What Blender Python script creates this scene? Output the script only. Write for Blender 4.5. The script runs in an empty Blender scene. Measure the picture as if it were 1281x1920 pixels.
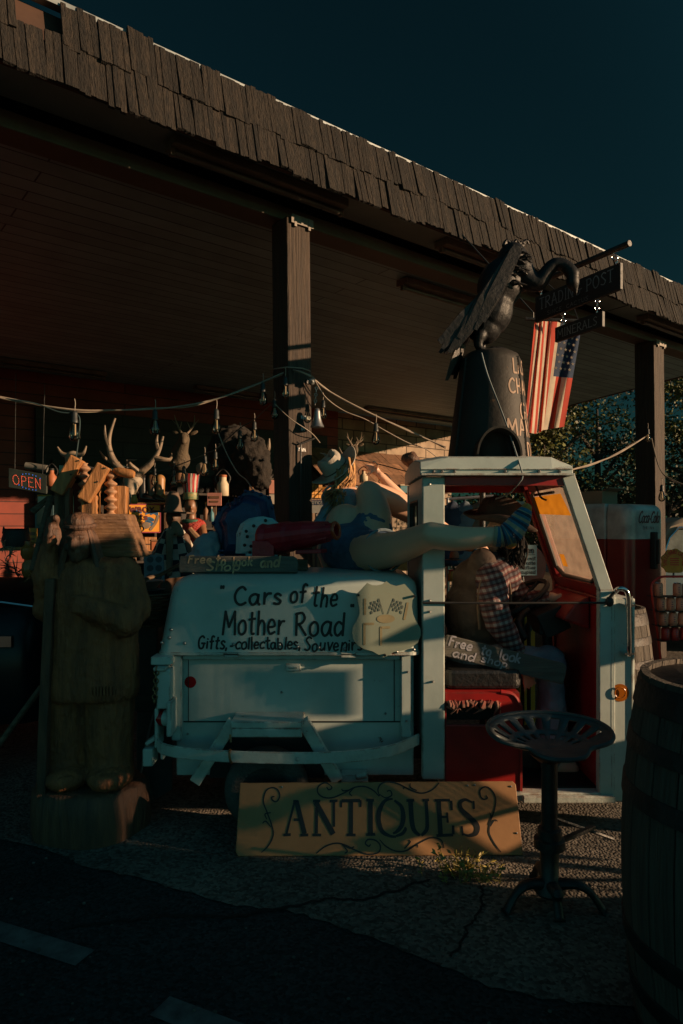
import bpy, bmesh, math, random
from mathutils import Vector, Matrix, Quaternion
R_ = math.radians
random.seed(7)
SC = bpy.context.scene
COL = SC.collection

# ------------------------------------------------------------------ camera
cam_d = bpy.data.cameras.new('camera')
cam = bpy.data.objects.new('camera', cam_d)
COL.objects.link(cam)
cam.location = (0, 0, 1.45)
cam.rotation_euler = (R_(90), 0, 0)
cam_d.sensor_fit = 'VERTICAL'
cam_d.sensor_height = 36.0
cam_d.lens = 24.0
cam_d.shift_y = 25.0 / 1920.0
cam_d.clip_start = 0.05
cam_d.clip_end = 3000
SC.camera = cam
SC.render.resolution_x, SC.render.resolution_y = 683, 1024

# ------------------------------------------------------------------ world, sun, exposure
SUN = Vector((0.955, -0.22, 0.205)).normalized()          # towards the sun
EL = math.asin(SUN.z)
AZ = math.atan2(SUN.x, SUN.y)
W = bpy.data.worlds.new('World')
SC.world = W
W.use_nodes = True
nt = W.node_tree
bg = nt.nodes['Background']
sky = nt.nodes.new('ShaderNodeTexSky')
sky.sky_type = 'NISHITA'
sky.sun_disc = False
sky.sun_elevation = EL
sky.sun_rotation = AZ
sky.altitude = 1600
sky.air_density = 1.0
sky.dust_density = 0.6
sky.ozone_density = 2.0
tint = nt.nodes.new('ShaderNodeMix')
tint.data_type = 'RGBA'
tint.blend_type = 'MULTIPLY'
tint.inputs[0].default_value = 1.0
tint.inputs[7].default_value = (0.27, 0.74, 0.56, 1)
nt.links.new(sky.outputs[0], tint.inputs[6])
# the low western half of the sky is far brighter than the deep eastern half
wtc = nt.nodes.new('ShaderNodeTexCoord')
wdot = nt.nodes.new('ShaderNodeVectorMath'); wdot.operation = 'DOT_PRODUCT'
wdot.inputs[1].default_value = Vector((0.45, -0.86, 0.22)).normalized()
wmr = nt.nodes.new('ShaderNodeMapRange'); wmr.interpolation_type = 'SMOOTHSTEP'
wmr.inputs[1].default_value = -0.50; wmr.inputs[2].default_value = 0.60; wmr.inputs[3].default_value = 0.188; wmr.inputs[4].default_value = 1.36
wmul = nt.nodes.new('ShaderNodeVectorMath'); wmul.operation = 'SCALE'
nt.links.new(wtc.outputs['Generated'], wdot.inputs[0]); nt.links.new(wdot.outputs['Value'], wmr.inputs[0])
nt.links.new(tint.outputs[2], wmul.inputs[0]); nt.links.new(wmr.outputs[0], wmul.inputs['Scale'])
nt.links.new(wmul.outputs[0], bg.inputs[0])
bg.inputs[1].default_value = 0.05

sun_d = bpy.data.lights.new('sun', 'SUN')
sun_d.energy = 5.0
sun_d.angle = R_(0.5)
sun_d.color = (1.0, 0.66, 0.39)
sun = bpy.data.objects.new('sun', sun_d)
COL.objects.link(sun)
sun.rotation_euler = SUN.to_track_quat('Z', 'Y').to_euler()

SC.view_settings.view_transform = 'Standard'
SC.view_settings.look = 'None'
SC.view_settings.gamma = 1
SC.view_settings.exposure = 0.45
SC.render.engine = 'CYCLES'
SC.cycles.use_denoising = True
SC.cycles.max_bounces = 8
SC.cycles.transparent_max_bounces = 16
SC.cycles.caustics_reflective = False
SC.cycles.caustics_refractive = False

# ------------------------------------------------------------------ measuring helpers
FPX, CX, HY, EYE = 1280.0, 640.5, 985.0, 1.45
def P(px, py, Y):
    'point that stands Y metres in front of the lens'
    return Vector(((px - CX) / FPX * Y, Y, EYE + (HY - py) / FPX * Y))
def G(px, py):
    Y = EYE * FPX / (py - HY)
    return Vector(((px - CX) / FPX * Y, Y, 0))
def rotz(a): return Matrix.Rotation(a, 3, 'Z')
def frame_z(axis, hint=Vector((0, 1, 0))):
    z = Vector(axis).normalized()
    x = hint.cross(z)
    if x.length < 1e-4: x = Vector((1, 0, 0)).cross(z)
    x.normalize()
    y = z.cross(x)
    return Matrix((x, y, z)).transposed()
def spline(pts, n=6):
    'Catmull-Rom through points (tuples of any dimension)'
    p = [tuple(q) for q in pts]
    if len(p) < 3: return p
    out = []
    closed = p[0] == p[-1]
    for i in range(len(p) - 1):
        p0 = p[i - 1] if i > 0 else (p[-2] if closed else p[0])
        p1, p2 = p[i], p[i + 1]
        p3 = p[i + 2] if i + 2 < len(p) else (p[1] if closed else p[-1])
        for k in range(n):
            t = k / n
            out.append(tuple(0.5 * (2 * b + (c - a) * t + (2 * a - 5 * b + 4 * c - d) * t * t + (3 * b - a - 3 * c + d) * t ** 3)
                             for a, b, c, d in zip(p0, p1, p2, p3)))
    out.append(p[-1])
    return out

# ------------------------------------------------------------------ mesh collector
ORG = {}
class MB:
    def __init__(s): s.v = []; s.f = []; s.m = []; s.cm = 0
    def add(s, vs, fs):
        o = len(s.v)
        s.v += [Vector(q) for q in vs]
        for f in fs:
            s.f.append([o + i for i in f]); s.m.append(s.cm)
        return s
    def box(s, c, d, R=None, taper=1.0):
        x, y, z = d[0] / 2, d[1] / 2, d[2] / 2
        vs = [Vector((sx * x * (taper if sz > 0 else 1), sy * y * (taper if sz > 0 else 1), sz * z)) for sz in (-1, 1) for sy in (-1, 1) for sx in (-1, 1)]
        if R is not None: vs = [R @ q for q in vs]
        c = Vector(c)
        return s.add([c + q for q in vs], [(0, 2, 3, 1), (4, 5, 7, 6), (0, 1, 5, 4), (2, 6, 7, 3), (0, 4, 6, 2), (1, 3, 7, 5)])
    def bx(s, x0, x1, y0, y1, z0, z1):
        return s.box(((x0 + x1) / 2, (y0 + y1) / 2, (z0 + z1) / 2), (x1 - x0, y1 - y0, z1 - z0))
    def bar(s, p, q, w, h, up=(0, 0, 1), w2=None, h2=None):
        p, q = Vector(p), Vector(q)
        d = (q - p).normalized()
        side = d.cross(Vector(up))
        if side.length < 1e-4: side = d.cross(Vector((0, 1, 0)))
        side.normalize()
        u = side.cross(d)
        vs = []
        for c, ww, hh in ((p, w, h), (q, w2 or w, h2 or h)):
            for a, b in ((-1, -1), (1, -1), (1, 1), (-1, 1)):
                vs.append(c + side * a * ww / 2 + u * b * hh / 2)
        return s.add(vs, [(0, 3, 2, 1), (4, 5, 6, 7), (0, 1, 5, 4), (1, 2, 6, 5), (2, 3, 7, 6), (3, 0, 4, 7)])
    def tube(s, pts, rs, n=8, smooth_n=0, cap=True, flat=1.0, closed=False):
        pts = [Vector(q) for q in pts]
        if not hasattr(rs, '__len__'): rs = [rs] * len(pts)
        if smooth_n:
            z = spline([tuple(p) + (r,) for p, r in zip(pts, rs)], smooth_n)
            pts = [Vector(q[:3]) for q in z]; rs = [max(q[3], 1e-4) for q in z]
        N = len(pts)
        ref = None
        vs = []
        for i in range(N):
            if closed: d = pts[(i + 1) % N] - pts[i - 1]
            else: d = pts[min(i + 1, N - 1)] - pts[max(i - 1, 0)]
            if d.length < 1e-9: d = Vector((0, 0, 1))
            d.normalize()
            if ref is None:
                ref = Vector((0, 0, 1)) if abs(d.z) < 0.9 else Vector((1, 0, 0))
            a = d.cross(ref); a.normalize()
            b = a.cross(d)
            ref = b
            for k in range(n):
                t = 2 * math.pi * k / n
                vs.append(pts[i] + a * (math.cos(t) * rs[i]) + b * (math.sin(t) * rs[i] * flat))
        fs = []
        for i in range(N if closed else N - 1):
            for k in range(n):
                j = (i + 1) % N
                fs.append((i * n + k, i * n + (k + 1) % n, j * n + (k + 1) % n, j * n + k))
        if cap and not closed:
            fs.append(tuple(range(n - 1, -1, -1))); fs.append(tuple((N - 1) * n + k for k in range(n)))
        return s.add(vs, fs)
    def caps(s, pts, rs, n=12, sm=0):
        'tube with round ends, for bodies'
        s.tube(pts, rs, n, sm)
        if not hasattr(rs, '__len__'): rs = [rs] * len(pts)
        for p, r in zip(pts, rs): s.ell(p, (r, r, r), n=n, m=8)
        return s
    def lathe(s, prof, o=(0, 0, 0), F=None, n=24, a0=0.0, a1=2 * math.pi, sx=1.0, sy=1.0):
        o = Vector(o); full = abs(a1 - a0 - 2 * math.pi) < 1e-6
        F = F or Matrix.Identity(3)
        K = n if full else n + 1
        vs = []
        for r, z in prof:
            for k in range(K):
                t = a0 + (a1 - a0) * k / n
                vs.append(o + F @ Vector((r * math.cos(t) * sx, r * math.sin(t) * sy, z)))
        fs = []
        for i in range(len(prof) - 1):
            for k in range(n):
                k2 = (k + 1) % K
                fs.append((i * K + k, i * K + k2, (i + 1) * K + k2, (i + 1) * K + k))
        if full:
            if prof[0][0] > 1e-5: fs.append(tuple(range(K - 1, -1, -1)))
            if prof[-1][0] > 1e-5: fs.append(tuple((len(prof) - 1) * K + k for k in range(K)))
        return s.add(vs, fs)
    def ell(s, c, r, R=None, n=14, m=9):
        c = Vector(c); vs = []; fs = []
        if not hasattr(r, '__len__'): r = (r, r, r)
        for i in range(m + 1):
            ph = math.pi * i / m - math.pi / 2
            for k in range(n):
                t = 2 * math.pi * k / n
                q = Vector((r[0] * math.cos(ph) * math.cos(t), r[1] * math.cos(ph) * math.sin(t), r[2] * math.sin(ph)))
                vs.append(c + (R @ q if R is not None else q))
        for i in range(m):
            for k in range(n):
                fs.append((i * n + k, i * n + (k + 1) % n, (i + 1) * n + (k + 1) % n, (i + 1) * n + k))
        return s.add(vs, fs)
    def prism(s, poly, o, ux, uy, th):
        o, ux, uy = Vector(o), Vector(ux).normalized(), Vector(uy).normalized()
        nn = ux.cross(uy)
        a = [o + ux * p[0] + uy * p[1] for p in poly]
        b = [q + nn * th for q in a]
        N = len(a)
        return s.add(a + b, [tuple(range(N - 1, -1, -1)), tuple(range(N, 2 * N))] + [(i, (i + 1) % N, N + (i + 1) % N, N + i) for i in range(N)])
    def grid(s, nu, nv, fn):
        vs = [fn(i / nu, j / nv) for i in range(nu + 1) for j in range(nv + 1)]
        return s.add(vs, [(i * (nv + 1) + j, (i + 1) * (nv + 1) + j, (i + 1) * (nv + 1) + j + 1, i * (nv + 1) + j + 1) for i in range(nu) for j in range(nv)])
    def loft(s, rings, cap=True):
        n = len(rings[0]); vs = [q for r in rings for q in r]; fs = []
        for i in range(len(rings) - 1):
            for k in range(n):
                fs.append((i * n + k, i * n + (k + 1) % n, (i + 1) * n + (k + 1) % n, (i + 1) * n + k))
        if cap:
            fs.append(tuple(range(n - 1, -1, -1))); fs.append(tuple((len(rings) - 1) * n + k for k in range(n)))
        return s.add(vs, fs)
    def torus(s, c, Rr, r, F=None, n=28, m=8):
        F = F or Matrix.Identity(3)
        return s.tube([Vector(c) + F @ Vector((Rr * math.cos(2 * math.pi * k / n), Rr * math.sin(2 * math.pi * k / n), 0)) for k in range(n)], r, m, closed=True)
    def strokes(s, st, fmap, w):
        'paint strokes: st = [(points2d, width factor)] drawn through fmap(u, v)'
        for pts, wf in st:
            pts = [Vector(q) for q in pts]
            hw = w * wf / 2
            if len(pts) == 1: pts = [pts[0], pts[0] + Vector((hw * .3, 0))]
            L = []; Rr = []
            for i in range(len(pts)):
                d = pts[min(i + 1, len(pts) - 1)] - pts[max(i - 1, 0)]
                if d.length < 1e-9: d = Vector((1, 0))
                d.normalize(); nn = Vector((-d.y, d.x))
                if i == 0:
                    L.append(pts[0] - d * hw * .6 + nn * hw * .55); Rr.append(pts[0] - d * hw * .6 - nn * hw * .55)
                L.append(pts[i] + nn * hw); Rr.append(pts[i] - nn * hw)
                if i == len(pts) - 1:
                    L.append(pts[i] + d * hw * .6 + nn * hw * .55); Rr.append(pts[i] + d * hw * .6 - nn * hw * .55)
            k = len(L)
            s.add([fmap(q.x, q.y) for q in L] + [fmap(q.x, q.y) for q in Rr], [(i, k + i, k + i + 1, i + 1) for i in range(k - 1)])
        return s
    def build(s, name, mat, parent=None, smooth=False, bevel=0.0, bseg=2, remesh=0.0, rsm=4, sub=0, solid=0.0, recalc=True, label=None, ang=40, disp=None):
        me = bpy.data.meshes.new(name)
        off = ORG.get(parent.name, Vector()) if parent else Vector()
        me.from_pydata([q - off for q in s.v], [], s.f)
        mats = mat if isinstance(mat, (list, tuple)) else [mat]
        for m in mats: me.materials.append(m)
        if len(mats) > 1:
            me.polygons.foreach_set('material_index', s.m)
        if recalc:
            bm = bmesh.new(); bm.from_mesh(me)
            bmesh.ops.recalc_face_normals(bm, faces=bm.faces)
            bm.to_mesh(me); bm.free()
        if smooth or remesh:
            me.polygons.foreach_set('use_smooth', [True] * len(me.polygons))
            if not remesh and ang < 180: me.set_sharp_from_angle(angle=R_(ang))
        me.update()
        o = bpy.data.objects.new(name, me)
        COL.objects.link(o)
        if parent:
            o.parent = parent; ORG[o.name] = off
        else: ORG[o.name] = Vector()
        if remesh:
            md = o.modifiers.new('join', 'REMESH'); md.mode = 'VOXEL'; md.voxel_size = remesh; md.use_smooth_shade = True
            md = o.modifiers.new('relax', 'SMOOTH'); md.iterations = rsm; md.factor = 0.5
        if solid:
            md = o.modifiers.new('thick', 'SOLIDIFY'); md.thickness = solid; md.offset = 0
        if bevel:
            md = o.modifiers.new('edge', 'BEVEL'); md.width = bevel; md.segments = bseg; md.limit_method = 'ANGLE'; md.angle_limit = R_(35)
        if sub:
            md = o.modifiers.new('round', 'SUBSURF'); md.levels = sub; md.render_levels = sub
        if disp:
            tx = bpy.data.textures.new('relief', 'CLOUDS'); tx.noise_scale = disp[0]
            md = o.modifiers.new('relief', 'DISPLACE'); md.texture = tx; md.strength = disp[1]; md.texture_coords = 'LOCAL'
        if label: o['label'] = label
        return o

def tag(o, label=None, cat=None, group=None, kind=None):
    if label: o['label'] = label
    if cat: o['category'] = cat
    if group: o['group'] = group
    if kind: o['kind'] = kind
    return o
def thing(name, label, cat, loc, group=None):
    o = bpy.data.objects.new(name, None)
    o.empty_display_size = 0.1
    COL.objects.link(o)
    o.location = loc
    ORG[o.name] = Vector(loc)
    return tag(o, label, cat, group)
def kids(o): return [c for c in bpy.data.objects if c.parent == o]
def dup(root, loc, label, group=None, rot=None):
    def cp(o, par):
        c = o.copy(); COL.objects.link(c)
        if par: c.parent = par
        for ch in kids(o): cp(ch, c)
        return c
    r = cp(root, None)
    r.location = loc
    if rot is not None: r.rotation_euler = rot
    r['label'] = label
    if group: r['group'] = group
    return r

# ------------------------------------------------------------------ materials
MATS = {}
def mat(name, col, rough=0.6, metal=0.0, col2=None, scale=6.0, amount=0.5, bump=0.0, bscale=40.0, stretch=(1, 1, 1),
        rust=None, rust_amt=0.5, rust_scale=4.0, spec=0.5, trans=0.0, emit=None, island=0.0, detail=6.0, rotz_=0.0, alpha=1.0, coat=0.0, edge=None):
    if name in MATS: return MATS[name]
    m = bpy.data.materials.new(name); m.use_nodes = True
    n, l = m.node_tree.nodes, m.node_tree.links
    b = n['Principled BSDF']
    b.inputs['Roughness'].default_value = rough
    b.inputs['Metallic'].default_value = metal
    b.inputs['Specular IOR Level'].default_value = spec
    b.inputs['Base Color'].default_value = (*col, 1)
    if trans: b.inputs['Transmission Weight'].default_value = trans
    if coat: b.inputs['Coat Weight'].default_value = coat
    if emit:
        b.inputs['Emission Color'].default_value = (*emit[0], 1); b.inputs['Emission Strength'].default_value = emit[1]
    tc = n.new('ShaderNodeTexCoord'); mp = n.new('ShaderNodeMapping')
    mp.inputs['Scale'].default_value = stretch
    mp.inputs['Rotation'].default_value = (0, 0, rotz_)
    l.new(tc.outputs['Object'], mp.inputs[0])
    cur = None
    def mixc(fac, a, c2, blend='MIX'):
        x = n.new('ShaderNodeMix'); x.data_type = 'RGBA'; x.blend_type = blend
        if isinstance(fac, float): x.inputs[0].default_value = fac
        else: l.new(fac, x.inputs[0])
        for i, q in ((6, a), (7, c2)):
            if isinstance(q, tuple): x.inputs[i].default_value = (*q, 1)
            else: l.new(q, x.inputs[i])
        return x.outputs[2]
    def noise(sc, dt=detail, rg=0.6):
        t = n.new('ShaderNodeTexNoise'); t.inputs['Scale'].default_value = sc; t.inputs['Detail'].default_value = dt; t.inputs['Roughness'].default_value = rg
        l.new(mp.outputs[0], t.inputs['Vector']); return t.outputs['Fac']
    def ramp(v, a, c2):
        r = n.new('ShaderNodeMapRange'); r.inputs[1].default_value = a; r.inputs[2].default_value = c2; r.clamp = True
        l.new(v, r.inputs[0]); return r.outputs[0]
    c2 = col2 if col2 else tuple(q * (1 - amount) for q in col)
    cur = mixc(ramp(noise(scale), 0.35, 0.68), tuple(col), tuple(c2))
    if island:
        gi = n.new('ShaderNodeNewGeometry')
        hv = n.new('ShaderNodeHueSaturation')
        l.new(ramp(gi.outputs['Random Per Island'], 0, 1), hv.inputs['Value'])
        r = hv.inputs['Value'].links[0].from_node
        r.inputs[3].default_value = 1 - island; r.inputs[4].default_value = 1 + island
        l.new(cur, hv.inputs['Color']); cur = hv.outputs[0]
    if rust:
        rn = ramp(noise(rust_scale, 10, 0.72), 0.72 - 0.3 * rust_amt, 0.76 - 0.3 * rust_amt)
        if edge:
            ge = n.new('ShaderNodeNewGeometry')
            bv = n.new('ShaderNodeBevel'); bv.samples = 3; bv.inputs['Radius'].default_value = 0.009
            dt_ = n.new('ShaderNodeVectorMath'); dt_.operation = 'DOT_PRODUCT'
            l.new(bv.outputs[0], dt_.inputs[0]); l.new(ge.outputs['Normal'], dt_.inputs[1])
            pe = ramp(dt_.outputs['Value'], 0.992, 0.92)
            mu = n.new('ShaderNodeMath'); mu.operation = 'MULTIPLY'
            l.new(pe, mu.inputs[0]); l.new(ramp(noise(18.0), 0.42, 0.58), mu.inputs[1])
            mx = n.new('ShaderNodeMath'); mx.operation = 'MAXIMUM'
            l.new(rn, mx.inputs[0]); l.new(mu.outputs[0], mx.inputs[1]); rn = mx.outputs[0]
        cur = mixc(rn, cur, tuple(rust))
        rr = n.new('ShaderNodeMapRange'); rr.inputs[3].default_value = rough; rr.inputs[4].default_value = 0.9
        l.new(rn, rr.inputs[0]); l.new(rr.outputs[0], b.inputs['Roughness'])
    l.new(cur, b.inputs['Base Color'])
    if bump:
        bp = n.new('ShaderNodeBump'); bp.inputs['Strength'].default_value = bump; bp.inputs['Distance'].default_value = 0.02
        l.new(noise(bscale, 8), bp.inputs['Height']); l.new(bp.outputs[0], b.inputs['Normal'])
    MATS[name] = m
    return m
def boards(name, col, axis_rot, bw, bl, gap=0.012, rough=0.7, amount=0.4, swap=None, bump=0.5, gapcol=None, bumpd=0.01):
    'painted boards laid in rows, world-aligned: brick pattern used as planks'
    m = mat(name, col, rough, amount=amount, scale=3.0)
    n, l = m.node_tree.nodes, m.node_tree.links
    b = n['Principled BSDF']
    tc = n.new('ShaderNodeTexCoord'); mp = n.new('ShaderNodeMapping')
    mp.inputs['Rotation'].default_value = axis_rot
    l.new(tc.outputs['Object'], mp.inputs[0])
    br = n.new('ShaderNodeTexBrick')
    br.inputs['Scale'].default_value = 1.0
    br.inputs['Brick Width'].default_value = bl
    br.inputs['Row Height'].default_value = bw
    br.inputs['Mortar Size'].default_value = gap
    br.inputs['Mortar Smooth'].default_value = 0.3
    br.inputs['Color1'].default_value = (1, 1, 1, 1)
    br.inputs['Color2'].default_value = (0.72, 0.72, 0.72, 1)
    br.inputs['Mortar'].default_value = (*(gapcol or (0.22, 0.22, 0.22)), 1)
    l.new(mp.outputs[0], br.inputs['Vector'])
    x = n.new('ShaderNodeMix'); x.data_type = 'RGBA'; x.blend_type = 'MULTIPLY'; x.inputs[0].default_value = 1
    old = b.inputs['Base Color'].links[0].from_socket
    l.new(old, x.inputs[6]); l.new(br.outputs['Color'], x.inputs[7]); l.new(x.outputs[2], b.inputs['Base Color'])
    bp = n.new('ShaderNodeBump'); bp.inputs['Strength'].default_value = bump; bp.inputs['Distance'].default_value = bumpd
    bp.invert = True
    l.new(br.outputs['Fac'], bp.inputs['Height']); l.new(bp.outputs[0], b.inputs['Normal'])
    return m
WHITE = mat('white_paint', (0.53, 0.59, 0.55), 0.42, col2=(0.36, 0.43, 0.40), scale=2.2, rust=(0.16, 0.06, 0.03), rust_amt=0.19, rust_scale=9, bump=0.10, bscale=5, edge=True)
WHITE2 = mat('chipped_white_paint', (0.56, 0.60, 0.55), 0.5, col2=(0.40, 0.43, 0.38), scale=9, rust=(0.2, 0.07, 0.035), rust_amt=0.28, rust_scale=16, bump=0.15, bscale=40, edge=True)
RED = mat('red_paint', (0.46, 0.018, 0.016), 0.4, col2=(0.22, 0.012, 0.012), scale=4, rust=(0.06, 0.03, 0.02), rust_amt=0.25, rust_scale=8, edge=True)
BLACK = mat('black_rubber', (0.018, 0.018, 0.018), 0.6, scale=20)
BLKMETAL = mat('black_metal', (0.007, 0.007, 0.008), 0.5, metal=0.0, spec=.35, scale=12, bump=0.3, bscale=25)
IRON = mat('dark_iron', (0.07, 0.07, 0.07), 0.5, metal=0.7, scale=10, bump=0.2, bscale=60)
CHROME = mat('chrome', (0.75, 0.75, 0.75), 0.15, metal=1.0, amount=0.2)
STEEL = mat('worn_steel', (0.42, 0.42, 0.42), 0.4, metal=0.9, amount=0.4)
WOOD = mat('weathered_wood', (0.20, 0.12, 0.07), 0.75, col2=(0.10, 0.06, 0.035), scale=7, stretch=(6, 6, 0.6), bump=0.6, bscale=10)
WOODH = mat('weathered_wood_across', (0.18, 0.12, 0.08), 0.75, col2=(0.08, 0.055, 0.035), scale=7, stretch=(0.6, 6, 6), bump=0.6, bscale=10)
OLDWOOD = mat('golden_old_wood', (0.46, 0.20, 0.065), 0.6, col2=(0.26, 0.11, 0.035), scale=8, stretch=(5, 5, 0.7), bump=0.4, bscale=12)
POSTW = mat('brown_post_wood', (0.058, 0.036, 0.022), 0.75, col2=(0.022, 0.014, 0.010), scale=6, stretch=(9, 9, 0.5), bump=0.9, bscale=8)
INK = mat('black_lettering_paint', (0.012, 0.014, 0.016), 0.5)
# ------------------------------------------------------------------ brush lettering: strokes per character, hand drawn
GL = {
 ' ': (.32, []), 
 'a': (.62, [[(.5, .5), (.3, .6), (.08, .45), (.05, .2), (.2, .0), (.4, .12), (.5, .5)], [(.52, .58), (.5, .15), (.6, .0)]]),
 'b': (.58, [[(.1, 1), (.08, 0)], [(.09, .4), (.3, .58), (.5, .4), (.48, .12), (.28, 0), (.08, .1)]]),
 'c': (.52, [[(.48, .5), (.3, .6), (.08, .45), (.05, .2), (.2, .02), (.48, .08)]]),
 'd': (.62, [[(.45, .5), (.25, .6), (.06, .4), (.08, .1), (.25, 0), (.46, .2)], [(.54, 1), (.5, 0)]]),
 'e': (.56, [[(.08, .3), (.46, .34), (.42, .56), (.22, .6), (.06, .3), (.2, .02), (.5, .1)]]),
 'f': (.48, [[(.5, .92), (.36, 1), (.24, .85), (.24, .4), (.22, 0)], [(.05, .56), (.44, .6)]]),
 'g': (.6, [[(.48, .5), (.25, .6), (.06, .4), (.1, .08), (.3, .02), (.48, .3)], [(.5, .58), (.5, -.15), (.3, -.32), (.08, -.22)]]),
 'h': (.56, [[(.1, 1), (.08, 0)], [(.08, .35), (.28, .6), (.46, .45), (.47, 0)]]),
 'i': (.26, [[(.12, .56), (.13, 0)], [(.12, .76), (.135, .79)]]),
 'k': (.56, [[(.1, 1), (.08, 0)], [(.45, .6), (.12, .28)], [(.2, .34), (.5, 0)]]),
 'l': (.26, [[(.12, 1), (.13, 0)]]),
 'm': (.8, [[(.08, .6), (.08, 0)], [(.08, .4), (.24, .6), (.38, .45), (.38, 0)], [(.38, .4), (.54, .6), (.68, .45), (.68, 0)]]),
 'n': (.58, [[(.08, .6), (.08, 0)], [(.08, .36), (.28, .6), (.46, .45), (.48, 0)]]),
 'o': (.58, [[(.3, .6), (.08, .42), (.1, .1), (.3, 0), (.5, .15), (.48, .48), (.3, .6)]]),
 'p': (.58, [[(.1, .6), (.08, -.35)], [(.1, .4), (.3, .6), (.5, .42), (.46, .14), (.28, .03), (.09, .14)]]),
 'r': (.46, [[(.08, .6), (.1, 0)], [(.1, .34), (.24, .54), (.42, .56)]]),
 's': (.5, [[(.44, .5), (.26, .6), (.1, .47), (.25, .32), (.42, .18), (.3, .02), (.05, .06)]]),
 't': (.48, [[(.25, .95), (.22, .2), (.28, .02), (.4, .04)], [(.05, .64), (.45, .68)]]),
 'u': (.58, [[(.08, .58), (.1, .15), (.26, 0), (.46, .2)], [(.48, .58), (.5, 0)]]),
 'v': (.52, [[(.06, .6), (.26, .02)], [(.26, .02), (.48, .6)]]),
 'C': (.7, [[(.62, .84), (.45, 1), (.2, .86), (.05, .5), (.15, .12), (.4, 0), (.66, .12)]]),
 'F': (.58, [[(.1, 1), (.08, 0)], [(.08, .98), (.52, 1)], [(.1, .55), (.4, .57)]]),
 'G': (.74, [[(.6, .85), (.4, 1), (.12, .8), (.05, .4), (.2, .04), (.5, .06), (.6, .4)], [(.36, .42), (.72, .42)]]),
 'M': (.88, [[(.05, 0), (.12, 1)], [(.12, 1), (.4, .32)], [(.4, .32), (.72, 1)], [(.72, 1), (.8, 0)]]),
 'R': (.68, [[(.1, 0), (.1, .98)], [(.04, .93), (.4, 1), (.55, .76), (.38, .54), (.12, .48)], [(.25, .48), (.64, 0)]]),
 'S': (.6, [[(.54, .88), (.32, 1), (.1, .8), (.28, .54), (.5, .28), (.34, .02), (.05, .1)]]),
 'A': (.66, [[(.03, 0), (.3, 1)], [(.3, 1), (.6, 0)], [(.14, .36), (.5, .36)]]),
 'B': (.62, [[(.1, 0), (.1, 1)], [(.1, 1), (.4, .95), (.42, .6), (.12, .52)], [(.14, .52), (.5, .46), (.5, .06), (.1, 0)]]),
 'D': (.66, [[(.1, 0), (.1, 1)], [(.1, 1), (.42, .92), (.56, .5), (.42, .08), (.1, 0)]]),
 'E': (.58, [[(.1, 0), (.1, 1)], [(.1, 1), (.5, 1)], [(.1, .53), (.42, .53)], [(.1, 0), (.52, 0)]]),
 'H': (.66, [[(.1, 0), (.1, 1)], [(.54, 0), (.54, 1)], [(.1, .5), (.54, .5)]]),
 'I': (.24, [[(.12, 0), (.12, 1)]]),
 'K': (.62, [[(.1, 0), (.1, 1)], [(.52, 1), (.12, .45)], [(.22, .56), (.56, 0)]]),
 'L': (.54, [[(.1, 1), (.1, 0)], [(.1, 0), (.5, 0)]]),
 'N': (.68, [[(.1, 0), (.1, 1)], [(.1, 1), (.56, 0)], [(.56, 0), (.56, 1)]]),
 'O': (.72, [[(.36, 1), (.1, .8), (.06, .4), (.2, .06), (.4, 0), (.62, .25), (.62, .7), (.36, 1)]]),
 'P': (.6, [[(.1, 0), (.1, 1)], [(.1, 1), (.42, .98), (.54, .76), (.42, .52), (.1, .48)]]),
 'T': (.6, [[(.3, 0), (.3, 1)], [(.02, 1), (.58, 1)]]),
 'U': (.66, [[(.1, 1), (.1, .25), (.32, 0), (.54, .25), (.54, 1)]]),
 'V': (.62, [[(.04, 1), (.3, 0)], [(.3, 0), (.58, 1)]]),
 'W': (.9, [[(.04, 1), (.22, 0)], [(.22, 0), (.44, .8)], [(.44, .8), (.66, 0)], [(.66, 0), (.86, 1)]]),
 'Y': (.6, [[(.04, 1), (.3, .5)], [(.58, 1), (.3, .5)], [(.3, .5), (.3, 0)]]),
 ',': (.24, [[(.12, .06), (.06, -.16)]]),
 '-': (.4, [[(.08, .32), (.32, .33)]]),
 '"': (.34, [[(.08, 1), (.07, .84)], [(.22, 1), (.21, .84)]]),
}
def lay(text, h, x=0.0, y=0.0, wide=1.0, slant=0.0, jitter=0.0, gap=0.06, seed=1, align='l', fit=None):
    'strokes of a line of writing, letter height h, in flat coordinates'
    rnd = random.Random(seed)
    tot = sum((GL[c][0] + gap) * wide * h for c in text)
    if fit: wide *= fit / tot; tot = fit
    if align == 'c': x -= tot / 2
    out = []
    for c in text:
        w, sts = GL[c]
        sc = 1 + rnd.uniform(-jitter, jitter); dy = rnd.uniform(-jitter, jitter) * h * .5
        tl = slant + rnd.uniform(-jitter, jitter)
        for st in sts:
            pts = spline(st, 5) if len(st) > 2 else st
            out.append(([(x + (q[0] * wide + q[1] * tl) * h * sc, y + dy + q[1] * h * sc) for q in pts], 1.0))
        x += (w + gap) * wide * h
    return out
def plane_map(o, ux, uy, lift=0.0015):
    o, ux, uy = Vector(o), Vector(ux).normalized(), Vector(uy).normalized()
    nn = ux.cross(uy)
    return lambda u, v: o + ux * u + uy * v + nn * lift
def spiral(c, r, a0, turns, n=26, shrink=0.12):
    return [(c[0] + r * (1 - (1 - shrink) * k / n) * math.cos(a0 + turns * 2 * math.pi * k / n), c[1] + r * (1 - (1 - shrink) * k / n) * math.sin(a0 + turns * 2 * math.pi * k / n)) for k in range(n + 1)]
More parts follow.
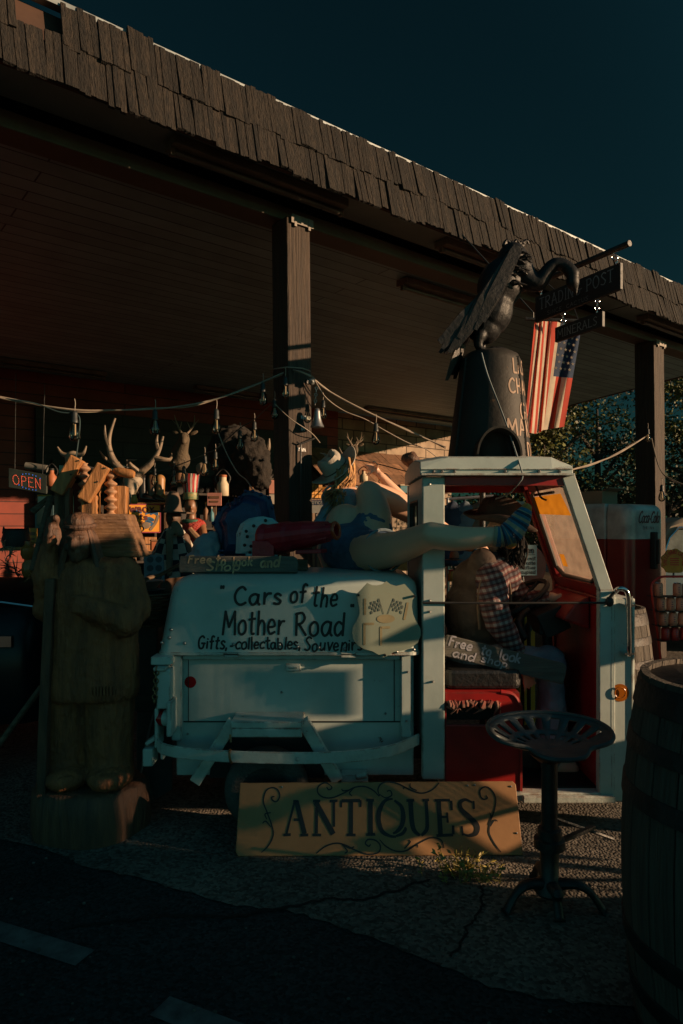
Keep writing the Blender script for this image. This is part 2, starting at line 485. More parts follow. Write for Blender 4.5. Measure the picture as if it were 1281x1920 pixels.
# ================================================================== THE SETTING
# ---- ground: parking-lot concrete apron over asphalt
def gravel(name, col, c2, big):
    m = mat(name, col, 0.95, col2=c2, scale=1.3, spec=0.2)
    n, l = m.node_tree.nodes, m.node_tree.links
    b = n['Principled BSDF']
    tc = n.new('ShaderNodeTexCoord')
    v = n.new('ShaderNodeTexVoronoi'); v.inputs['Scale'].default_value = big
    l.new(tc.outputs['Object'], v.inputs['Vector'])
    mr = n.new('ShaderNodeMapRange'); mr.inputs[1].default_value = 0; mr.inputs[2].default_value = 1; mr.inputs[3].default_value = 0.45; mr.inputs[4].default_value = 1.5
    sp = n.new('ShaderNodeSeparateColor'); l.new(v.outputs['Color'], sp.inputs[0]); l.new(sp.outputs[0], mr.inputs[0])
    hs = n.new('ShaderNodeHueSaturation')
    old = b.inputs['Base Color'].links[0].from_socket
    l.new(old, hs.inputs['Color']); l.new(mr.outputs[0], hs.inputs['Value']); l.new(hs.outputs[0], b.inputs['Base Color'])
    bp = n.new('ShaderNodeBump'); bp.inputs['Strength'].default_value = 0.9; bp.inputs['Distance'].default_value = 0.006; bp.invert = True
    l.new(v.outputs['Distance'], bp.inputs['Height'])
    l.new(bp.outputs[0], b.inputs['Normal'])
    return m
ASPH = gravel('asphalt', (0.046, 0.047, 0.048), (0.026, 0.027, 0.028), 90)
CONC = gravel('aggregate_concrete', (0.18, 0.155, 0.128), (0.085, 0.076, 0.066), 75)
DIRT = mat('far_dirt', (0.16, 0.12, 0.08), 0.95, scale=0.3)
g = MB().add([(-900, -900, 0), (900, -900, 0), (900, 900, 0), (-900, 900, 0)], [(0, 1, 2, 3)]).build('ground', DIRT)
tag(g, 'dry bare ground stretching away behind the shop', 'ground', kind='structure')
a = MB().add([(-30, -8, .004), (30, -8, .004), (30, 2.4, .004), (-30, 4.4, .004)], [(0, 1, 2, 3)]).build('asphalt_road', ASPH)
tag(a, 'black asphalt road in the foreground', 'road', kind='structure')
# apron edge is uneven, following the crack in the photograph
edge = [(-9, 5.6), (-4, 4.1), (-1.53, 3.12), (-1.1, 2.9), (-.75, 2.76), (-.43, 2.60), (-.2, 2.55), (.05, 2.42), (.3, 2.25), (.52, 2.11), (.8, 2.06), (1.5, 2.02)]
edge = [(x, y + random.uniform(-.012, .012)) for x, y in [q for q in spline(edge, 8)]] + [(4, 1.9), (30, 1.2)]
k = len(edge)
ap = MB().add([(x, y, .009) for x, y in edge] + [(x, 40, .009) for x, y in edge], [(i, i + 1, k + i + 1, k + i) for i in range(k - 1)])
ap = ap.build('concrete_apron', CONC)
tag(ap, 'pale pebbly concrete apron under the truck and canopy', 'pavement', kind='structure')
lip = MB()
for i in range(k - 1):
    (x0, y0), (x1, y1) = edge[i], edge[i + 1]
LINEP = mat('road_line_paint', (0.15, 0.15, 0.145), 0.85, col2=(0.045, 0.045, 0.045), scale=13)
mk = MB()
def strip(p, q, w):
    p, q = Vector(p), Vector(q); d = (q - p).normalized(); s_ = Vector((-d.y, d.x, 0)) * w / 2
    mk.add([p + s_, q + s_, q - s_, p - s_], [(0, 1, 2, 3)])
strip(G(-120, 1712) + Vector((0, 0, .008)), G(160, 1800) + Vector((0, 0, .008)), .09)
strip(G(300, 1890) + Vector((0, 0, .008)), G(520, 1975) + Vector((0, 0, .008)), .09)
tag(mk.build('parking_lines', LINEP), 'worn white parking line painted on the asphalt', 'road marking', kind='structure')
# cracks in the apron
cr = MB()
def crack(pts, w):
    z = spline([(p.x, p.y) for p in pts], 8)
    z = [(x + random.uniform(-.012, .012), y + random.uniform(-.012, .012)) for x, y in z]
    cr.strokes([(z, 1)], lambda u, v: Vector((u, v, .0125)), w)
crack([G(430, 1725), G(560, 1702), G(640, 1690), G(700, 1688), G(800, 1655)], .014)
crack([G(850, 1800), G(880, 1740), G(905, 1705), G(900, 1668)], .010)
crack([G(120, 1745), G(260, 1728), G(330, 1720), G(430, 1725)], .012)
tag(cr.build('ground_cracks', mat('crack_dark', (0.012, 0.012, 0.012), 0.95)), 'thin dark crack running across the concrete', 'crack', kind='structure')
# scattered pebbles
pb = MB()
for i in range(260):
    x = random.uniform(-2.2, 1.4); y = random.uniform(1.6, 3.4); r = random.uniform(.003, .008)
    pb.ell((x, y, .011 + r * .4), (r, r * .8, r * .6), n=6, m=4)
tag(pb.build('pebbles', mat('pebble', (0.10, 0.09, 0.08), 0.9, island=0.5)), 'loose pebbles scattered over the ground', 'pebbles', kind='stuff')

# ---- canopy frame of reference: t along the eave, d back from the eave
CA = R_(38.35)
D1 = Vector((math.cos(CA), math.sin(CA), 0)); D2 = Vector((-math.sin(CA), math.cos(CA), 0)); CO = Vector((-1.517, 3.03, 0)); ZU = Vector((0, 0, 1))
def CN(t, d, z): return CO + D1 * t + D2 * d + Vector((0, 0, z))
TE = 8.41
EE = Vector((-.324, .946, 0))                        # direction of the far gable end
def END(u, z): return CN(TE, 0, z) + EE * u
canopy = thing('canopy_roof', 'long flat canopy edged with two rows of weathered brown wooden shingles', 'canopy', CN(3, 0, 0))
SHG = mat('shingle_wood', (0.025, 0.0178, 0.012), 0.9, col2=(0.0042, 0.0034, 0.0027), scale=5.5, stretch=(13, 13, 0.45), bump=1.0, bscale=8, island=0.5)
sh = MB()
up = (D2 * .13 + ZU * .43).normalized(); nrm = D1.cross(up)              # nrm points out and a little up
if nrm.dot(D2) > 0: nrm = -nrm
RS = Matrix((D1, -nrm, up)).transposed()
def course(z0, z1, off, miss=()):
    t = -3.2
    while t < TE - .05:
        w = random.choice((.07, .09, .11, .13, .15, .19)) * random.uniform(.9, 1.1)
        w = min(w, TE - t)
        if not any(a < t < b for a, b in miss):
            dz = random.uniform(-.022, .014)
            h = (z1 - z0) / up.z
            c = CN(t + w / 2, (z0 + z1) / 2 * .13 / .43 - 3.5 * .13 / .43, (z0 + z1) / 2) + nrm * (off + random.uniform(0, .012)) + up * (dz + random.uniform(0, .006))
            a = random.uniform(-.022, .022)
            Rr = RS @ Matrix.Rotation(a, 3, 'Y') @ Matrix.Rotation(random.uniform(.01, .10), 3, 'X') @ Matrix.Rotation(random.uniform(-.05, .05), 3, 'Z')
            # a board of three to five ridged strips so the face is not flat
            k = max(2, int(w / .026)); x = -w / 2 + .002
            for i in range(k):
                ww = (w - .005) / k
                sh.box(c + Rr @ Vector((x + ww / 2, random.uniform(-.004, .004), random.uniform(-.007, .007))), (ww + random.choice((.0005, .0005, -.002)), .017, h), Rr)
                x += ww
        t += w
course(3.50, 3.76, .012)
course(3.715, 3.955, .034, miss=((.02, .22), (.47, .56)))
sh.build('shingle_fascia', SHG, canopy)
# backing board, flashing, deck
def cprism(pts, z0, z1):
    'polygon in (t, d) extruded in z'
    vs = [CN(t, d, z0) for t, d in pts] + [CN(t, d, z1) for t, d in pts]; n_ = len(pts)
    return vs, [tuple(range(n_ - 1, -1, -1)), tuple(range(n_, 2 * n_))] + [(i, (i + 1) % n_, n_ + (i + 1) % n_, n_ + i) for i in range(n_)]
bk = MB()
bk.add([CN(-3.2, .045, 3.545), CN(TE, .045, 3.545), CN(TE, .16, 3.93), CN(-3.2, .16, 3.93), CN(-3.2, .075, 3.545), CN(TE, .075, 3.545), CN(TE, .19, 3.93), CN(-3.2, .19, 3.93)],
       [(0, 1, 2, 3), (7, 6, 5, 4), (0, 4, 5, 1), (3, 2, 6, 7), (0, 3, 7, 4), (1, 5, 6, 2)])
bk.build('fascia_board', mat('old_fascia', (0.075, 0.035, 0.02), 0.8, scale=3), canopy)
fl = MB()
fl.bar(CN(-3.2, .125, 3.965), CN(TE, .125, 3.965), .05, .03)
fl.build('metal_flashing', mat('flashing', (0.30, 0.34, 0.35), 0.5, metal=0.3), canopy)
TB = 6.8 * (EE.dot(D2))
END_T = TE + 6.8 * EE.dot(D1)
v_, f_ = cprism([(-3.2, .17), (TE - .03, .17), (END_T, TB), (-3.2, TB)], 3.90, 3.94)
MB().add(v_, f_).build('roof_deck', mat('roof_felt', (0.06, 0.06, 0.06), 0.9), canopy)
SOF = boards('soffit_boards', (0.29, 0.46, 0.50), (0, 0, -CA), 0.145, 5.2, gap=0.006, rough=0.6, amount=0.25, gapcol=(0.12, 0.12, 0.12), bump=0.6)
v_, f_ = cprism([(-3.2, .58), (TE + .2, .58), (END_T - .02, TB - .02), (-3.2, TB - .02)], 3.50, 3.53)
MB().add(v_, f_).build('ceiling_boards', SOF, canopy)
SOP = mat('soffit_plywood', (0.30, 0.34, 0.31), 0.7, scale=1.5, amount=0.35)
v_, f_ = cprism([(-3.2, .062), (TE, .062), (TE + .14, .40), (-3.2, .40)], 3.59, 3.62)
MB().add(v_, f_).build('eave_soffit', SOP, canopy)
bm_ = MB(); bm_.bar(CN(-3.2, .49, 3.485), CN(TE + .15, .49, 3.485), .18, .09)
bm_.bar(CN(-3.2, .61, 3.488), CN(TE + .2, .61, 3.488), .05, .022)
bm_.build('beam', mat('beam_wood', (0.10, 0.075, 0.052), 0.65, scale=4, stretch=(1, 1, 1), amount=0.35), canopy, bevel=.006)
eb = MB()
eb.bar(END(-.0, 3.69) , END(6.8, 3.69), .04, .40)
for i in range(46):
    u = .15 + i * .145
    eb.bar(END(u, 3.47) + Vector((.03, 0, 0)), END(u, 3.53 + random.uniform(0, .03)) + Vector((.03, 0, 0)), .012, .012, up=(0, 1, 0))
eb.build('gable_board', POSTW, canopy)
# roof seams in the eave soffit
sm = MB()
for t in (2.05, 3.9, 5.6):
    sm.bar(CN(t, .08, 3.588), CN(t + .02, .40, 3.588), .008, .004)
sm.build('soffit_seam', BLACK, canopy)

# ---- posts
PB = mat('galvanised_plate', (0.22, 0.19, 0.16), 0.6, metal=0.3)
def post(px, py, s, label, x_lean=0.0):
    b = Vector((px, py, 0))
    o = thing('wooden_post', label, 'post', b, 'posts carrying the canopy')
    m = MB(); h = 3.44
    R = rotz(CA)
    m.loft([[b + Vector((x_lean * (1 - z / h), 0, z)) + R @ Vector((sx * s / 2, sy * s / 2, 0)) for sx, sy in ((-1, -1), (1, -1), (1, 1), (-1, 1))] for z in (0, 1, 2, 3, h - .005)])
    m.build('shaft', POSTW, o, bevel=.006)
    pl = MB(); pl.box(b + Vector((0, 0, h - .018)) + D1 * .02 - D2 * (s / 2 + .012), (s * .95, .012, .055), R)
    for k in (-1, 1): pl.box(b + Vector((0, 0, h - .03)) + D1 * (.02 + k * s * .3) - D2 * (s / 2 + .012), (.018, .016, .07), R)
    pl.build('bracket', PB, o)
    return o, b
post1, PB1 = post(-.335, 4.50, .182, 'brown wooden post behind the reclining figure with light strings tied to it', .03)
pb2 = CN(6.60, .46, 0)
post2, PB2 = post(pb2.x, pb2.y, .22, 'distant brown wooden post by the trees and drinks machine', .03)
# things fixed to the near post
RN = rotz(CA)
FX = PB1 - D2 * .0915 + Vector((.02, 0, 0))
def post_map(u, v): return FX + D1 * u + Vector((0, 0, v)) - D2 * .003
rr = random.Random(3)
for z, u0, n_ in ((2.14, -.005, 7), (2.065, -.005, 3), (1.93, -.035, 6)):
    tx = MB()
    for i in range(n_):
        u = u0 + i * .0115
        tx.strokes([([(u, z), (u, z + .022)], 1), ([(u, z + rr.choice((0, .011, .022))), (u + .007, z + rr.choice((0, .011, .022)))], 1)], post_map, .0035)
    tx.build('white_lettering', mat('white_letter_paint', (0.8, 0.8, 0.78), 0.5), post1)
pr = MB(); pr.tube([FX + D1 * -.02 - D2 * .02 + Vector((0, 0, z)) for z in (1.30, 1.97)], .006, 6); pr.tube([FX + D1 * q - D2 * .02 + Vector((0, 0, z)) for q, z in ((-.05, 1.985), (-.02, 1.975), (.09, 2.02))], .006, 6)
pr.build('wire_hook', IRON, post1)

# ---- ceiling lights
LM = mat('fixture_metal', (0.20, 0.16, 0.12), 0.6); TM = mat('dead_tube_glass', (0.13, 0.11, 0.09), 0.4)
def light(t0, t1, d, label):
    up_ = .095 if d < .4 else 0.0
    o = thing('ceiling_light', label, 'ceiling light', CN((t0 + t1) / 2, d, 3.45), 'unlit strip lights under the canopy')
    MB().bar(CN(t0, d, 3.465 + up_), CN(t1, d, 3.465 + up_), .13, .055).build('housing', LM, o, bevel=.006)
    q = MB(); q.tube([CN(t0 + .03, d, 3.418 + up_), CN(t1 - .03, d, 3.418 + up_)], .018, 10); q.build('tube', TM, o, smooth=True)
    e = MB()
    for t in (t0 + .015, t1 - .015): e.box(CN(t, d, 3.42 + up_), (.025, .03, .05), rotz(CA))
    e.build('end_cap', LM, o)
light(.9, 2.12, .22, 'dusty strip light under the eave left of the near post')
light(3.05, 4.3, .22, 'strip light under the eave just left of the bird statue')
light(6.0, 7.2, .22, 'strip light under the eave above the far post')
light(3.2, 4.45, .80, 'strip light behind the beam beside the bird statue')
light(1.2, 2.5, 5.8, 'strip light deep under the canopy at far left by the red wall')
light(3.8, 5.0, 5.8, 'strip light deep under the canopy left of the near post')
light(6.9, 9.4, 5.6, 'sunlit strip light deep under the canopy above the reclining figure')

# ---- the shop
shop = thing('shop_building', 'red boarded trading post shop under the canopy', 'shop', CN(3, 6.4, 0))
SID = boards('red_siding', (0.27, 0.040, 0.018), (math.pi / 2, 0, 0), 0.16, 4.0, gap=.008, rough=0.7, amount=0.35)
def WALLB(t0, t1, d0, d1_, z0, z1):
    return cprism([(t0, d0), (t1, d0), (t1, d1_), (t0, d1_)], z0, z1)
# siding texture runs in world x/z: use a rotated copy of the mapping
for nd in SID.node_tree.nodes:
    if nd.type == 'MAPPING' and abs(nd.inputs['Rotation'].default_value[0] - math.pi / 2) < .01:
        nd.inputs['Rotation'].default_value = (-math.pi / 2, 0, 0)
v_, f_ = WALLB(-4, 6.9, 6.38, 6.6, 0, 3.5); MB().add(v_, f_).build('red_wall', SID, shop)
TAN = boards('tan_block_wall', (0.42, 0.31, 0.22), (-math.pi / 2, 0, 0), 0.2, 0.42, gap=.012, rough=0.9, amount=0.45, bump=.4)
v_, f_ = WALLB(6.9, 9.9, 6.39, 6.6, 0, 3.495); MB().add(v_, f_).build('block_wall', TAN, shop, label='pale block wall at the far end')
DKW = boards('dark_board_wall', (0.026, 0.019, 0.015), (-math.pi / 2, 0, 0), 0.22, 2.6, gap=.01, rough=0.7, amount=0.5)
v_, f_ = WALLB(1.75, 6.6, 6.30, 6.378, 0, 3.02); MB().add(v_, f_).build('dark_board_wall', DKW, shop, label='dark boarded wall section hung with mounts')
GLS = mat('dark_window_glass', (0.01, 0.014, 0.016), 0.08)
for t0, t1, z0, z1 in ((2.0, 3.2, .9, 2.3), (4.4, 5.9, .9, 2.2)):
    fr = MB()
    for z in (z0, z1): fr.bar(CN(t0 - .05, 6.28, z), CN(t1 + .05, 6.28, z), .05, .07)
    for t in (t0, (t0 + t1) / 2, t1): fr.bar(CN(t, 6.276, z0 + .036), CN(t, 6.276, z1 - .036), .06, .05, up=D2)
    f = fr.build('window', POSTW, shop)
    v_, f_ = WALLB(t0, t1, 6.29, 6.297, z0, z1); MB().add(v_, f_).build('pane', GLS, f)
trim = MB(); trim.bar(CN(1.75, 6.27, 1.98), CN(6.6, 6.27, 1.98), .05, .10)
trim.build('red_trim', mat('red_trim_paint', (0.30, 0.03, 0.03), 0.6), shop)
# little shingled awning on the far wall
aw = MB()
A0, A1 = 5.9, 8.7
for rI in range(3):
    t = A0
    while t < A1:
        w = random.uniform(.16, .26)
        q0 = rI / 3; q1 = q0 + .42
        d_a, z_a = 6.3 - .95 * (1 - q0), 2.05 + .72 * q0
        d_b, z_b = 6.3 - .95 * (1 - min(q1, 1)), 2.05 + .72 * min(q1, 1)
        off = Vector((0, 0, .012 * (3 - rI) + random.uniform(0, .01) + .01))
        aw.bar(CN(t + w / 2, d_a, z_a) + off + Vector((0, 0, .02)), CN(t + w / 2, d_b, z_b) + off, w - .008, .02)
        t += w
AWM = mat('awning_shingle', (0.26, 0.13, 0.07), 0.85, col2=(0.13, 0.07, 0.04), scale=4, stretch=(4, 4, 1), island=.35)
awo = aw.build('awning', AWM, shop, label='small sunlit wooden shingle awning')
ab = MB(); ab.add([CN(A0, 5.36, 2.03), CN(A1, 5.36, 2.03), CN(A1, 6.29, 2.74), CN(A0, 6.29, 2.74), CN(A0, 6.29, 2.03), CN(A1, 6.29, 2.03)], [(0, 1, 2, 3), (0, 4, 5, 1), (0, 3, 4), (1, 5, 2), (3, 2, 5, 4)])
ab.build('awning_frame', mat('awning_board', (0.10, 0.06, 0.04), 0.8), awo)

# ---- trees beyond the end of the canopy
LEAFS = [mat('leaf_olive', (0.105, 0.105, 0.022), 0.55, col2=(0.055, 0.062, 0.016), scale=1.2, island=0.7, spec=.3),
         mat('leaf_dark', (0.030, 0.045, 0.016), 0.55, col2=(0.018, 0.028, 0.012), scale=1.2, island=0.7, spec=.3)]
BARK = mat('bark', (0.07, 0.05, 0.035), 0.9, scale=6, bump=.8, bscale=12)
def tree(name, label, base, h, cr_, n, li, seed, r0=.16, low=.25, leaf=.10):
    rnd = random.Random(seed)
    base = Vector(base)
    o = thing(name, label, 'tree', base, 'trees beyond the canopy')
    tr = MB(); tips = []
    lean = Vector((rnd.uniform(-.3, .3), rnd.uniform(-.3, .3), 0))
    tr.tube([base + lean * q + Vector((0, 0, h * q * .8)) for q in (0, .25, .5, .75, 1)], [r0, r0 * .8, r0 * .6, r0 * .4, r0 * .15], 9)
    for i in range(14):
        q = rnd.uniform(low, .95); a = rnd.uniform(0, 6.28); L = cr_ * rnd.uniform(.55, 1.0)
        s_ = base + lean * q + Vector((0, 0, h * q * .8))
        e = s_ + Vector((math.cos(a) * L, math.sin(a) * L, L * rnd.uniform(.05, .7)))
        mid = (s_ + e) / 2 + Vector((0, 0, .12 * L))
        tr.tube([s_, mid, e], [r0 * .35, r0 * .22, r0 * .06], 6, 3)
        tips += [(e, L * .42), (mid, L * .34), ((e + mid) / 2 + Vector((rnd.uniform(-.4, .4), rnd.uniform(-.4, .4), .2)), L * .38)]
    tips.append((base + lean + Vector((0, 0, h * .86)), cr_ * .4))
    tr.build('trunk', BARK, o, smooth=True)
    lf = MB()
    for i in range(n):
        c, rad = rnd.choice(tips)
        v = Vector((rnd.gauss(0, 1), rnd.gauss(0, 1), rnd.gauss(0, .8)))
        v = v.normalized() * rad * rnd.random() ** .45
        p = c + v
        L = leaf * rnd.uniform(.6, 1.3)
        a = Vector((rnd.gauss(0, 1), rnd.gauss(0, 1), rnd.gauss(0, .7))).normalized()
        b = a.cross(Vector((rnd.gauss(0, 1), rnd.gauss(0, 1), rnd.gauss(0, 1)))).normalized() * L * .3
        lf.add([p, p + a * L * .5 + b, p + a * L, p + a * L * .5 - b], [(0, 1, 2, 3)])
    lf.build('crown', LEAFS[li], o, recalc=False)
    return o
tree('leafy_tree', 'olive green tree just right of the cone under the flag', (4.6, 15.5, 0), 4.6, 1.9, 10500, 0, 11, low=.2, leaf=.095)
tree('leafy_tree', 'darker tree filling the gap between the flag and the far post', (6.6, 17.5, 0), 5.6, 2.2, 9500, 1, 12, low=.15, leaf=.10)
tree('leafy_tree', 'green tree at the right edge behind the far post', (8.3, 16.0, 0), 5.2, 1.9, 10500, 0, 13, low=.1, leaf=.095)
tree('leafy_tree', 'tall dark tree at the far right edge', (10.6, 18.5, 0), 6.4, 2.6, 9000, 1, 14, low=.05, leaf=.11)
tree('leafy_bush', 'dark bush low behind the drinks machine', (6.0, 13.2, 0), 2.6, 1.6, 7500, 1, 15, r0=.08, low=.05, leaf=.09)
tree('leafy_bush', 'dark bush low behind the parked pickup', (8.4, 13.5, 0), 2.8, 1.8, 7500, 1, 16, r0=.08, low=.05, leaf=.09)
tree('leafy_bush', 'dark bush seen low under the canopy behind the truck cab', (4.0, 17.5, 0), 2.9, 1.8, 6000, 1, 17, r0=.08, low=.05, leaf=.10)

# ---- unseen planks added off to the right, shaped to throw the bars of shade
RX = 3.0
rack = thing('shade_planks', 'unseen planks added and cut to shade the truck and ground', 'shade blocker', (RX, 2.2, 0))
LW = mat('blocker_lumber', (0.22, 0.15, 0.10), 0.8, col2=(0.12, 0.08, 0.05), scale=5, stretch=(.6, 4, 4))
KY, KZ = .22 / .955, .205 / .955
def occ(p, x=RX): return (p[1] - KY * (x - p[0]), p[2] + KZ * (x - p[0]))
def plank(poly, dx=0.0, th=.03):
    MB().prism(poly, (RX - th / 2 + dx, 0, 0), (0, 1, 0), (0, 0, 1), th).build('plank', LW, rack)
def rect(y0, y1, z0, z1, dx=0.0): plank([(y0, z0), (y1, z0), (y1, z1), (y0, z1)], dx)
def shade(px, Y, dx=0.0): plank([occ(P(a, b, Y)) for a, b in px], dx)
def band(Xa, Xb, Ya, Yb, dx=0.0): plank([occ((Xa, Ya, 0)), occ((Xb, Ya, 0)), occ((Xb, Yb, 0)), occ((Xa, Yb, 0))], dx)
band(-4, 1.6, .2, 2.07); band(-4, 1.6, 2.15, 2.66); band(-2, 1.6, 2.70, 2.715, -.04); band(-2, 1.6, 2.765, 2.80, -.04)
rect(.85, 1.80, .42, 1.33, .05)                          # the near barrel
rect(1.78, 2.155, .52, 1.16, .10)                        # the stool
rect(1.95, 2.325, 1.22, 2.30, .15)                       # the carved figure
rect(2.62, 2.80, .74, 1.08, .05)                         # engine cover
rect(2.80, 2.95, .30, .80, .10); rect(2.815, 2.90, 1.17, 1.44, .05)    # front corner panel
shade([(300, 1405), (420, 1375), (640, 1372), (790, 1335), (845, 1330), (845, 1475), (300, 1475)], 3.25, -.04)
shade([(440, 1505), (440, 1552), (560, 1520), (640, 1490), (820, 1460), (820, 1440), (700, 1450), (560, 1490)], 2.97, .20)
shade([(560, 1600), (600, 1570), (760, 1530), (760, 1548), (700, 1570), (680, 1610)], 2.97, .25)
shade([(840, 1610), (980, 1565), (1000, 1565), (1000, 1620)], 2.97, .20)
shade([(285, 1154), (285, 1190), (600, 1098), (680, 1082), (560, 1081), (520, 1085)], 3.25)
shade([(240, 1140), (525, 1076), (560, 1070), (560, 1040), (240, 1050)], 3.25, .05)
shade([(655, 1216), (700, 1214), (845, 1196), (845, 1148), (790, 1163), (740, 1180)], 3.25)
shade([(560, 1240), (786, 1240), (786, 1330), (690, 1330), (620, 1310)], 3.25, -.08)
shade([(640, 975), (800, 962), (940, 962), (985, 1030), (800, 1045), (640, 1060)], 3.16, .25)
sc_ = MB(); y = 2.168                                   # added unseen slats that thin the sun on the truck's flank
while y < 2.632:
    sc_.bx(RX - .36, RX - .355, y, y + .0093, .60, 2.06); y += .0120
sc_.bx(RX - .352, RX - .33, 2.16, 2.64, .575, .599); sc_.bx(RX - .352, RX - .33, 2.16, 2.64, 2.061, 2.09)
sc_.build('sun_thinning_slats', LW, rack)
for y in (1.0, 2.345):
    MB().bx(RX + .30, RX + .36, y - .02, y + .02, 0, 2.3).build('upright', LW, rack)
blocker = thing('sun_blocker_box', 'unseen shed standing at the side of the lot', 'blocker', (4.8, 5, 0))  # added out of view to keep sun off drinks machine and can rack
MB().bx(4.2, 5.4, 3.93, 4.17, 0, 2.2).build('wall', LW, blocker); MB().bx(4.2, 5.4, 4.37, 6.0, 0, 2.2).build('wall', LW, blocker)
MB().bx(4.1, 5.5, 3.9, 6.1, 2.203, 2.28).build('roof', SHG, blocker)
# ================================================================== THE THREE-WHEELED TRUCK
Y0, Y1 = 3.25, 4.0
def T(px, py, dy=0.0): return P(px, py, Y0 + dy)
def TX(px): return (px - CX) / FPX * Y0
def TZ(py): return EYE + (HY - py) / FPX * Y0
truck = thing('three_wheeled_truck', 'old white three wheeled delivery truck with hand painted lettering on its rear box', 'truck', (.25, 3.76, 0))
def rrect(x0, x1, y0, y1, r, z, n=5, dz=None):
    out = []
    for cx, cy, a0 in ((x1 - r, y1 - r, 0), (x0 + r, y1 - r, 90), (x0 + r, y0 + r, 180), (x1 - r, y0 + r, 270)):
        for k in range(n + 1):
            a = R_(a0 + 90 * k / n)
            x, y = cx + r * math.cos(a), cy + r * math.sin(a)
            out.append(Vector((x, y, z + (dz(x, y) if dz else 0))))
    return out
# -- rear box lid
lid = MB()
rings = []
for z, ins, xl, xr in ((.838, 0, -.875, .372), (.90, .006, -.866, .372), (1.0, .016, -.850, .371), (1.10, .024, -.832, .369), (1.15, .030, -.820, .365), (1.175, .040, -.806, .358), (1.195, .062, -.782, .338), (1.207, .095, -.745, .305), (1.213, .14, -.69, .25)):
    rings.append(rrect(xl, xr, Y0 + ins, Y1 - ins, .05, z))
lid.loft(rings)
lido = lid.build('box_lid', WHITE, truck, smooth=True, ang=50)
lip = MB(); lip.loft([rrect(-.879, .376, Y0 - .004, Y1 + .004, .05, .832), rrect(-.879, .376, Y0 - .004, Y1 + .004, .05, .846)])
lip.build('lid_rim', WHITE2, lido)
def lidf(u, v):
    z = v
    ins = .006 * (z - .838) / .062 if z < .9 else (.006 + .010 * (z - .9) / .1 if z < 1 else .016 + .008 * (z - 1) / .1 if z < 1.1 else .024 + .006 * (z - 1.1) / .05)
    return Vector((u, Y0 + ins - .0022, z))
le = MB()
S = FPX / Y0
def line(txt, px, py, hpx, fit, gap=.06, jit=.05, slant=.05, seed=1, w=.010):
    le.strokes(lay(txt, hpx / S, TX(px), TZ(py), 1, slant, jit, gap, seed, fit=fit / S), lidf, w)
line('"', 410, 1127, 28, 12, seed=3, w=.012)
line('Cars', 437, 1134, 34, 95, .10, seed=4, w=.0130)
line('of', 542, 1131, 33, 32, .06, seed=5, w=.012)
line('the', 583, 1138, 37, 53, .12, seed=6, slant=.12, w=.0115)
line('Mother', 416, 1190, 44, 119, .07, jit=.03, seed=7, w=.0120)
line('Road', 552, 1192, 42, 98, .10, jit=.03, seed=8, w=.0125)
line('"', 657, 1160, 26, 10, seed=9, w=.011)
line('Gifts,', 371, 1216, 23, 57, .08, jit=.09, seed=10, w=.0095)
line('-', 430, 1218, 20, 9, seed=3, w=.009)
line('collectables,', 441, 1217, 22, 124, .03, jit=.10, seed=11, w=.0088)
line('Souvenirs', 570, 1220, 25, 112, .07, jit=.10, seed=12, slant=.1, w=.0090)
le.build('lettering', INK, lido)
rv = MB()
for px, py in ((320, 1181), (317, 1196), (303, 1205), (346, 1206), (438, 1208), (524, 1209), (558, 1213), (598, 1214), (646, 1217), (744, 1222), (776, 1218)):
    c = lidf(TX(px), TZ(py)); rv.ell(c, (.0085, .009, .0085), n=10, m=6)
rv.build('rivets', STEEL, lido, smooth=True)
# -- shield sign on the lid
SHM = mat('faded_shield', (0.29, 0.32, 0.24), 0.55, col2=(0.24, 0.28, 0.22), scale=5, rust=(.2, .1, .05), rust_amt=.1)
sp_ = [(688, 1092), (697, 1096), (706, 1097), (716, 1095), (724, 1089), (732, 1095), (742, 1098), (751, 1096), (758, 1094), (768, 1105), (778, 1117), (773, 1125), (772, 1137), (774, 1150), (779, 1163), (788, 1177), (789, 1190), (783, 1204), (770, 1214), (752, 1219), (738, 1221), (724, 1229), (718, 1231), (710, 1226), (698, 1219), (683, 1215), (672, 1209), (663, 1198), (660, 1184), (662, 1172), (668, 1163), (674, 1150), (674, 1140), (671, 1125), (667, 1114), (677, 1104)]
SD = -.045
sb = MB(); N_ = len(sp_)
def shp(px, py, lift=0.0):
    x, z = TX(px), TZ(py)
    return Vector((x, Y0 - .010 - .026 * (.38 - x) / .33 - lift, z))
fr_ = [shp(a, b) for a, b in sp_]; bk_ = [shp(a, b, -.004) for a, b in sp_]
sb.add(fr_ + bk_, [tuple(range(N_)), tuple(range(2 * N_ - 1, N_ - 1, -1))] + [(i, (i + 1) % N_, N_ + (i + 1) % N_, N_ + i) for i in range(N_)])
sho = sb.build('shield_plate', SHM, truck, label='faded tin road shield with crossed chequered flags')
shf = MB()
def flagq(x0, y0, ux, uy, vx, vy):
    for i in range(6):
        for j in range(4):
            if (i + j) % 2 == 0:
                q = [(x0 + ux * (i + a) + vx * (j + b), y0 + uy * (i + a) + vy * (j + b) + math.sin((i + a) * 1.1) * 1.2) for a, b in ((0, 0), (1, 0), (1, 1), (0, 1))]
                shf.add([shp(a, b, .0016) for a, b in q], [(0, 1, 2, 3)])
flagq(711, 1121, -3.4, 1.6, -1.2 * -1, 5.0)
flagq(737, 1121, 3.4, 1.6, -1.2, 5.0)
shf.strokes([([(710, -1121), (719, -1150)], 1), ([(738, -1121), (727, -1150)], 1)], lambda u, v: shp(u, -v, .0016), 1.3)
shf.build('chequered_flags', mat('faded_black_print', (0.12, 0.14, 0.12), .6), sho)
shy = MB(); yl = [(q[0], q[1]) for q in spiral((723, 1160), 16, 0, 1, 20, 1)]
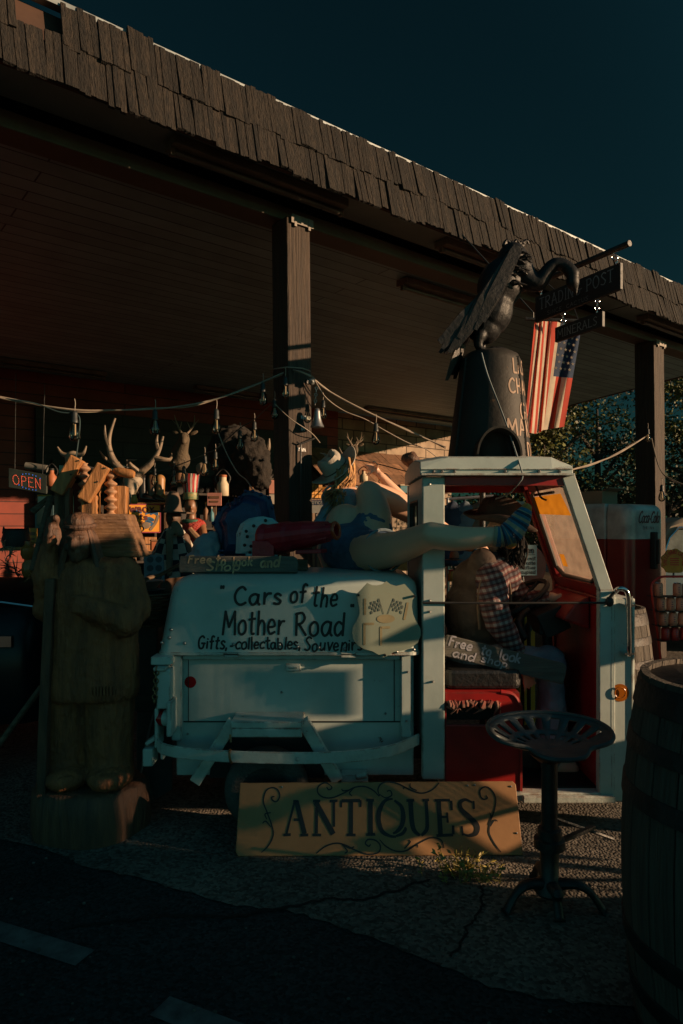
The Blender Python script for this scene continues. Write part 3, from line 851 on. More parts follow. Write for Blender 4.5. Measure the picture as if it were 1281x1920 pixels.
shy.add([shp(723 + 17 * math.cos(a * .3142), 1159 + 8 * math.sin(a * .3142), .0016) for a in range(20)], [tuple(range(20))])
for a0, b0, a1, b1 in ((683, 1168, 683, 1206), (683, 1168, 700, 1168), (714, 1175, 714, 1207), (714, 1175, 730, 1175), (684, 1122, 684, 1150), (764, 1130, 758, 1160)):
    shy.strokes([([(a0, -b0), (a1, -b1)], 1)], lambda u, v: shp(u, -v, .0016), 4.5)
shy.build('faded_emblem', mat('faded_yellow_print', (0.35, 0.29, 0.16), .6), sho)
sc_ = MB()
for px, py in ((672, 1114), (776, 1117), (721, 1226)): sc_.tube([shp(px, py, .016), shp(px, py, -.02)], .006, 8)
sc_.build('screws', IRON, sho)

# -- rear body under the lid
bd = MB()
bd.bx(-.80, .35, Y0 + .055, Y1 - .05, TZ(1462), .836)                    # recessed side panel
bd.build('body_panel', WHITE, truck, bevel=.006)
fr = MB()
fr.bx(-.812, -.765, Y0 + .012, Y0 + .054, .42, .829)
fr.bx(.285, .335, Y0 + .012, Y0 + .054, TZ(1385), .829)
fr.bx(-.764, .284, Y0 + .025, Y0 + .054, .805, .829)
fr.build('panel_frame', WHITE, truck, bevel=.004)
sm2 = MB()
sm2.bx(-.765, .29, Y0 + .0515, Y0 + .0545, .497, .503); sm2.bx(.253, .257, Y0 + .0515, Y0 + .0545, .50, .80); sm2.bx(-.742, -.739, Y0 + .0515, Y0 + .0545, .50, .80)
sm2.build('panel_seams', BLACK, truck)
rb = MB()
for px, py in ((765, 1260), (762, 1352), (528, 1298), (723, 1338), (352, 1376), (700, 1470)): rb.ell(T(px, py, .008 if px > 740 else .052), (.006, .008, .006), n=8, m=5)
rb.build('bolts', STEEL, truck, smooth=True)
hg = MB()
for px in (420, 640):
    hg.bx(TX(px), TX(px) + .07, Y0 - .004, Y0 + .012, .822, .842); hg.tube([(TX(px), Y0 - .004, .842), (TX(px) + .07, Y0 - .004, .842)], .006, 8)
hg.build('lid_hinges', WHITE2, lido)
lk = MB(); lk.bx(TX(535), TX(562), Y0 + .040, Y0 + .0545, TZ(1262), TZ(1248)); lk.tube([(TX(541), Y0 + .036, TZ(1255)), (TX(556), Y0 + .036, TZ(1255))], .004, 8)
lk.build('latch', WHITE2, truck, bevel=.003)
# -- dark wheel arch and rear wheels
arch = MB()
arch.prism([(-.64, .23), (-.62, .36), (-.55, .44), (-.45, .475), (-.27, .475), (-.17, .44), (-.10, .36), (-.08, .23)], (0, Y0 + .0535, 0), (1, 0, 0), (0, 0, 1), .004)
arch.build('wheel_arch', BLACK, truck)
TYRE = mat('tyre_rubber', (0.10, 0.095, 0.085), 0.8, scale=8, bump=.5, bscale=60)
def wheel(c, r, w):
    F = Matrix(((1, 0, 0), (0, 0, -1), (0, 1, 0)))      # axis along world y
    prof = [(r * .43, -w * .42), (r * .58, -w / 2), (r * .8, -w / 2 - .006), (r * .95, -w * .42), (r, -w * .25), (r * 1.005, 0), (r, w * .25), (r * .95, w * .42), (r * .8, w / 2 + .006), (r * .58, w / 2), (r * .43, w * .42), (r * .43, -w * .42)]
    t = MB(); t.lathe(prof, c, F, 36)
    wo = t.build('wheel', TYRE, truck, smooth=True)
    rm = MB(); rm.lathe([(.02, -w * .3), (r * .25, -w * .32), (r * .40, -w * .2), (r * .44, -w * .44)], c, F, 28); rm.lathe([(.02, w * .3), (r * .3, w * .32), (r * .5, w * .2), (r * .585, w * .5)], c, F, 28)
    rm.build('rim', IRON, wo, smooth=True)
wheel((-.355, Y0 - .005, .200), .198, .11)
wheel((-.355, Y1 - .13, .192), .19, .12)
wheel((1.02, 3.63, .192), .19, .12)
ax = MB(); ax.tube([(-.355, Y0 + .2, .192), (-.355, Y1 - .2, .192)], .03, 8); ax.bx(-.75, 1.25, 3.6, 3.68, .22, .29); ax.bx(-.75, 1.25, 3.86, 3.94, .22, .29)
ax.build('chassis', IRON, truck)
# -- trapezoid step bar in front of the wheel
st = MB()
st.bx(TX(440), TX(570), Y0 - .12, Y0 + .05, TZ(1352), TZ(1340))
st.bx(TX(441), TX(569), Y0 - .121, Y0 - .109, TZ(1368), TZ(1352) - .001)
st.bar(T(438, 1352, -.06), T(366, 1466, -.03), .055, .03, up=(0, 1, 0)); st.bar(T(568, 1350, -.05), T(633, 1462, -.03), .055, .05, up=(0, 1, 0))
st.build('step_bar', WHITE2, truck, bevel=.004)
bp = MB()
pts = spline([(TX(296), Y0 + .03, TZ(1387)), (TX(315), Y0 - .11, TZ(1389)), (TX(390), Y0 - .145, TZ(1396)), (TX(520), Y0 - .155, TZ(1400)), (TX(640), Y0 - .145, TZ(1400)), (TX(730), Y0 - .10, TZ(1394)), (TX(786), Y0 + .02, TZ(1388))], 5)
rg = []
for i, q in enumerate(pts):
    d = (Vector(pts[min(i + 1, len(pts) - 1)]) - Vector(pts[max(i - 1, 0)])).normalized(); s_ = Vector((d.y, -d.x, 0)) * .006
    q = Vector(q); h = Vector((0, 0, .026))
    rg.append([q - s_ - h, q + s_ - h, q + s_ + h, q - s_ + h])
bp.loft(rg); bp.ell((TX(562), Y0 - .157, TZ(1402)), (.009, .006, .009), n=8, m=5)
bp.build('bumper_bar', WHITE2, truck, bevel=.002)
hk = MB(); hk.tube([T(432, 1377, -.15), T(433, 1392, -.16)], .005, 6); hk.torus(T(433, 1418, -.15), .028, .006, Matrix.Rotation(R_(80), 3, 'Y'), 16, 6)
hk.build('tie_ring', mat('rusty_brass', (0.4, 0.22, 0.1), .5, metal=.6), truck)
ft = MB(); ft.bx(TX(640), TX(690), Y0 - .03, Y0 + .05, TZ(1462), TZ(1449)); ft.tube([T(668, 1456, -.03), T(688, 1452, -.03)], .014, 8)
ft.build('foot_peg', WHITE2, truck, bevel=.003)
# -- rear corner: bracket, lamp, chain, mud guard
cb = MB()
cb.bx(TX(301), TX(326), Y0 - .07, Y0 + .05, TZ(1322), TZ(1250)); cb.bx(TX(288), TX(326), Y0 - .05, Y0 + .05, TZ(1243), TZ(1228))
cb.bx(TX(296), TX(318), Y0 - .085, Y0 + .02, TZ(1252), TZ(1245)); cb.bx(TX(322), TX(331), Y0 - .10, Y0 + .03, TZ(1370), TZ(1307))
cb.bx(TX(296), TX(303), Y0 - .06, Y0 + .05, TZ(1395), TZ(1322)); cb.bx(TX(275), TX(294), Y0 - .07, Y0 + .03, TZ(1428), TZ(1396)); cb.bar(T(276, 1393, -.02), T(300, 1376, -.02), .06, .02)
cb.bx(TX(306), TX(312), Y0 - .05, Y0 + .02, TZ(1418), TZ(1396))
cb.build('corner_bracket', WHITE, truck, bevel=.005)
tl = MB(); tl.ell(T(313, 1346, -.03), (.038, .042, .038), n=18, m=12); to = tl.build('tail_lamp', WHITE, truck, smooth=True)
tr_ = MB(); tr_.lathe([(.001, -.052), (.03, -.045), (.037, -.03), (.037, -.014)], T(313, 1346, -.03), Matrix(((0, 0, 1), (1, 0, 0), (0, 1, 0))), 18)
REDL = mat('red_lens', (0.42, 0.006, 0.006), .15, amount=.3)
tr_.build('lens', REDL, to, smooth=True)
ch = MB()
for i in range(9):
    c = T(294 - .5 * i, 1254 + i * 7.6, -.075)
    ch.torus(c, .0115, .0035, (Matrix.Rotation(R_(90), 3, 'X') if i % 2 else Matrix.Rotation(R_(90), 3, 'Y')) @ Matrix.Diagonal((1, 1, 1)), 12, 6)
ch.build('chain', mat('old_brass', (0.35, 0.24, 0.12), .4, metal=.8), truck, smooth=True)
rd = MB(); rd.lathe([(.001, -.012), (.02, -.010), (.028, -.004), (.028, 0)], T(357, 1279, .052), Matrix(((1, 0, 0), (0, 0, 1), (0, -1, 0))), 22)
rd.lathe([(.001, -.014), (.005, -.012)], T(357, 1279, .052), Matrix(((1, 0, 0), (0, 0, 1), (0, -1, 0))), 10)
F_Y = Matrix(((1, 0, 0), (0, 0, 1), (0, -1, 0)))       # local z -> world -y
rd = MB(); rd.lathe([(.028, 0), (.028, .004), (.02, .010), (.001, .012)], T(357, 1279, .052), F_Y, 22)
rd.build('red_reflector', REDL, truck, smooth=True)
gd = MB(); gd.tube([T(303, 1300, .12), T(282, 1360, .12), T(270, 1420, .12), T(262, 1470, .12), T(268, 1510, .12), T(276, 1532, .12)], .006, 6, 4)
gd.build('mud_flap_rod', STEEL, truck, smooth=True)
gf = MB(); gf.prism([(TX(290), TZ(1330)), (TX(272), TZ(1410)), (TX(263), TZ(1470)), (TX(275), TZ(1520)), (TX(310), TZ(1500)), (TX(310), TZ(1330))], (0, Y0 + .14, 0), (1, 0, 0), (0, 0, 1), .01)
gf.build('mud_flap', BLACK, truck)

# -- cab
XB0, XB1 = TX(792), TX(834)
cab = MB()
cab.bx(XB0, XB1, Y0 - .002, Y0 + .05, TZ(1462), 1.680)                       # near rear pillar
cab.build('cab_pillar', WHITE, truck, bevel=.006)
cf = MB(); cf.bx(XB0, XB1, Y1 - .05, Y1, TZ(1462), 1.680); cf.build('cab_pillar', WHITE, truck, bevel=.006)
pb_ = MB()
for py in (908, 1126, 1147, 1278): pb_.ell(T(812 if py > 1200 else 806, py, -.003), (.008, .010, .006), n=8, m=5)
pb_.build('bolts', STEEL, truck, smooth=True)
bkp = MB()                                                              # rear cab wall with its window hole
xw = XB0 + .004
WY0, WY1, WZ0, WZ1 = 3.48, 3.84, 1.34, 1.57
for a, b, c, d in ((Y0 + .052, WY0, .40, 1.68), (WY1, Y1 - .052, .40, 1.68), (WY0, WY1, .40, WZ0), (WY0, WY1, WZ1, 1.68)):
    bkp.bx(xw, xw + .02, a, b, c, d)
bko = bkp.build('rear_cab_wall', WHITE, truck)
rwf = MB()
for p, q in (((WY0, WZ0), (WY1, WZ0)), ((WY1, WZ0), (WY1, WZ1)), ((WY1, WZ1), (WY0, WZ1)), ((WY0, WZ1), (WY0, WZ0))):
    rwf.tube([(xw + .01, p[0], p[1]), (xw + .01, q[0], q[1])], .016, 8)
rwf.build('window_rubber', BLACK, bko)
rf = MB()
XR1 = TX(1072)
for k in range(1):
    rg = []
    for x in (XB0 - .012, XB0 + .12, (XB0 + XR1) / 2, XR1 - .10, XR1 + .0):
        zt = 1.752 + (.022 if XB0 < x < XR1 - .02 else 0) - (.02 if x > XR1 - .02 else 0)
        rg.append([Vector((x, Y0 - .02, 1.685)), Vector((x, Y0 - .02, 1.72)), Vector((x, Y0 - .006, zt)), Vector((x, Y0 + .25, zt + .03)), Vector((x, Y1 - .25, zt + .03)), Vector((x, Y1 + .006, zt)), Vector((x, Y1 + .02, 1.72)), Vector((x, Y1 + .02, 1.685))])
    rf.loft(rg)
rfo = rf.build('cab_roof', WHITE, truck, bevel=.003)
gu = MB(); gu.bar((XB0 - .01, Y0 - .034, 1.690), (XR1, Y0 - .034, 1.690), .026, .010); gu.bar((XB0 - .01, Y0 - .024, 1.716), (XR1, Y0 - .024, 1.716), .008, .004)
gu.build('gutter', WHITE2, rfo, bevel=.002)
rr_ = MB()
for px in (812, 828, 851, 945, 1008, 1046): rr_.ell((TX(px), Y0 - .026, TZ(885)), (.008, .018, .008), n=8, m=6)
rr_.build('rivets', STEEL, rfo, smooth=True)
hl = MB(); hl.bx(XB1, XR1 - .02, Y0 + .03, Y1 - .03, 1.675, 1.683); hl.bx(XB1 + .001, XR1 - .02, Y0 + .005, Y0 + .028, 1.640, 1.683); hl.bx(XB1, XR1 - .02, Y1 - .028, Y1 - .005, 1.640, 1.683)
hl.build('headliner', RED, rfo)
# windscreen pillars
AT = Vector((TX(1066), 0, 1.685)); AB = Vector((TX(1139), 0, TZ(1112)))
def ap_(y, m_, w, nm='windscreen_pillar'):
    a = MB(); a.bar(AT + Vector((0, y, 0)), AB + Vector((0, y, 0)), .045, w, up=(1, 0, .4))
    a.bar(AB + Vector((0, y, .015)), (TX(1138), y, .14), .046, .075, up=(1, 0, 0)); return a.build(nm, m_, truck, bevel=.004)
ap_(Y0 + .02, WHITE, .062); ap_(Y1 - .04, RED, .07)
wf = MB()
def WS(s, y, off=0): q = AT.lerp(AB, s); return Vector((q.x + off, y, q.z + off * .4))
ya, yb = Y0 + .075, Y1 - .105
wf.bar(WS(.02, ya, -.0), WS(.02, yb), .06, .05, up=(1, 0, .4)); wf.bar(WS(.97, Y0 + .044), WS(.97, Y1 - .064), .06, .06, up=(1, 0, .4))
wf.bar(WS(.05, yb + .03), WS(.95, yb + .03), .04, .05, up=(1, 0, .4))
wo = wf.build('windscreen_frame', RED, truck, bevel=.004)
wr = MB(); cor = [WS(.09, ya - .02), WS(.06, ya + .05), WS(.06, yb - .08), WS(.11, yb), WS(.84, yb), WS(.92, yb - .10), WS(.93, ya + .06), WS(.87, ya - .02)]
wr.tube([q + Vector((-.012, 0, 0)) for q in cor] , .013, 8, closed=True)
wr.build('window_rubber', mat('grey_rubber', (.09, .085, .075), .5), wo, smooth=True)
GL_ = mat('dusty_windscreen', (0.46, 0.34, 0.25), 0.25, col2=(0.36, 0.26, 0.19), scale=5)
n, l = GL_.node_tree.nodes, GL_.node_tree.links
tp = n.new('ShaderNodeBsdfTransparent'); tl_ = n.new('ShaderNodeBsdfTranslucent'); tl_.inputs[0].default_value = (.50, .38, .30, 1)
m1 = n.new('ShaderNodeMixShader'); m1.inputs[0].default_value = .62
m2 = n.new('ShaderNodeMixShader')
ns = n.new('ShaderNodeTexNoise'); ns.inputs['Scale'].default_value = 7; ns.inputs['Detail'].default_value = 8
mr = n.new('ShaderNodeMapRange'); mr.inputs[1].default_value = .3; mr.inputs[2].default_value = .75; mr.inputs[3].default_value = .20; mr.inputs[4].default_value = .44
l.new(ns.outputs[0], mr.inputs[0]); l.new(mr.outputs[0], m2.inputs[0])
l.new(n['Principled BSDF'].outputs[0], m1.inputs[1]); l.new(tl_.outputs[0], m1.inputs[2])
l.new(tp.outputs[0], m2.inputs[1]); l.new(m1.outputs[0], m2.inputs[2]); l.new(m2.outputs[0], n['Material Output'].inputs[0])
gl = MB(); gl.add([WS(.05, ya - .02), WS(.05, yb), WS(.94, yb), WS(.94, ya - .02)], [(0, 1, 2, 3)])
glo = gl.build('windscreen', GL_, truck, solid=.004)
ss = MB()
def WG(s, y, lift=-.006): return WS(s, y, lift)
ss.add([WG(.13, ya + .10), WG(.13, ya + .72), WG(.30, ya + .62), WG(.33, ya + .05)], [(0, 1, 2, 3)])  # orange band stands in for a reflection in the windscreen
ORT = mat('orange_translucent', (0.55, 0.20, 0.02), .5); ORT.node_tree.nodes['Principled BSDF'].inputs['Transmission Weight'].default_value = .0
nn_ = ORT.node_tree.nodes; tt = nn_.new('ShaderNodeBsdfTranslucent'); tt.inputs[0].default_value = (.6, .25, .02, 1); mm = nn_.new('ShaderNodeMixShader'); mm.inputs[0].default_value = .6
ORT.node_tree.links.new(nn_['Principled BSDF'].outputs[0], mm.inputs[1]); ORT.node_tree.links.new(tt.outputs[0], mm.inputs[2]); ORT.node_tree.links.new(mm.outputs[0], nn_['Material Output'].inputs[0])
ss.build('orange_reflection_band', ORT, glo)
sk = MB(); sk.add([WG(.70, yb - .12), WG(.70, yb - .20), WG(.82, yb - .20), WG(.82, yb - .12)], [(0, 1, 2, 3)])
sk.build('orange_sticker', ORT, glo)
wp = MB(); wp.tube([WG(.0, ya + .30, -.05), WG(.12, ya + .32, -.04), WG(.16, ya + .28, -.03)], .006, 6, 3); wp.tube([WG(.10, ya + .12, -.03), WG(.10, yb - .12, -.03)], .008, 6)
wp.build('wiper_rod', BLACK, truck)
mi = MB(); mi.lathe([(.001, .0), (.045, .004), (.05, .012), (.045, .02), (.001, .022)], P(1001, 1038 - 55, 4.05), Matrix(((0, 0, 1), (1, 0, 0), (0, 1, 0))), 20)
mi.build('mirror', IRON, truck, smooth=True)
# cowl, dash, foot well
dz = MB()
dz.bx(TX(1128), TX(1143), Y0 + .045, Y1 - .045, TZ(1500) + .02, AB.z - .02)
dz.loft([[Vector((x, y, z)) for x, z in ((1.10, .98), (1.235, .93), (1.235, 1.10), (1.16, 1.06))] for y in (Y0 + .14, Y1 - .1)])
dz.build('dashboard', RED, truck, bevel=.012)
nb = MB()
nb.box((1.10, 3.66, .95), (.14, .26, .13), Matrix.Rotation(R_(-25), 3, 'Y')); nb.tube([(1.0, 3.66, 1.0), (.93, 3.60, .94), (.96, 3.56, .86)], .02, 8, 3); nb.tube([(1.0, 3.8, .98), (.95, 3.86, .9), (1.05, 3.9, .8)], .016, 8, 3); nb.box((1.08, 3.6, .93), (.10, .10, .10)); nb.tube([(1.10, 3.66, .9), (1.12, 3.66, .5), (1.14, 3.66, .26)], .028, 8)
nb.build('steering_column', BLACK, truck, bevel=.01)
sw = MB(); SWF = frame_z((-.50, -.06, .86)); SWC = Vector((.93, 3.70, 1.045))
sw.torus(SWC, .20, .014, SWF, 36, 8)
for a in (20, 140, 260): sw.tube([SWC + SWF @ Vector((.03 * math.cos(R_(a)), .03 * math.sin(R_(a)), -.03)), SWC + SWF @ Vector((.195 * math.cos(R_(a)), .195 * math.sin(R_(a)), 0))], .010, 6)
sw.lathe([(.001, .0), (.04, -.005), (.045, -.03), (.03, -.08)], SWC, SWF, 16)
sw.build('steering_wheel', BLACK, truck, smooth=True)
sl = MB(); sl.bx(TX(834), TX(1128), Y0 - .005, Y0 + .06, TZ(1502), TZ(1486)); sl.bx(TX(834), TX(1128), Y0 + .061, Y1 - .06, TZ(1502) + .004, TZ(1488))
sl.bx(TX(978), TX(1150), Y0 - .03, Y0 - .0052, TZ(1502), TZ(1489))
sl.build('door_sill', WHITE2, truck, bevel=.005)
flr = MB(); flr.bx(TX(980), 1.24, Y0 + .062, Y1 - .06, TZ(1487), TZ(1484)); flr.build('floor_mat', BLACK, truck)
# red engine cover under the seat, with its torn opening
ec = MB(); ex0, ex1 = TX(836), TX(976); ez0, ez1 = TZ(1485), TZ(1300); ox0, ox1, oz0, oz1 = TX(838), TX(938), TZ(1362), TZ(1318)
yf = Y0 + .012
for a, b, c, d in ((ex0, ex1, oz1, ez1), (ex0, ex1, ez0, oz0), (ox1, ex1, oz0, oz1), (ex0, ox0, oz0, oz1)): ec.bx(a, b, yf, yf + .02, c, d)
ec.bx(ex0, ex1, yf + .021, Y1 - .06, ez1 - .02, ez1); ec.bx(ex1 - .02, ex1, yf + .021, Y1 - .06, ez0, ez1 - .021)
eo = ec.build('seat_box', RED, truck)
cu = MB(); cu.bar((ex1 + .006, yf + .01, ez0), (ex1 + .006, yf + .01, ez1 - .06), .012, .03); cu.tube([(ex1 - .0, yf + .006, ez1 - .06), (ex1 - .03, yf + .006, ez1 - .012), (ex1 - .09, yf + .006, ez1 + .002)], .012, 8, 3)
for p, q in (((ox0, oz0), (ox1, oz0)), ((ox1, oz0), (ox1, oz1)), ((ox1, oz1), (ox0, oz1))): cu.tube([(p[0], yf - .002, p[1]), (q[0], yf - .002, q[1])], .007, 6)
cu.build('trim', RED, eo, smooth=True)
dk = MB(); dk.bx(ox0 + .002, ox1 - .002, yf + .10, yf + .11, oz0, oz1); dk.build('opening', BLACK, eo)
tn = MB()
for i in range(15):
    u = (i / 14) ** 1.2; x = ox0 + .012 + (ox1 - ox0 - .03) * u
    tn.tube([(x, yf - .004, oz1 + .006), (x + random.uniform(-.02, .02), yf - random.uniform(.004, .018), oz1 - .008 - random.random() * .014), (x + random.uniform(-.04, .04), yf + .004, oz1 - .014 - random.random() ** 2 * .05)], [.012, random.uniform(.006, .013), .002], 6, 3)
tn.build('torn_padding', mat('torn_foam', (.24, .035, .025), .9, col2=(.22, .15, .11), scale=25), eo, smooth=True)
se = MB(); se.loft([rrect(ex0 + .005, ex1 + .03, Y0 + .06, Y1 - .2, .05, z) for z in (ez1 + .002, ez1 + .10)]); se.build('seat_cushion', mat('black_vinyl', (.02, .02, .021), .4, scale=9, bump=.3), truck, bevel=.02)
sbk = MB(); sbk.loft([[Vector((XB0 + .03 + dx, y, z)) for dx, z in ((0, .76), (.12, .76), (.07, 1.14), (0, 1.14))] for y in (Y0 + .12, Y1 - .2)]); sbk.build('seat_back', MATS['black_vinyl'], truck, bevel=.03)
# front corner panel with grab bar and amber lamp
fp = MB()
fp.loft([[Vector((TX(1143), y, AB.z - .02)), Vector((TX(1192), y, TZ(1122))), Vector((TX(1190), y, TZ(1505))), Vector((TX(1143), y, TZ(1505)))] for y in (Y0 + .001, Y1 - .001)])
fp.build('front_panel', WHITE, truck, bevel=.008)
hn = MB(); hn.add([(TX(1143), Y0 + .004, AB.z - .018), (TX(1143), Y0 + .05, AB.z + .05), (TX(1143) + .001, Y0 + .05, AB.z - .018), (TX(1152), Y0 + .004, AB.z - .03)], [(0, 1, 2), (1, 2, 3), (0, 1, 3), (0, 2, 3)]); hn.build('pillar_gusset', WHITE, truck)
fp2 = MB(); fp2.bx(TX(1146), TX(1147.5), Y0 - .004, Y0, TZ(1500), TZ(1125)); fp2.bx(TX(1184), TX(1186), Y0 - .006, Y0, TZ(1500), TZ(1118)); fp2.build('panel_bead', WHITE, truck)
ns_ = MB(); ns_.loft([[Vector((x, y0, z0)), Vector((x, y1, z0)), Vector((x, y1, z1)), Vector((x, y0, z1))] for x, y0, y1, z0, z1 in ((1.401, 3.32, 3.94, .16, 1.06), (1.45, 3.45, 3.82, .24, .98), (1.48, 3.55, 3.72, .34, .86))]); ns_.build('nose', WHITE, truck, bevel=.02, smooth=True)
gb = MB(); gb.tube([T(1152, 1112, -.01), T(1160, 1104, -.05), T(1172, 1106, -.055), T(1178, 1118, -.055), T(1179, 1160, -.055), T(1180, 1222, -.055), T(1178, 1226, -.005)], .011, 10, 4)
for py in (1134, 1224): gb.box(T(1176, py, -.03), (.045, .06, .010))
gb.build('grab_bar', CHROME, truck, smooth=True)
al = MB(); al.lathe([(.042, 0), (.042, .008), (.034, .016), (.02, .02), (.001, .021)], T(1163, 1299, -.001), F_Y, 26); al.torus(T(1163, 1299, -.010), .026, .003, F_Y, 22, 6)
al.build('amber_lamp', mat('amber_lens', (.50, .15, .012), .2, amount=.25), truck, smooth=True)
sp2 = MB(); sp2.tube([T(793, 1130, -.012), T(960, 1131, -.012), T(1139, 1130, -.012)], .0055, 8); sp2.ell(T(1143, 1128, -.02), (.02, .02, .025), n=10, m=6); sp2.tube([T(1139, 1128, -.02), T(1150, 1112, -.02), T(1155, 1108, -.03)], .008, 6)
sp2.build('door_rope', BLACK, truck, smooth=True)
# ================================================================== THE TWO DRESSED DUMMIES
SKIN = mat('mannequin_skin', (0.78, 0.47, 0.32), 0.42, amount=.12, scale=3)
DENIM = mat('blue_denim', (0.10, 0.17, 0.26), 0.85, col2=(0.06, 0.10, 0.17), scale=14, bump=.5, bscale=60)
PALED = mat('pale_denim', (0.26, 0.34, 0.38), 0.85, col2=(0.18, 0.25, 0.30), scale=12, bump=.4, bscale=50)
# ---- reclining figure on the rear box
woman = thing('mannequin', 'reclining dummy in denim shorts and straw hat with one leg stretched over the truck cab', 'mannequin', P(665, 1070, 3.85))
hipc = P(662, 1030, 3.86)
b = MB()
kneeN, ankN = P(808, 1003, 3.15), P(932, 1004, 3.10)
kneeF, ankF = P(692, 926, 4.13), P(838, 1000, 4.31)
b.caps([P(672, 1036, 3.78), P(735, 1030, 3.42), kneeN], [.115, .088, .062], 16, 5)
b.caps([kneeN, P(862, 1010, 3.12), ankN], [.062, .058, .041], 16, 5)
b.caps([P(692, 1020, 3.92), P(702, 970, 4.0), kneeF], [.12, .105, .082], 16, 5)
b.caps([kneeF, P(752, 949, 4.24), ankF], [.082, .082, .052], 16, 5)
b.caps([ankF, P(905, 1025, 4.34)], [.050, .045], 12)
b.ell(hipc, (.17, .15, .13)); b.ell(P(648, 985, 4.06), (.125, .11, .13))
b.ell(P(650, 945, 4.27), (.125, .10, .12)); b.caps([P(628, 930, 4.32), P(678, 934, 4.36)], [.07, .07])
b.caps([P(646, 930, 4.34), P(638, 905, 4.42)], [.05, .045])
# head: skull, jaw, nose, brow, ears
hd = P(634, 884, 4.46)
hf = Vector((.62, -.35, .30)).normalized()           # the way the face looks
HF = frame_z(Vector((-.45, .1, .86)), hf)
b.ell(hd, (.085, .098, .115), HF, 20, 14); b.ell(hd + hf * .045 - HF @ Vector((0, 0, .055)), (.055, .055, .055))
b.ell(hd + hf * .105 - HF @ Vector((0, 0, .01)), (.012, .02, .022), HF); b.ell(hd + hf * .10 - HF @ Vector((0, 0, .05)), (.022, .010, .010), HF)
for s_ in (-1, 1): b.ell(hd + HF @ Vector((s_ * .085, 0, -.01)), (.012, .022, .03), HF)
# raised arm and hand
el, wr_ = P(778, 958, 4.50), P(713, 891, 4.46)
b.caps([P(684, 938, 4.38), el], [.05, .042], 12); b.caps([el, P(745, 925, 4.48), wr_], [.042, .038, .026], 12, 4)
pm = P(703, 882, 4.46); b.ell(pm, (.042, .016, .030), Matrix.Rotation(R_(30), 3, 'Y'))
for k, (px, py, qx, qy) in enumerate(((700, 873, 686, 870), (698, 876, 682, 874), (697, 881, 683, 882), (697, 886, 688, 892))):
    b.caps([pm, P(px, py, 4.46 - .012 * k), P(qx, qy, 4.45 - .012 * k)], [.011, .0095, .008], 8)
b.caps([P(708, 874, 4.44), P(703, 866, 4.42), P(694, 867, 4.41)], [.011, .010, .008], 8)
# propping arm and hand flat on the lid
b.caps([P(630, 932, 4.28), P(603, 985, 4.16), P(606, 1040, 3.98), P(612, 1062, 3.92)], [.05, .042, .034, .026], 12)
for k in range(5): b.caps([P(612, 1064, 3.92), P(600 + k * 7, 1073, 3.86 - .004 * k)], [.012, .009], 8)
b.build('body', SKIN, woman, remesh=.0085, rsm=6)
# shorts, waistcoat, sleeve
d = MB()
d.ell(hipc, (.185, .165, .145)); d.caps([P(668, 1040, 3.80), P(712, 1033, 3.60)], [.135, .112], 16); d.caps([P(680, 1025, 3.96), P(698, 992, 3.97)], [.138, .122], 16); d.ell(P(657, 1000, 3.93), (.14, .125, .06))
d.ell(P(676, 1052, 3.82), (.16, .13, .08))
sho_ = d.build('shorts', DENIM, woman, remesh=.009, rsm=5, disp=(.06, .014))
hm = MB()
hmF = frame_z(P(735, 1030, 3.42) - P(672, 1036, 3.78))
hm.tube([P(720, 1033, 3.555) + hmF @ Vector(((.112) * math.cos(a * .2618), (.112) * math.sin(a * .2618), 0)) for a in range(24)], .008, 6, closed=True)
hm.build('frayed_hem', PALED, sho_, smooth=True)
d = MB(); d.ell(P(646, 948, 4.27), (.132, .115, .125)); d.caps([P(626, 932, 4.31), P(676, 936, 4.35)], [.080, .078], 12)
d.ell(P(632, 972, 4.22), (.09, .11, .08))
d.build('waistcoat', PALED, woman, remesh=.010, rsm=4, disp=(.07, .018))
d = MB(); d.caps([P(630, 942, 4.26), P(605, 985, 4.15), P(605, 1015, 4.05)], [.062, .060, .052], 14); d.caps([P(612, 990, 4.02), P(630, 1040, 3.93), P(645, 1070, 3.88)], [.045, .05, .03], 12)
d.build('sleeve', PALED, woman, remesh=.010, rsm=4, disp=(.05, .016))
ts = MB(); ts.ell(P(648, 1003, 3.885), (.13, .10, .06)); ts.build('printed_shirt', mat('printed_cotton', (0.22, 0.24, 0.22), .85, col2=(0.30, 0.10, 0.08), scale=16, bump=.3), woman, remesh=.010, disp=(.05, .02))
# hair
HAIR = mat('auburn_hair', (0.58, 0.32, 0.13), 0.5, col2=(0.26, 0.12, 0.05), scale=20, island=.5)
hr = MB(); rnd = random.Random(5)
for i in range(320):
    s0 = P(640 + rnd.uniform(-10, 20), 878 + rnd.uniform(-10, 14), 4.44 + rnd.uniform(-.09, .06))
    x1 = rnd.uniform(604, 650); y1 = rnd.uniform(920, 972)
    e0 = P(x1, y1, 4.20 + rnd.uniform(-.10, .05))
    m0 = P(rnd.uniform(628, 655), rnd.uniform(905, 922), 4.32 + rnd.uniform(-.08, .05))
    hr.tube([s0, m0, e0], [.007, .007, .0015], 5, 4)
for i in range(130):
    s0 = P(656 + rnd.uniform(-3, 9), 866 + rnd.uniform(-8, 12), 4.40 + rnd.uniform(-.07, .05)); e0 = P(rnd.uniform(632, 656), rnd.uniform(905, 945), 4.24 + rnd.uniform(-.04, .03))
    hr.tube([s0, s0.lerp(e0, .5) + Vector((.02, -.03, -.01)), e0], [.006, .006, .0015], 5, 4)
hr.build('hair', HAIR, woman, smooth=True)
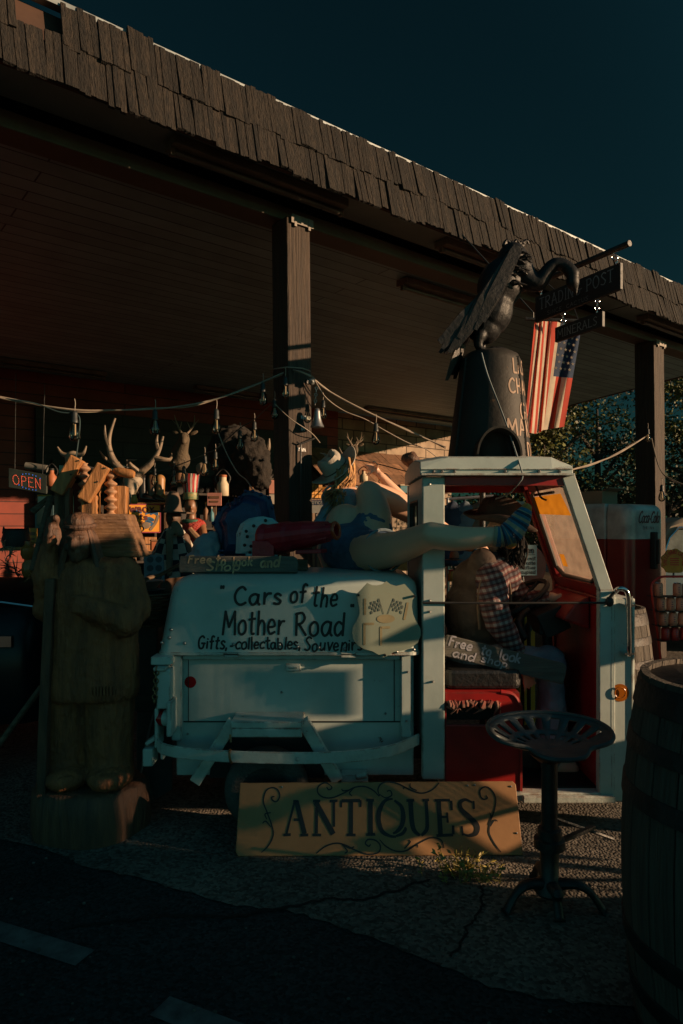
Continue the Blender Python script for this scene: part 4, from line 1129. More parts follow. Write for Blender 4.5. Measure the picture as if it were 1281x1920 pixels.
# straw hat with a laced crown
STRAW = mat('pale_felt', (0.52, 0.45, 0.37), 0.8, col2=(0.38, 0.33, 0.27), scale=8, bump=.3, bscale=50)
HA = frame_z(Vector((-.66, -.32, .74)), Vector((0.2, -1, 0)))
hc = P(632, 881, 4.45)
def hatmesh(m, c, F, rb, rc, h, curl, n=40, oval=.86):
    rings = []
    for r, z in ((rb, 0), (rb * .86, -.012), (rc * 1.12, 0.0), (rc * 1.02, .02), (rc * .97, h * .5), (rc * .88, h * .85), (rc * .70, h), (rc * .3, h * .88)):
        ring = []
        for k in range(n):
            a = 2 * math.pi * k / n
            zz = z + (curl * abs(math.cos(a)) ** 3 * ((r - rc) / (rb - rc)) ** 2 if r > rc * 1.15 else 0)
            if z > h * .8: zz -= .03 * abs(math.sin(a)) ** 2 * (1 if r < rc * .8 else .3)
            ring.append(c + F @ Vector((r * math.cos(a) * (oval if r < rc * 1.1 else .95), r * math.sin(a), zz)))
        rings.append(ring)
    m.loft(rings, cap=False); N0 = len(m.v)
    m.add(rings[-1], [tuple(range(n))])
h_ = MB(); hatmesh(h_, hc, HA, .185, .098, .125, .05)
ho = h_.build('hat', STRAW, woman, smooth=True, ang=60, solid=.006)
lc = MB()
for k in range(9):
    a = R_(200 + 0); q = k / 8
    c = hc + HA @ Vector((-.02 + .0 * q, -.096 + .02 * q, .02 + .10 * q)); lc.ell(c, (.006, .006, .006), n=6, m=4)
hb = MB(); hb.torus(hc + HA @ Vector((0, 0, .018)), .099, .006, HA @ Matrix.Diagonal((.87, 1.02, 1)), 30, 6)
hb.build('hat_band', mat('dark_leather', (.05, .03, .02), .5), ho, smooth=True); lc.build('lacing', mat('lace_cord', (.5, .45, .38), .7), ho)
# striped socks: bands of colour along the foot
S_B, S_T, S_O, S_D = mat('sock_blue', (.035, .17, .30), .9, bump=.4), mat('sock_cream', (.42, .35, .26), .9, bump=.4), mat('sock_orange', (.60, .24, .06), .9, bump=.4), mat('sock_navy', (.02, .05, .10), .9, bump=.4)
def sock(path, rad, heel, seq):
    z = spline([tuple(p) + (r,) for p, r in zip(path, rad)], 8)
    pts = [Vector(q[:3]) for q in z]; rs = [q[3] for q in z]
    m = MB(); N = len(pts) - 1
    for i in range(N):
        c = seq[int(i / N * len(seq)) % len(seq)]
        m.cm = 'BTOD'.index(c)
        m.tube([pts[i], pts[i + 1]], [rs[i], rs[i + 1]], 16, cap=False)
    m.cm = 2; m.ell(pts[-1], (rs[-1],) * 3); m.ell(*heel)
    bm_ = m.build('sock', [S_B, S_T, S_O, S_D], woman, smooth=True, ang=80)
    return bm_
fN = Vector((.018, -.02, .02))
sock([P(925, 1005, 3.10), P(940, 1006, 3.095), P(956, 1000, 3.09), P(970, 984, 3.085), P(981, 966, 3.08), P(987, 954, 3.08)], [.046, .049, .056, .050, .040, .026], (P(957, 1018, 3.092), (.030, .034, .028)), 'TTBBTDBTBDBTTBDBTBDTBBO')
sock([P(850, 1008, 4.315), P(865, 1013, 4.32), P(882, 1018, 4.325), P(896, 1021, 4.33), P(907, 1023, 4.34)], [.056, .056, .054, .048, .034], (P(880, 1026, 4.325), (.04, .04, .028)), 'TBTOBTOBTOBO')
# toes of the near foot, bare through the open sock end
to = MB()
for k in range(5): to.caps([P(983, 962 - k * 1.0, 3.065 + k * .011), P(989 - k * .8, 951 + k * 1.5, 3.065 + k * .011)], [.012, .010 - k * .001], 8)
to.build('toes', SKIN, woman, remesh=.005, rsm=2)

# ---- the driver slumped at the wheel
driver = thing('mannequin', 'driver dummy in checked shirt and waistcoat slumped at the steering wheel under a brown hat', 'mannequin', P(900, 1300, 3.68))
DY = 3.66
def D(px, py, dy=0.0): return P(px, py, DY + dy)
PLAID = mat('checked_shirt', (0.42, 0.34, 0.31), 0.85, scale=9, amount=.2, bump=.4, bscale=30)
n, l = PLAID.node_tree.nodes, PLAID.node_tree.links
tc = n.new('ShaderNodeTexCoord'); mp = n.new('ShaderNodeMapping'); mp.inputs['Rotation'].default_value = (0, R_(15), 0); l.new(tc.outputs['Object'], mp.inputs[0])
prev = n['Principled BSDF'].inputs['Base Color'].links[0].from_socket
for dr, c, sc in (('X', (.30, .24, .26, 1), 11), ('Z', (.34, .16, .16, 1), 11), ('Z', (.20, .22, .26, 1), 5.5)):
    w = n.new('ShaderNodeTexWave'); w.wave_type = 'BANDS'; w.bands_direction = dr; w.inputs['Scale'].default_value = sc; l.new(mp.outputs[0], w.inputs[0])
    mr = n.new('ShaderNodeMapRange'); mr.inputs[1].default_value = .45; mr.inputs[2].default_value = .55; l.new(w.outputs['Fac'], mr.inputs[0])
    x = n.new('ShaderNodeMix'); x.data_type = 'RGBA'; x.blend_type = 'MULTIPLY'; l.new(mr.outputs[0], x.inputs[0]); l.new(prev, x.inputs[6]); x.inputs[7].default_value = tuple(min(1, q * 1.9) for q in c[:3]) + (1,)
    prev = x.outputs[2]
l.new(prev, n['Principled BSDF'].inputs['Base Color'])
JEAN = mat('faded_jeans', (0.22, 0.29, 0.36), 0.85, col2=(0.12, 0.17, 0.23), scale=6, bump=.4, bscale=30)
VEST = mat('brown_waistcoat', (0.15, 0.10, 0.075), 0.8, col2=(0.09, 0.06, 0.045), scale=8, bump=.4, bscale=40)
b = MB()
b.ell(D(885, 1225), (.17, .16, .15)); b.ell(D(893, 1150), (.15, .17, .20)); b.ell(D(915, 1085), (.15, .20, .13)); b.caps([D(930, 1062), D(950, 1030)], [.055, .05])
hd = D(945, 1000, -.02); HF2 = frame_z(Vector((.55, 0, .83)), Vector((.83, 0, -.55)))
b.ell(hd, (.085, .098, .118), HF2, 18, 12); fdir = Vector((.80, -.05, -.6))
b.ell(hd + fdir * .06 - Vector((0, 0, .03)), (.05, .055, .05)); b.ell(hd + fdir * .112, (.015, .014, .02))
for s_ in (-1, 1): b.ell(hd + Vector((0, s_ * .095, -.01)), (.022, .012, .03))
# near arm hanging down over the plank, far arm on the wheel
shN, elN, haN = D(925, 1085, -.20), D(935, 1165, -.25), D(972, 1228, -.22)
b.caps([shN, elN, haN], [.06, .05, .034], 12)
b.ell(D(980, 1243, -.22), (.03, .02, .045), Matrix.Rotation(R_(-20), 3, 'Y'))
for k in range(4): b.caps([D(976 + k * 4, 1250, -.24 + .012 * k), D(982 + k * 6, 1272, -.25 + .012 * k), D(984 + k * 7, 1295 - k * 4, -.23 + .012 * k)], [.011, .0105, .008], 8)
b.caps([D(986, 1238, -.24), D(998, 1250, -.25), D(1000, 1264, -.245)], [.012, .011, .008], 8)
b.caps([D(945, 1085, .16), D(985, 1125, .12), D(1035, 1120, .02)], [.06, .045, .03], 12)
for k in range(5): b.caps([D(1040, 1118, .02), D(1052, 1114 + k * 3, -.01 + .01 * k), D(1050, 1126 + k * 2, -.01 + .01 * k)], [.012, .011, .008], 8)
# legs
for dy in (-.12, .14):
    b.caps([D(895, 1245, dy), D(1030, 1250, dy), D(1035, 1360, dy), D(1030, 1425, dy)], [.095, .072, .055, .045], 14)
    b.caps([D(1028, 1432, dy), D(1072, 1440, dy)], [.045, .04], 10)
b.build('body', SKIN, driver, remesh=.010, rsm=5)
d = MB()
for dy in (-.12, .14):
    d.caps([D(890, 1245, dy), D(1028, 1243, dy), D(1036, 1350, dy), D(1030, 1418, dy)], [.115, .092, .078, .068], 16)
d.ell(D(885, 1235), (.18, .19, .14))
d.build('jeans', JEAN, driver, remesh=.010, rsm=4, disp=(.06, .022))
d = MB(); d.caps([shN + Vector((0, .02, .0)), D(925, 1130, -.24), elN, D(967, 1218, -.225)], [.085, .078, .070, .048], 16); d.caps([D(945, 1085, .16), D(985, 1125, .12), D(1020, 1122, .04)], [.08, .062, .045], 14); d.ell(D(920, 1080), (.16, .21, .13)); d.caps([D(930, 1062), D(945, 1040)], [.075, .07])
d.build('checked_shirt', PLAID, driver, remesh=.010, rsm=4, disp=(.05, .020))
d = MB(); d.ell(D(893, 1150), (.175, .195, .22)); d.ell(D(905, 1085), (.165, .195, .12)); d.ell(D(880, 1215), (.18, .19, .10)); d.caps([D(905, 1055, -.12), D(905, 1055, .12)], [.075, .075])
ve = d.build('waistcoat', VEST, driver, remesh=.010, rsm=4, disp=(.08, .02))
pi = MB(); pi.tube([D(928, 1058, -.17), D(905, 1085, -.225), D(897, 1130, -.235), D(900, 1180, -.22)], .008, 6, 4); pi.tube([D(940, 1058, -.15), D(955, 1095, -.19), D(958, 1130, -.17)], .007, 6, 4)
pi.build('seam_piping', mat('tan_piping', (.30, .18, .11), .7), ve, smooth=True)
h_ = MB(); hatmesh(h_, D(938, 978, -.02), frame_z(Vector((.22, -.12, .95)), Vector((1, 0, 0))), .20, .125, .13, .05)
BHAT = mat('brown_felt', (0.075, 0.048, 0.035), 0.85, col2=(.05, .032, .024), scale=6, bump=.3, bscale=60)
ho = h_.build('hat', BHAT, driver, smooth=True, ang=60, solid=.008)
hb = MB(); hb.torus(D(938, 978, -.02) + Vector((.004, 0, .02)), .124, .008, frame_z(Vector((.22, -.12, .95)), Vector((1, 0, 0))) @ Matrix.Diagonal((.88, 1.02, 1)), 30, 6); hb.build('hat_band', MATS['dark_leather'], ho, smooth=True)
BH = mat('black_hair', (.018, .015, .014), .6, island=.4, spec=.3)
hr = MB(); rnd = random.Random(9)
for i in range(260):
    s0 = hd + Vector((rnd.uniform(-.07, .08), rnd.uniform(-.11, .10), rnd.uniform(-.05, .04)))
    e0 = D(rnd.uniform(945, 985), rnd.uniform(1040, 1068), rnd.uniform(-.16, .1))
    hr.tube([s0, s0.lerp(e0, .5) + Vector((rnd.uniform(-.02, .04), rnd.uniform(-.04, .02), 0)), e0], [.007, .007, .002], 5, 3)
hr.build('hair', BH, driver, smooth=True)
# ================================================================== SIGNS, STATUES AND FURNITURE ROUND THE TRUCK
# ---- ANTIQUES board leaning on the truck
TANP = mat('tan_sign_paint', (0.40, 0.205, 0.085), 0.6, col2=(0.31, 0.155, 0.062), scale=4, rust=(.10, .05, .025), rust_amt=.05, rust_scale=12, edge=True, bump=.06, bscale=20)
c00, c10, c11, c01 = P(441, 1612, 2.965), P(981, 1601, 2.975), P(975, 1459, 3.10), P(443, 1466, 3.09)
c00.z = .012; c10.z = .012
ant = thing('antiques_sign', 'tan board stencilled ANTIQUES with black scrolls leaning against the truck', 'sign', c00.lerp(c10, .5))
ux = (c10 - c00).normalized(); uyv = (c01 - c00); uyv = (uyv - ux * uyv.dot(ux)).normalized(); AW_ = (c10 - c00).length; AH = uyv.dot(c01 - c00)
nA = ux.cross(uyv)
m = MB(); m.prism([(.012, 0), (AW_, 0), (AW_, AH - .014), (AW_ - .014, AH), (0.004, AH - .004), (0, .02)], c00 - nA * .014, ux, uyv, .014)
m.build('board', TANP, ant, bevel=.003)
amap = plane_map(c00, ux, uyv, .0018)
def apx(px, py):
    'photo pixel to flat board coordinates'
    u = (px - 441.5) / (978 - 441.5) * AW_
    ytop = 1466 + (1459 - 1466) * (px - 443) / 532; ybot = 1612 - 11 * (px - 441) / 540
    return (u, (ybot - py) / (ybot - ytop) * AH)
lt = MB()
def thick(p, q, w, w2=None):
    a, b2 = Vector(apx(*p)), Vector(apx(*q)); d = (b2 - a).normalized(); n_ = Vector((-d.y, d.x)); w *= AW_ / 537 / 2; w2 = (w2 * AW_ / 537 / 2) if w2 else w
    lt.add([amap(*(a + n_ * w)), amap(*(a - n_ * w)), amap(*(b2 - n_ * w2)), amap(*(b2 + n_ * w2))], [(0, 1, 2, 3)])
def curve(pts, ws):
    z = spline([tuple(apx(*p)) + (w * AW_ / 537 / 2,) for p, w in zip(pts, ws)], 7)
    L = []; Rr = []
    for i, q in enumerate(z):
        d = Vector(z[min(i + 1, len(z) - 1)][:2]) - Vector(z[max(i - 1, 0)][:2]); d.normalize(); n_ = Vector((-d.y, d.x)); c = Vector(q[:2])
        L.append(c + n_ * q[2]); Rr.append(c - n_ * q[2])
    k = len(L); lt.add([amap(q.x, q.y) for q in L] + [amap(q.x, q.y) for q in Rr], [(i, k + i, k + i + 1, i + 1) for i in range(k - 1)])
# A
thick((549, 1507), (536, 1568), 4); thick((553, 1503), (570, 1567), 9); thick((549, 1540), (560, 1540), 5); thick((530, 1570), (544, 1569), 5); thick((562, 1570), (577, 1569), 5); thick((547, 1504), (556, 1504), 5)
# N
thick((592, 1516), (592, 1566), 6); thick((590, 1505), (624, 1567), 10); thick((625, 1503), (625, 1553), 5); thick((585, 1503), (599, 1503), 5); thick((617, 1503), (632, 1502), 5); thick((585, 1569), (601, 1569), 5)
# T
thick((658, 1502), (657, 1567), 8); thick((640, 1502), (675, 1501), 6); thick((639, 1501), (639, 1515), 4); thick((676, 1500), (676, 1514), 4); thick((649, 1568), (666, 1568), 5)
# I
thick((695, 1501), (694, 1566), 9); thick((687, 1500), (702, 1500), 5); thick((686, 1567), (703, 1566), 5)
# Q
curve([(738, 1497), (723, 1501), (712, 1520), (710, 1540), (716, 1560), (731, 1569), (742, 1570)], [3, 6, 9, 9, 8, 5, 4]); curve([(741, 1500), (754, 1512), (757, 1532), (753, 1549), (744, 1560), (736, 1564)], [4, 7, 9, 8, 6, 3]); curve([(742, 1569), (754, 1564), (760, 1556), (759, 1552)], [4, 6, 6, 4])
# U
curve([(772, 1500), (773, 1540), (777, 1558), (787, 1567)], [9, 9, 8, 5]); curve([(802, 1500), (802, 1540), (800, 1556), (790, 1567)], [6, 7, 7, 5]); thick((764, 1500), (779, 1499), 5); thick((795, 1499), (808, 1498), 5)
# E
thick((826, 1500), (826, 1566), 9); thick((818, 1499), (848, 1498), 5); thick((850, 1499), (850, 1518), 5); thick((830, 1531), (841, 1531), 4); thick((841, 1522), (841, 1542), 4); thick((818, 1567), (850, 1565), 5); thick((851, 1547), (850, 1564), 5)
# S
curve([(890, 1502), (878, 1497), (867, 1503), (869, 1517), (884, 1532), (896, 1547), (893, 1561), (880, 1566), (869, 1563)], [3, 5, 7, 9, 10, 10, 8, 5, 3]); thick((893, 1499), (893, 1515), 4); thick((867, 1548), (868, 1566), 4)
# scrolls
def scroll(pts, w=2.6): curve(pts, [w * .6] + [w] * (len(pts) - 2) + [w * .8])
scroll([(490, 1604), (503, 1590), (511, 1570), (507, 1550), (498, 1527), (490, 1505), (494, 1484), (506, 1477), (517, 1482), (521, 1494), (515, 1505), (507, 1502), (506, 1496), (511, 1495)]); scroll([(498, 1540), (494, 1530), (505, 1527)]); scroll([(506, 1555), (496, 1544), (490, 1548)])
scroll([(619, 1472), (608, 1466), (595, 1474), (594, 1486), (604, 1495), (622, 1496), (645, 1486), (665, 1475), (684, 1473), (700, 1480), (712, 1492)]); scroll([(619, 1472), (621, 1477), (615, 1480), (611, 1475)]); scroll([(640, 1478), (643, 1482), (656, 1480)]); scroll([(664, 1476), (655, 1486), (660, 1492)])
scroll([(713, 1492), (710, 1478), (718, 1466), (733, 1463), (752, 1468), (775, 1480), (795, 1485), (815, 1478), (829, 1464)]); scroll([(713, 1488), (724, 1495), (736, 1490), (734, 1481), (727, 1482)]); scroll([(773, 1465), (773, 1474), (785, 1480)]); scroll([(759, 1478), (762, 1474), (775, 1480)])
scroll([(592, 1604), (610, 1590), (630, 1584), (648, 1588), (668, 1598), (690, 1604), (708, 1600), (712, 1588), (704, 1578), (690, 1576), (684, 1583), (690, 1589), (694, 1585)]); scroll([(640, 1586), (655, 1593), (663, 1590)]); scroll([(640, 1586), (650, 1598), (645, 1603)])
scroll([(711, 1576), (722, 1588), (740, 1597), (760, 1596), (785, 1581), (808, 1571), (826, 1575), (831, 1590)]); scroll([(765, 1576), (768, 1580), (757, 1592)]); scroll([(782, 1590), (780, 1585), (765, 1592)])
scroll([(937, 1596), (926, 1580), (918, 1560), (922, 1540), (932, 1515), (936, 1494), (930, 1478), (919, 1471), (908, 1477), (907, 1489), (913, 1496), (920, 1493), (918, 1488)]); scroll([(922, 1521), (924, 1530), (918, 1545)]); scroll([(936, 1538), (930, 1536), (921, 1548)])
lt.build('lettering', INK, ant)
sc_ = MB()
for px, py in ((525, 1476), (884, 1469), (898, 1468), (968, 1470), (970, 1560)): q = amap(*apx(px, py)); sc_.ell(q, (.005, .003, .005), n=8, m=5)
sc_.build('screws', STEEL, ant)

# ---- weed in front of the board
LEAFY = mat('weed_leaf', (0.32, 0.25, 0.055), .6, col2=(.18, .15, .04), scale=4, island=.5)
def weed(label, cx_, py, n, hmax, seed):
    rnd = random.Random(seed); c = G(cx_, py); o = thing('weed_plant', label, 'weed', c, 'weeds growing from the crack'); m = MB(); s2 = MB()
    for i in range(n):
        p0 = c + Vector((rnd.gauss(0, .045), rnd.gauss(0, .03), 0)); h = hmax * rnd.uniform(.4, 1); q = p0 + Vector((rnd.gauss(0, .05), rnd.gauss(0, .03), h))
        s2.tube([p0, p0.lerp(q, .5) + Vector((rnd.gauss(0, .01), 0, .01)), q], .0016, 5, 3)
        for k in range(9):
            b_ = p0.lerp(q, rnd.uniform(.25, 1)); a = Vector((rnd.gauss(0, 1), rnd.gauss(0, .8), rnd.uniform(-.2, 1))).normalized(); w = a.cross(Vector((rnd.gauss(0, 1), 1, rnd.gauss(0, 1)))).normalized(); L = rnd.uniform(.012, .032)
            m.add([b_, b_ + a * L * .5 + w * L * .22, b_ + a * L, b_ + a * L * .5 - w * L * .22], [(0, 1, 2, 3)])
    s2.build('stems', LEAFY, o); m.build('leaves', LEAFY, o, recalc=False)
weed('yellowish weed sprouting in front of the ANTIQUES board', 862, 1648, 26, .13, 2)
weed('small weed spread flat right of the larger one', 905, 1655, 10, .09, 3)

# ---- plank signs
PLK = mat('grey_plank', (0.13, 0.12, 0.10), 0.8, col2=(0.07, 0.065, 0.06), scale=6, stretch=(.6, 5, 5), bump=.6, bscale=9)
TANL = mat('tan_brush_paint', (0.62, 0.38, 0.21), .7); LILAC = mat('pale_brush_paint', (0.42, 0.40, 0.44), .7)
def plank_sign(label, a, b_, ht, yd, lean, lm, lines, th=.03):
    A = P(*a, yd); B = P(*b_, yd - .0); o = thing('plank_sign', label, 'sign', A.lerp(B, .5))
    ux_ = (B - A).normalized(); uy_ = Vector((0, lean, 1)); uy_ = (uy_ - ux_ * uy_.dot(ux_)).normalized(); nn = ux_.cross(uy_); L = (B - A).length
    m = MB(); m.prism([(0, 0), (L, 0), (L + .004, ht * .5), (L, ht - .012), (L - .02, ht), (0, ht), (-.004, ht * .5)], A - nn * th, ux_, uy_, th)
    m.build('plank', PLK, o, bevel=.004); t = MB(); mpp = plane_map(A, ux_, uy_, .002)
    vm = sum(q[2] for q in lines) / len(lines)
    for row in (0, 1):
        t = MB()
        for txt, u, v, h, fit, sd in lines:
            if (v > vm) == bool(row): t.strokes(lay(txt, h, u, v, 1, .08, .07, .08, sd, fit=fit), mpp, h * .19)
        t.build('lettering', lm, o)
    return o
s = 3.36 / FPX
plank_sign('dark plank lettered FREE TO LOOK AND SHOP lying along the top of the rear box', (336, 1073), (557, 1073), .082, 3.36, .25, TANL,
    [('Free', 15 * s, 17 * s, 15 * s, 47 * s, 1), ('to', 68 * s, 13 * s, 18 * s, 20 * s, 2), ('look', 99 * s, 12 * s, 17 * s, 40 * s, 3), ('and', 152 * s, 10 * s, 20 * s, 37 * s, 4), ('Shop', 50 * s, 3 * s, 17 * s, 66 * s, 5)])
s = 3.33 / FPX
plank_sign('grey plank lettered FREE TO LOOK AND SHOP propped on the driver lap in the cab', (830, 1229), (1056, 1284), .103, 3.33, .12, LILAC,
    [('Free', 6 * s, 21 * s, 17 * s, 46 * s, 6), ('to', 68 * s, 20 * s, 18 * s, 22 * s, 7), ('look', 104 * s, 20 * s, 17 * s, 42 * s, 8), ('and', 18 * s, 3 * s, 15 * s, 44 * s, 9), ('shop', 72 * s, 6 * s, 14 * s, 52 * s, 10)])

# ---- engine castings on the rear box
BLUEP = mat('dark_blue_enamel', (0.012, 0.060, 0.17), .4, col2=(.007, .028, .08), scale=8, bump=.4, bscale=18, metal=.2)
CYAN = mat('pale_blue_enamel', (0.34, 0.60, 0.64), .5, col2=(.22, .44, .50), scale=10, rust=(.08, .05, .04), rust_amt=.3, rust_scale=16)
MAROON = mat('dark_red_enamel', (0.42, 0.016, 0.03), .42, col2=(.26, .012, .022), scale=8, bump=.3, bscale=20)
YB = 3.85
o = thing('transmission_casting', 'large dark blue ribbed gearbox casting standing on the rear box', 'gearbox', P(465, 1070, YB))
m = MB(); F = frame_z(Vector((-.25, -.75, .30)), Vector((0, 0, 1)))
c = P(468, 985, YB)
outl = [(400, 982), (412, 955), (428, 945), (450, 932), (462, 920), (476, 920), (492, 926), (508, 932), (514, 952), (520, 985), (520, 1070), (412, 1070), (408, 1000)]
o2 = [((px - CX) / FPX * YB, EYE + (HY - py) / FPX * YB) for px, py in outl]
cx_ = sum(q[0] for q in o2) / len(o2); cz_ = sum(q[1] for q in o2) / len(o2)
m.loft([[Vector((cx_ + (x - cx_) * f, YB + dy, max(1.214, cz_ + (z - cz_) * f))) for x, z in o2] for dy, f in ((-.03, .96), (-.028, 1.0), (-.004, 1.0), (.0, .93), (.10, .80), (.24, .60), (.27, .5))])
m.loft([[Vector((cx_ + (x - cx_) * f, YB + dy, max(1.214, cz_ + (z - cz_) * f))) for x, z in o2] for dy, f in ((-.031, .82), (-.14, .62), (-.16, .5))])
for a in range(0, 360, 20):
    ca, sa = math.cos(R_(a)), math.sin(R_(a))
    if sa > -.5: m.bar(Vector((cx_ + .075 * ca, YB - .15, cz_ + .075 * sa)), Vector((cx_ + .115 * ca, YB - .036, cz_ + .115 * sa)), .010, .012)
for z in (1.235, 1.26, 1.285, 1.31): m.bar((cx_ - .15, YB - .05, z), (cx_ + .15, YB - .05, z), .06, .010)
m.build('housing', BLUEP, o, bevel=.005)
bt = MB()
for x, z in [(a[0] * .97 + cx_ * .03, a[1] * .97 + cz_ * .03) for a in o2[:10]]: bt.ell((x, YB - .036, z), (.010, .010, .010), n=8, m=5)
bt.build('bolts', BLUEP, o, smooth=True)
YR = 3.60
o = thing('gearbox_casting', 'maroon and pale blue gearbox casting with open tail tube lying on the rear box', 'gearbox', P(530, 1060, YR))
q0, q1 = P(470, 1030, YR + .10), P(614, 1012, YR - .10)
ax_ = (q1 - q0).normalized(); FG = frame_z(ax_, Vector((0, 0, 1)))
bell = [(451, 1030), (452, 1000), (460, 982), (475, 972), (494, 968), (512, 972), (524, 982), (530, 1000), (500, 1038), (450, 1038)]
bq = [P(px, py, YR + .02 - .0009 * (px - 450)) for px, py in bell]; bc = sum(bq, Vector()) / len(bq)
m = MB(); nb_ = Vector((.80, -.58, -.05)); m.loft([[q + Vector((-.03, .03, 0)) for q in bq], [q for q in bq], [bc + (q - bc) * .93 + nb_ * .012 for q in bq], [bc + (q - bc) * .72 + nb_ * .07 for q in bq]])
m.bar(P(462, 1040, YR - .03), P(520, 1042, YR - .06), .03, .012); m.bar(P(497, 1042, YR - .09), P(512, 1002, YR - .10), .02, .022)
bo = m.build('bell_housing', CYAN, o, bevel=.006)
hs = MB()
for px, py in ((458, 1022), (463, 1006), (470, 1024), (468, 1036), (475, 986), (497, 976), (515, 985), (461, 996)): hs.ell(P(px, py, YR - .005 - .0009 * (px - 450)) + Vector((.004, -.012, 0)), (.009, .006, .009), n=8, m=6)
hs.build('bolt_holes', BLACK, bo, smooth=True)
m = MB()
m.lathe([(.105, .0), (.112, .02), (.10, .05), (.098, .15), (.09, .17), (.085, .26), (.062, .34), (.05, .40), (.047, .415), (.033, .416), (.031, .36)], P(498, 1012, YR - .0), FG, 18, sx=1.0, sy=.82)
m.bx(*(lambda q: (q.x - .05, q.x + .06, q.y - .09, q.y - .02, 1.26, 1.37))(P(495, 1015, YR - .03)))
for a in range(0, 360, 45): m.bar(P(498, 1012, YR) + FG @ Vector((.10 * math.cos(R_(a)), .08 * math.sin(R_(a)), .05)), P(498, 1012, YR) + FG @ Vector((.055 * math.cos(R_(a)), .045 * math.sin(R_(a)), .38)), .012, .012)
m.bar(P(560, 1035, YR - .10), P(608, 1033, YR - .14), .10, .02)
m.ell(P(543, 1014, YR - .13), (.03, .014, .034))
m.build('gear_case', MAROON, o, bevel=.004)
rg = MB(); rg.torus(P(498, 1012, YR) + FG @ Vector((0, 0, .415)), .041, .010, FG @ Matrix.Diagonal((1, .95, 1)), 26, 8)
rg.build('tail_ring', mat('bright_orange_ring', (.62, .08, .02), .35), o, smooth=True)
lg = MB(); lg.bx(*(lambda q: (q.x - .10, q.x + .16, q.y - .05, q.y + .05, 1.2145, 1.27))(P(520, 1060, YR))); lg.build('cradle', WOODH, o, bevel=.004)
cl = MB(); cl.ell(P(388, 1035, 3.80), (.085, .06, .10)); cl.ell(P(372, 1052, 3.78), (.08, .06, .05)); cl.ell(P(398, 1020, 3.82), (.05, .05, .08))
tag(cl.build('folded_cloth', PALED, remesh=.010, disp=(.05, .04)), 'pale blue cloth bundle beside the blue gearbox casting', 'cloth')

# ---- cone on the cab roof
YC = 3.74
o = thing('smokestack_cone', 'tapered rusty metal cone lettered in pale paint standing on the cab roof', 'cone', P(917, 862, YC))
CONEM = mat('dull_sheet_metal', (0.026, 0.022, 0.017), .65, metal=.2, col2=(.014, .012, .010), scale=5, rust=(.16, .09, .05), rust_amt=.25, rust_scale=7, bump=.25, bscale=14)
cz0, cz1 = 1.782, 2.392
cb_ = P(917, 862, YC); ct_ = P(920, 667, YC)
def cone(u, z, lift=0.0):
    'u = angle from facing the camera, turning right'
    f = (z - cz0) / (cz1 - cz0); c_ = cb_.lerp(ct_, f); r = .228 + (.158 - .228) * f + lift
    return Vector((c_.x + r * math.sin(u), c_.y - r * math.cos(u), z))
m = MB()
rings = [[cone(2 * math.pi * k / 40, z) for k in range(40)] for z in (cz0, 1.9, 2.05, 2.2, 2.34)]
rings.append([cone(2 * math.pi * k / 40, 2.375, -.012) for k in range(40)]); rings.append([cone(2 * math.pi * k / 40, 2.392, -.04) for k in range(40)])
m.loft(rings)
co = m.build('shell', CONEM, o, smooth=True, ang=50)
m = MB()
for u in (R_(46), R_(-62)):
    for z in [cz0 + .012 + i * .03 for i in range(19)]: m.ell(cone(u, z, .001), (.005, .005, .005), n=6, m=4)
    m.bar(cone(u, cz0 + .002, .001), cone(u, 2.35, .001), .016, .004, up=(0, 1, 0))
m.build('riveted_seam', CONEM, co)
m = MB()                                          # hooded spout near the bottom
pc = cone(R_(-4), 1.80)
m.lathe([(.115, -.02), (.116, .05), (.120, .13), (.110, .13), (.104, .03)], pc - Vector((0, -.03, 0)), Matrix(((1, 0, 0), (0, 0, -1), (0, 1, 0))), 24, R_(0), R_(180), sx=.95, sy=1.25)
m.build('spout_hood', CONEM, co, smooth=True, ang=60)
m = MB(); q = [cone(R_(-4) + a, 1.787 + zz, .003) for a, zz in ((-.42, 0), (-.40, .07), (-.30, .125), (-.12, .16), (.12, .16), (.30, .125), (.40, .07), (.42, 0))]; m.add(q, [tuple(range(8))]); m.build('spout_opening', BLACK, co)
m = MB(); PK = mat('salmon_paint', (.30, .20, .14), .7, col2=(.36, .24, .17), scale=20)
for txt, u0, z, h in (('LAST', 30, 2.255, .078), ('CHANCE', 19, 2.145, .078), ('GAS', 40, 2.01, .092), ('MAKE', 13, 1.92, .086), ('DIRT', 50, 1.80, .088)):
    m.strokes(lay(txt, h, 0, 0, .9, .0, .05, .10, 3), lambda u, v: cone(R_(u0) + u / .2, z + v, .002), .0105)
m.build('lettering', PK, co)
m = MB(); m.tube([P(903, 662, 3.57), P(915, 705, 3.545), P(940, 770, 3.50), P(958, 820, 3.46), P(973, 866, 3.235), P(980, 892, 3.212), P(974, 905, 3.23), P(955, 925, 3.4), P(930, 935, 3.5)], [.007] * 9, 6, 4, flat=.5)
tag(m.build('tie_down_strap', mat('grey_strap', (.25, .30, .32), .7), smooth=True), 'grey tie down strap running from the bird over the cab roof edge', 'strap')

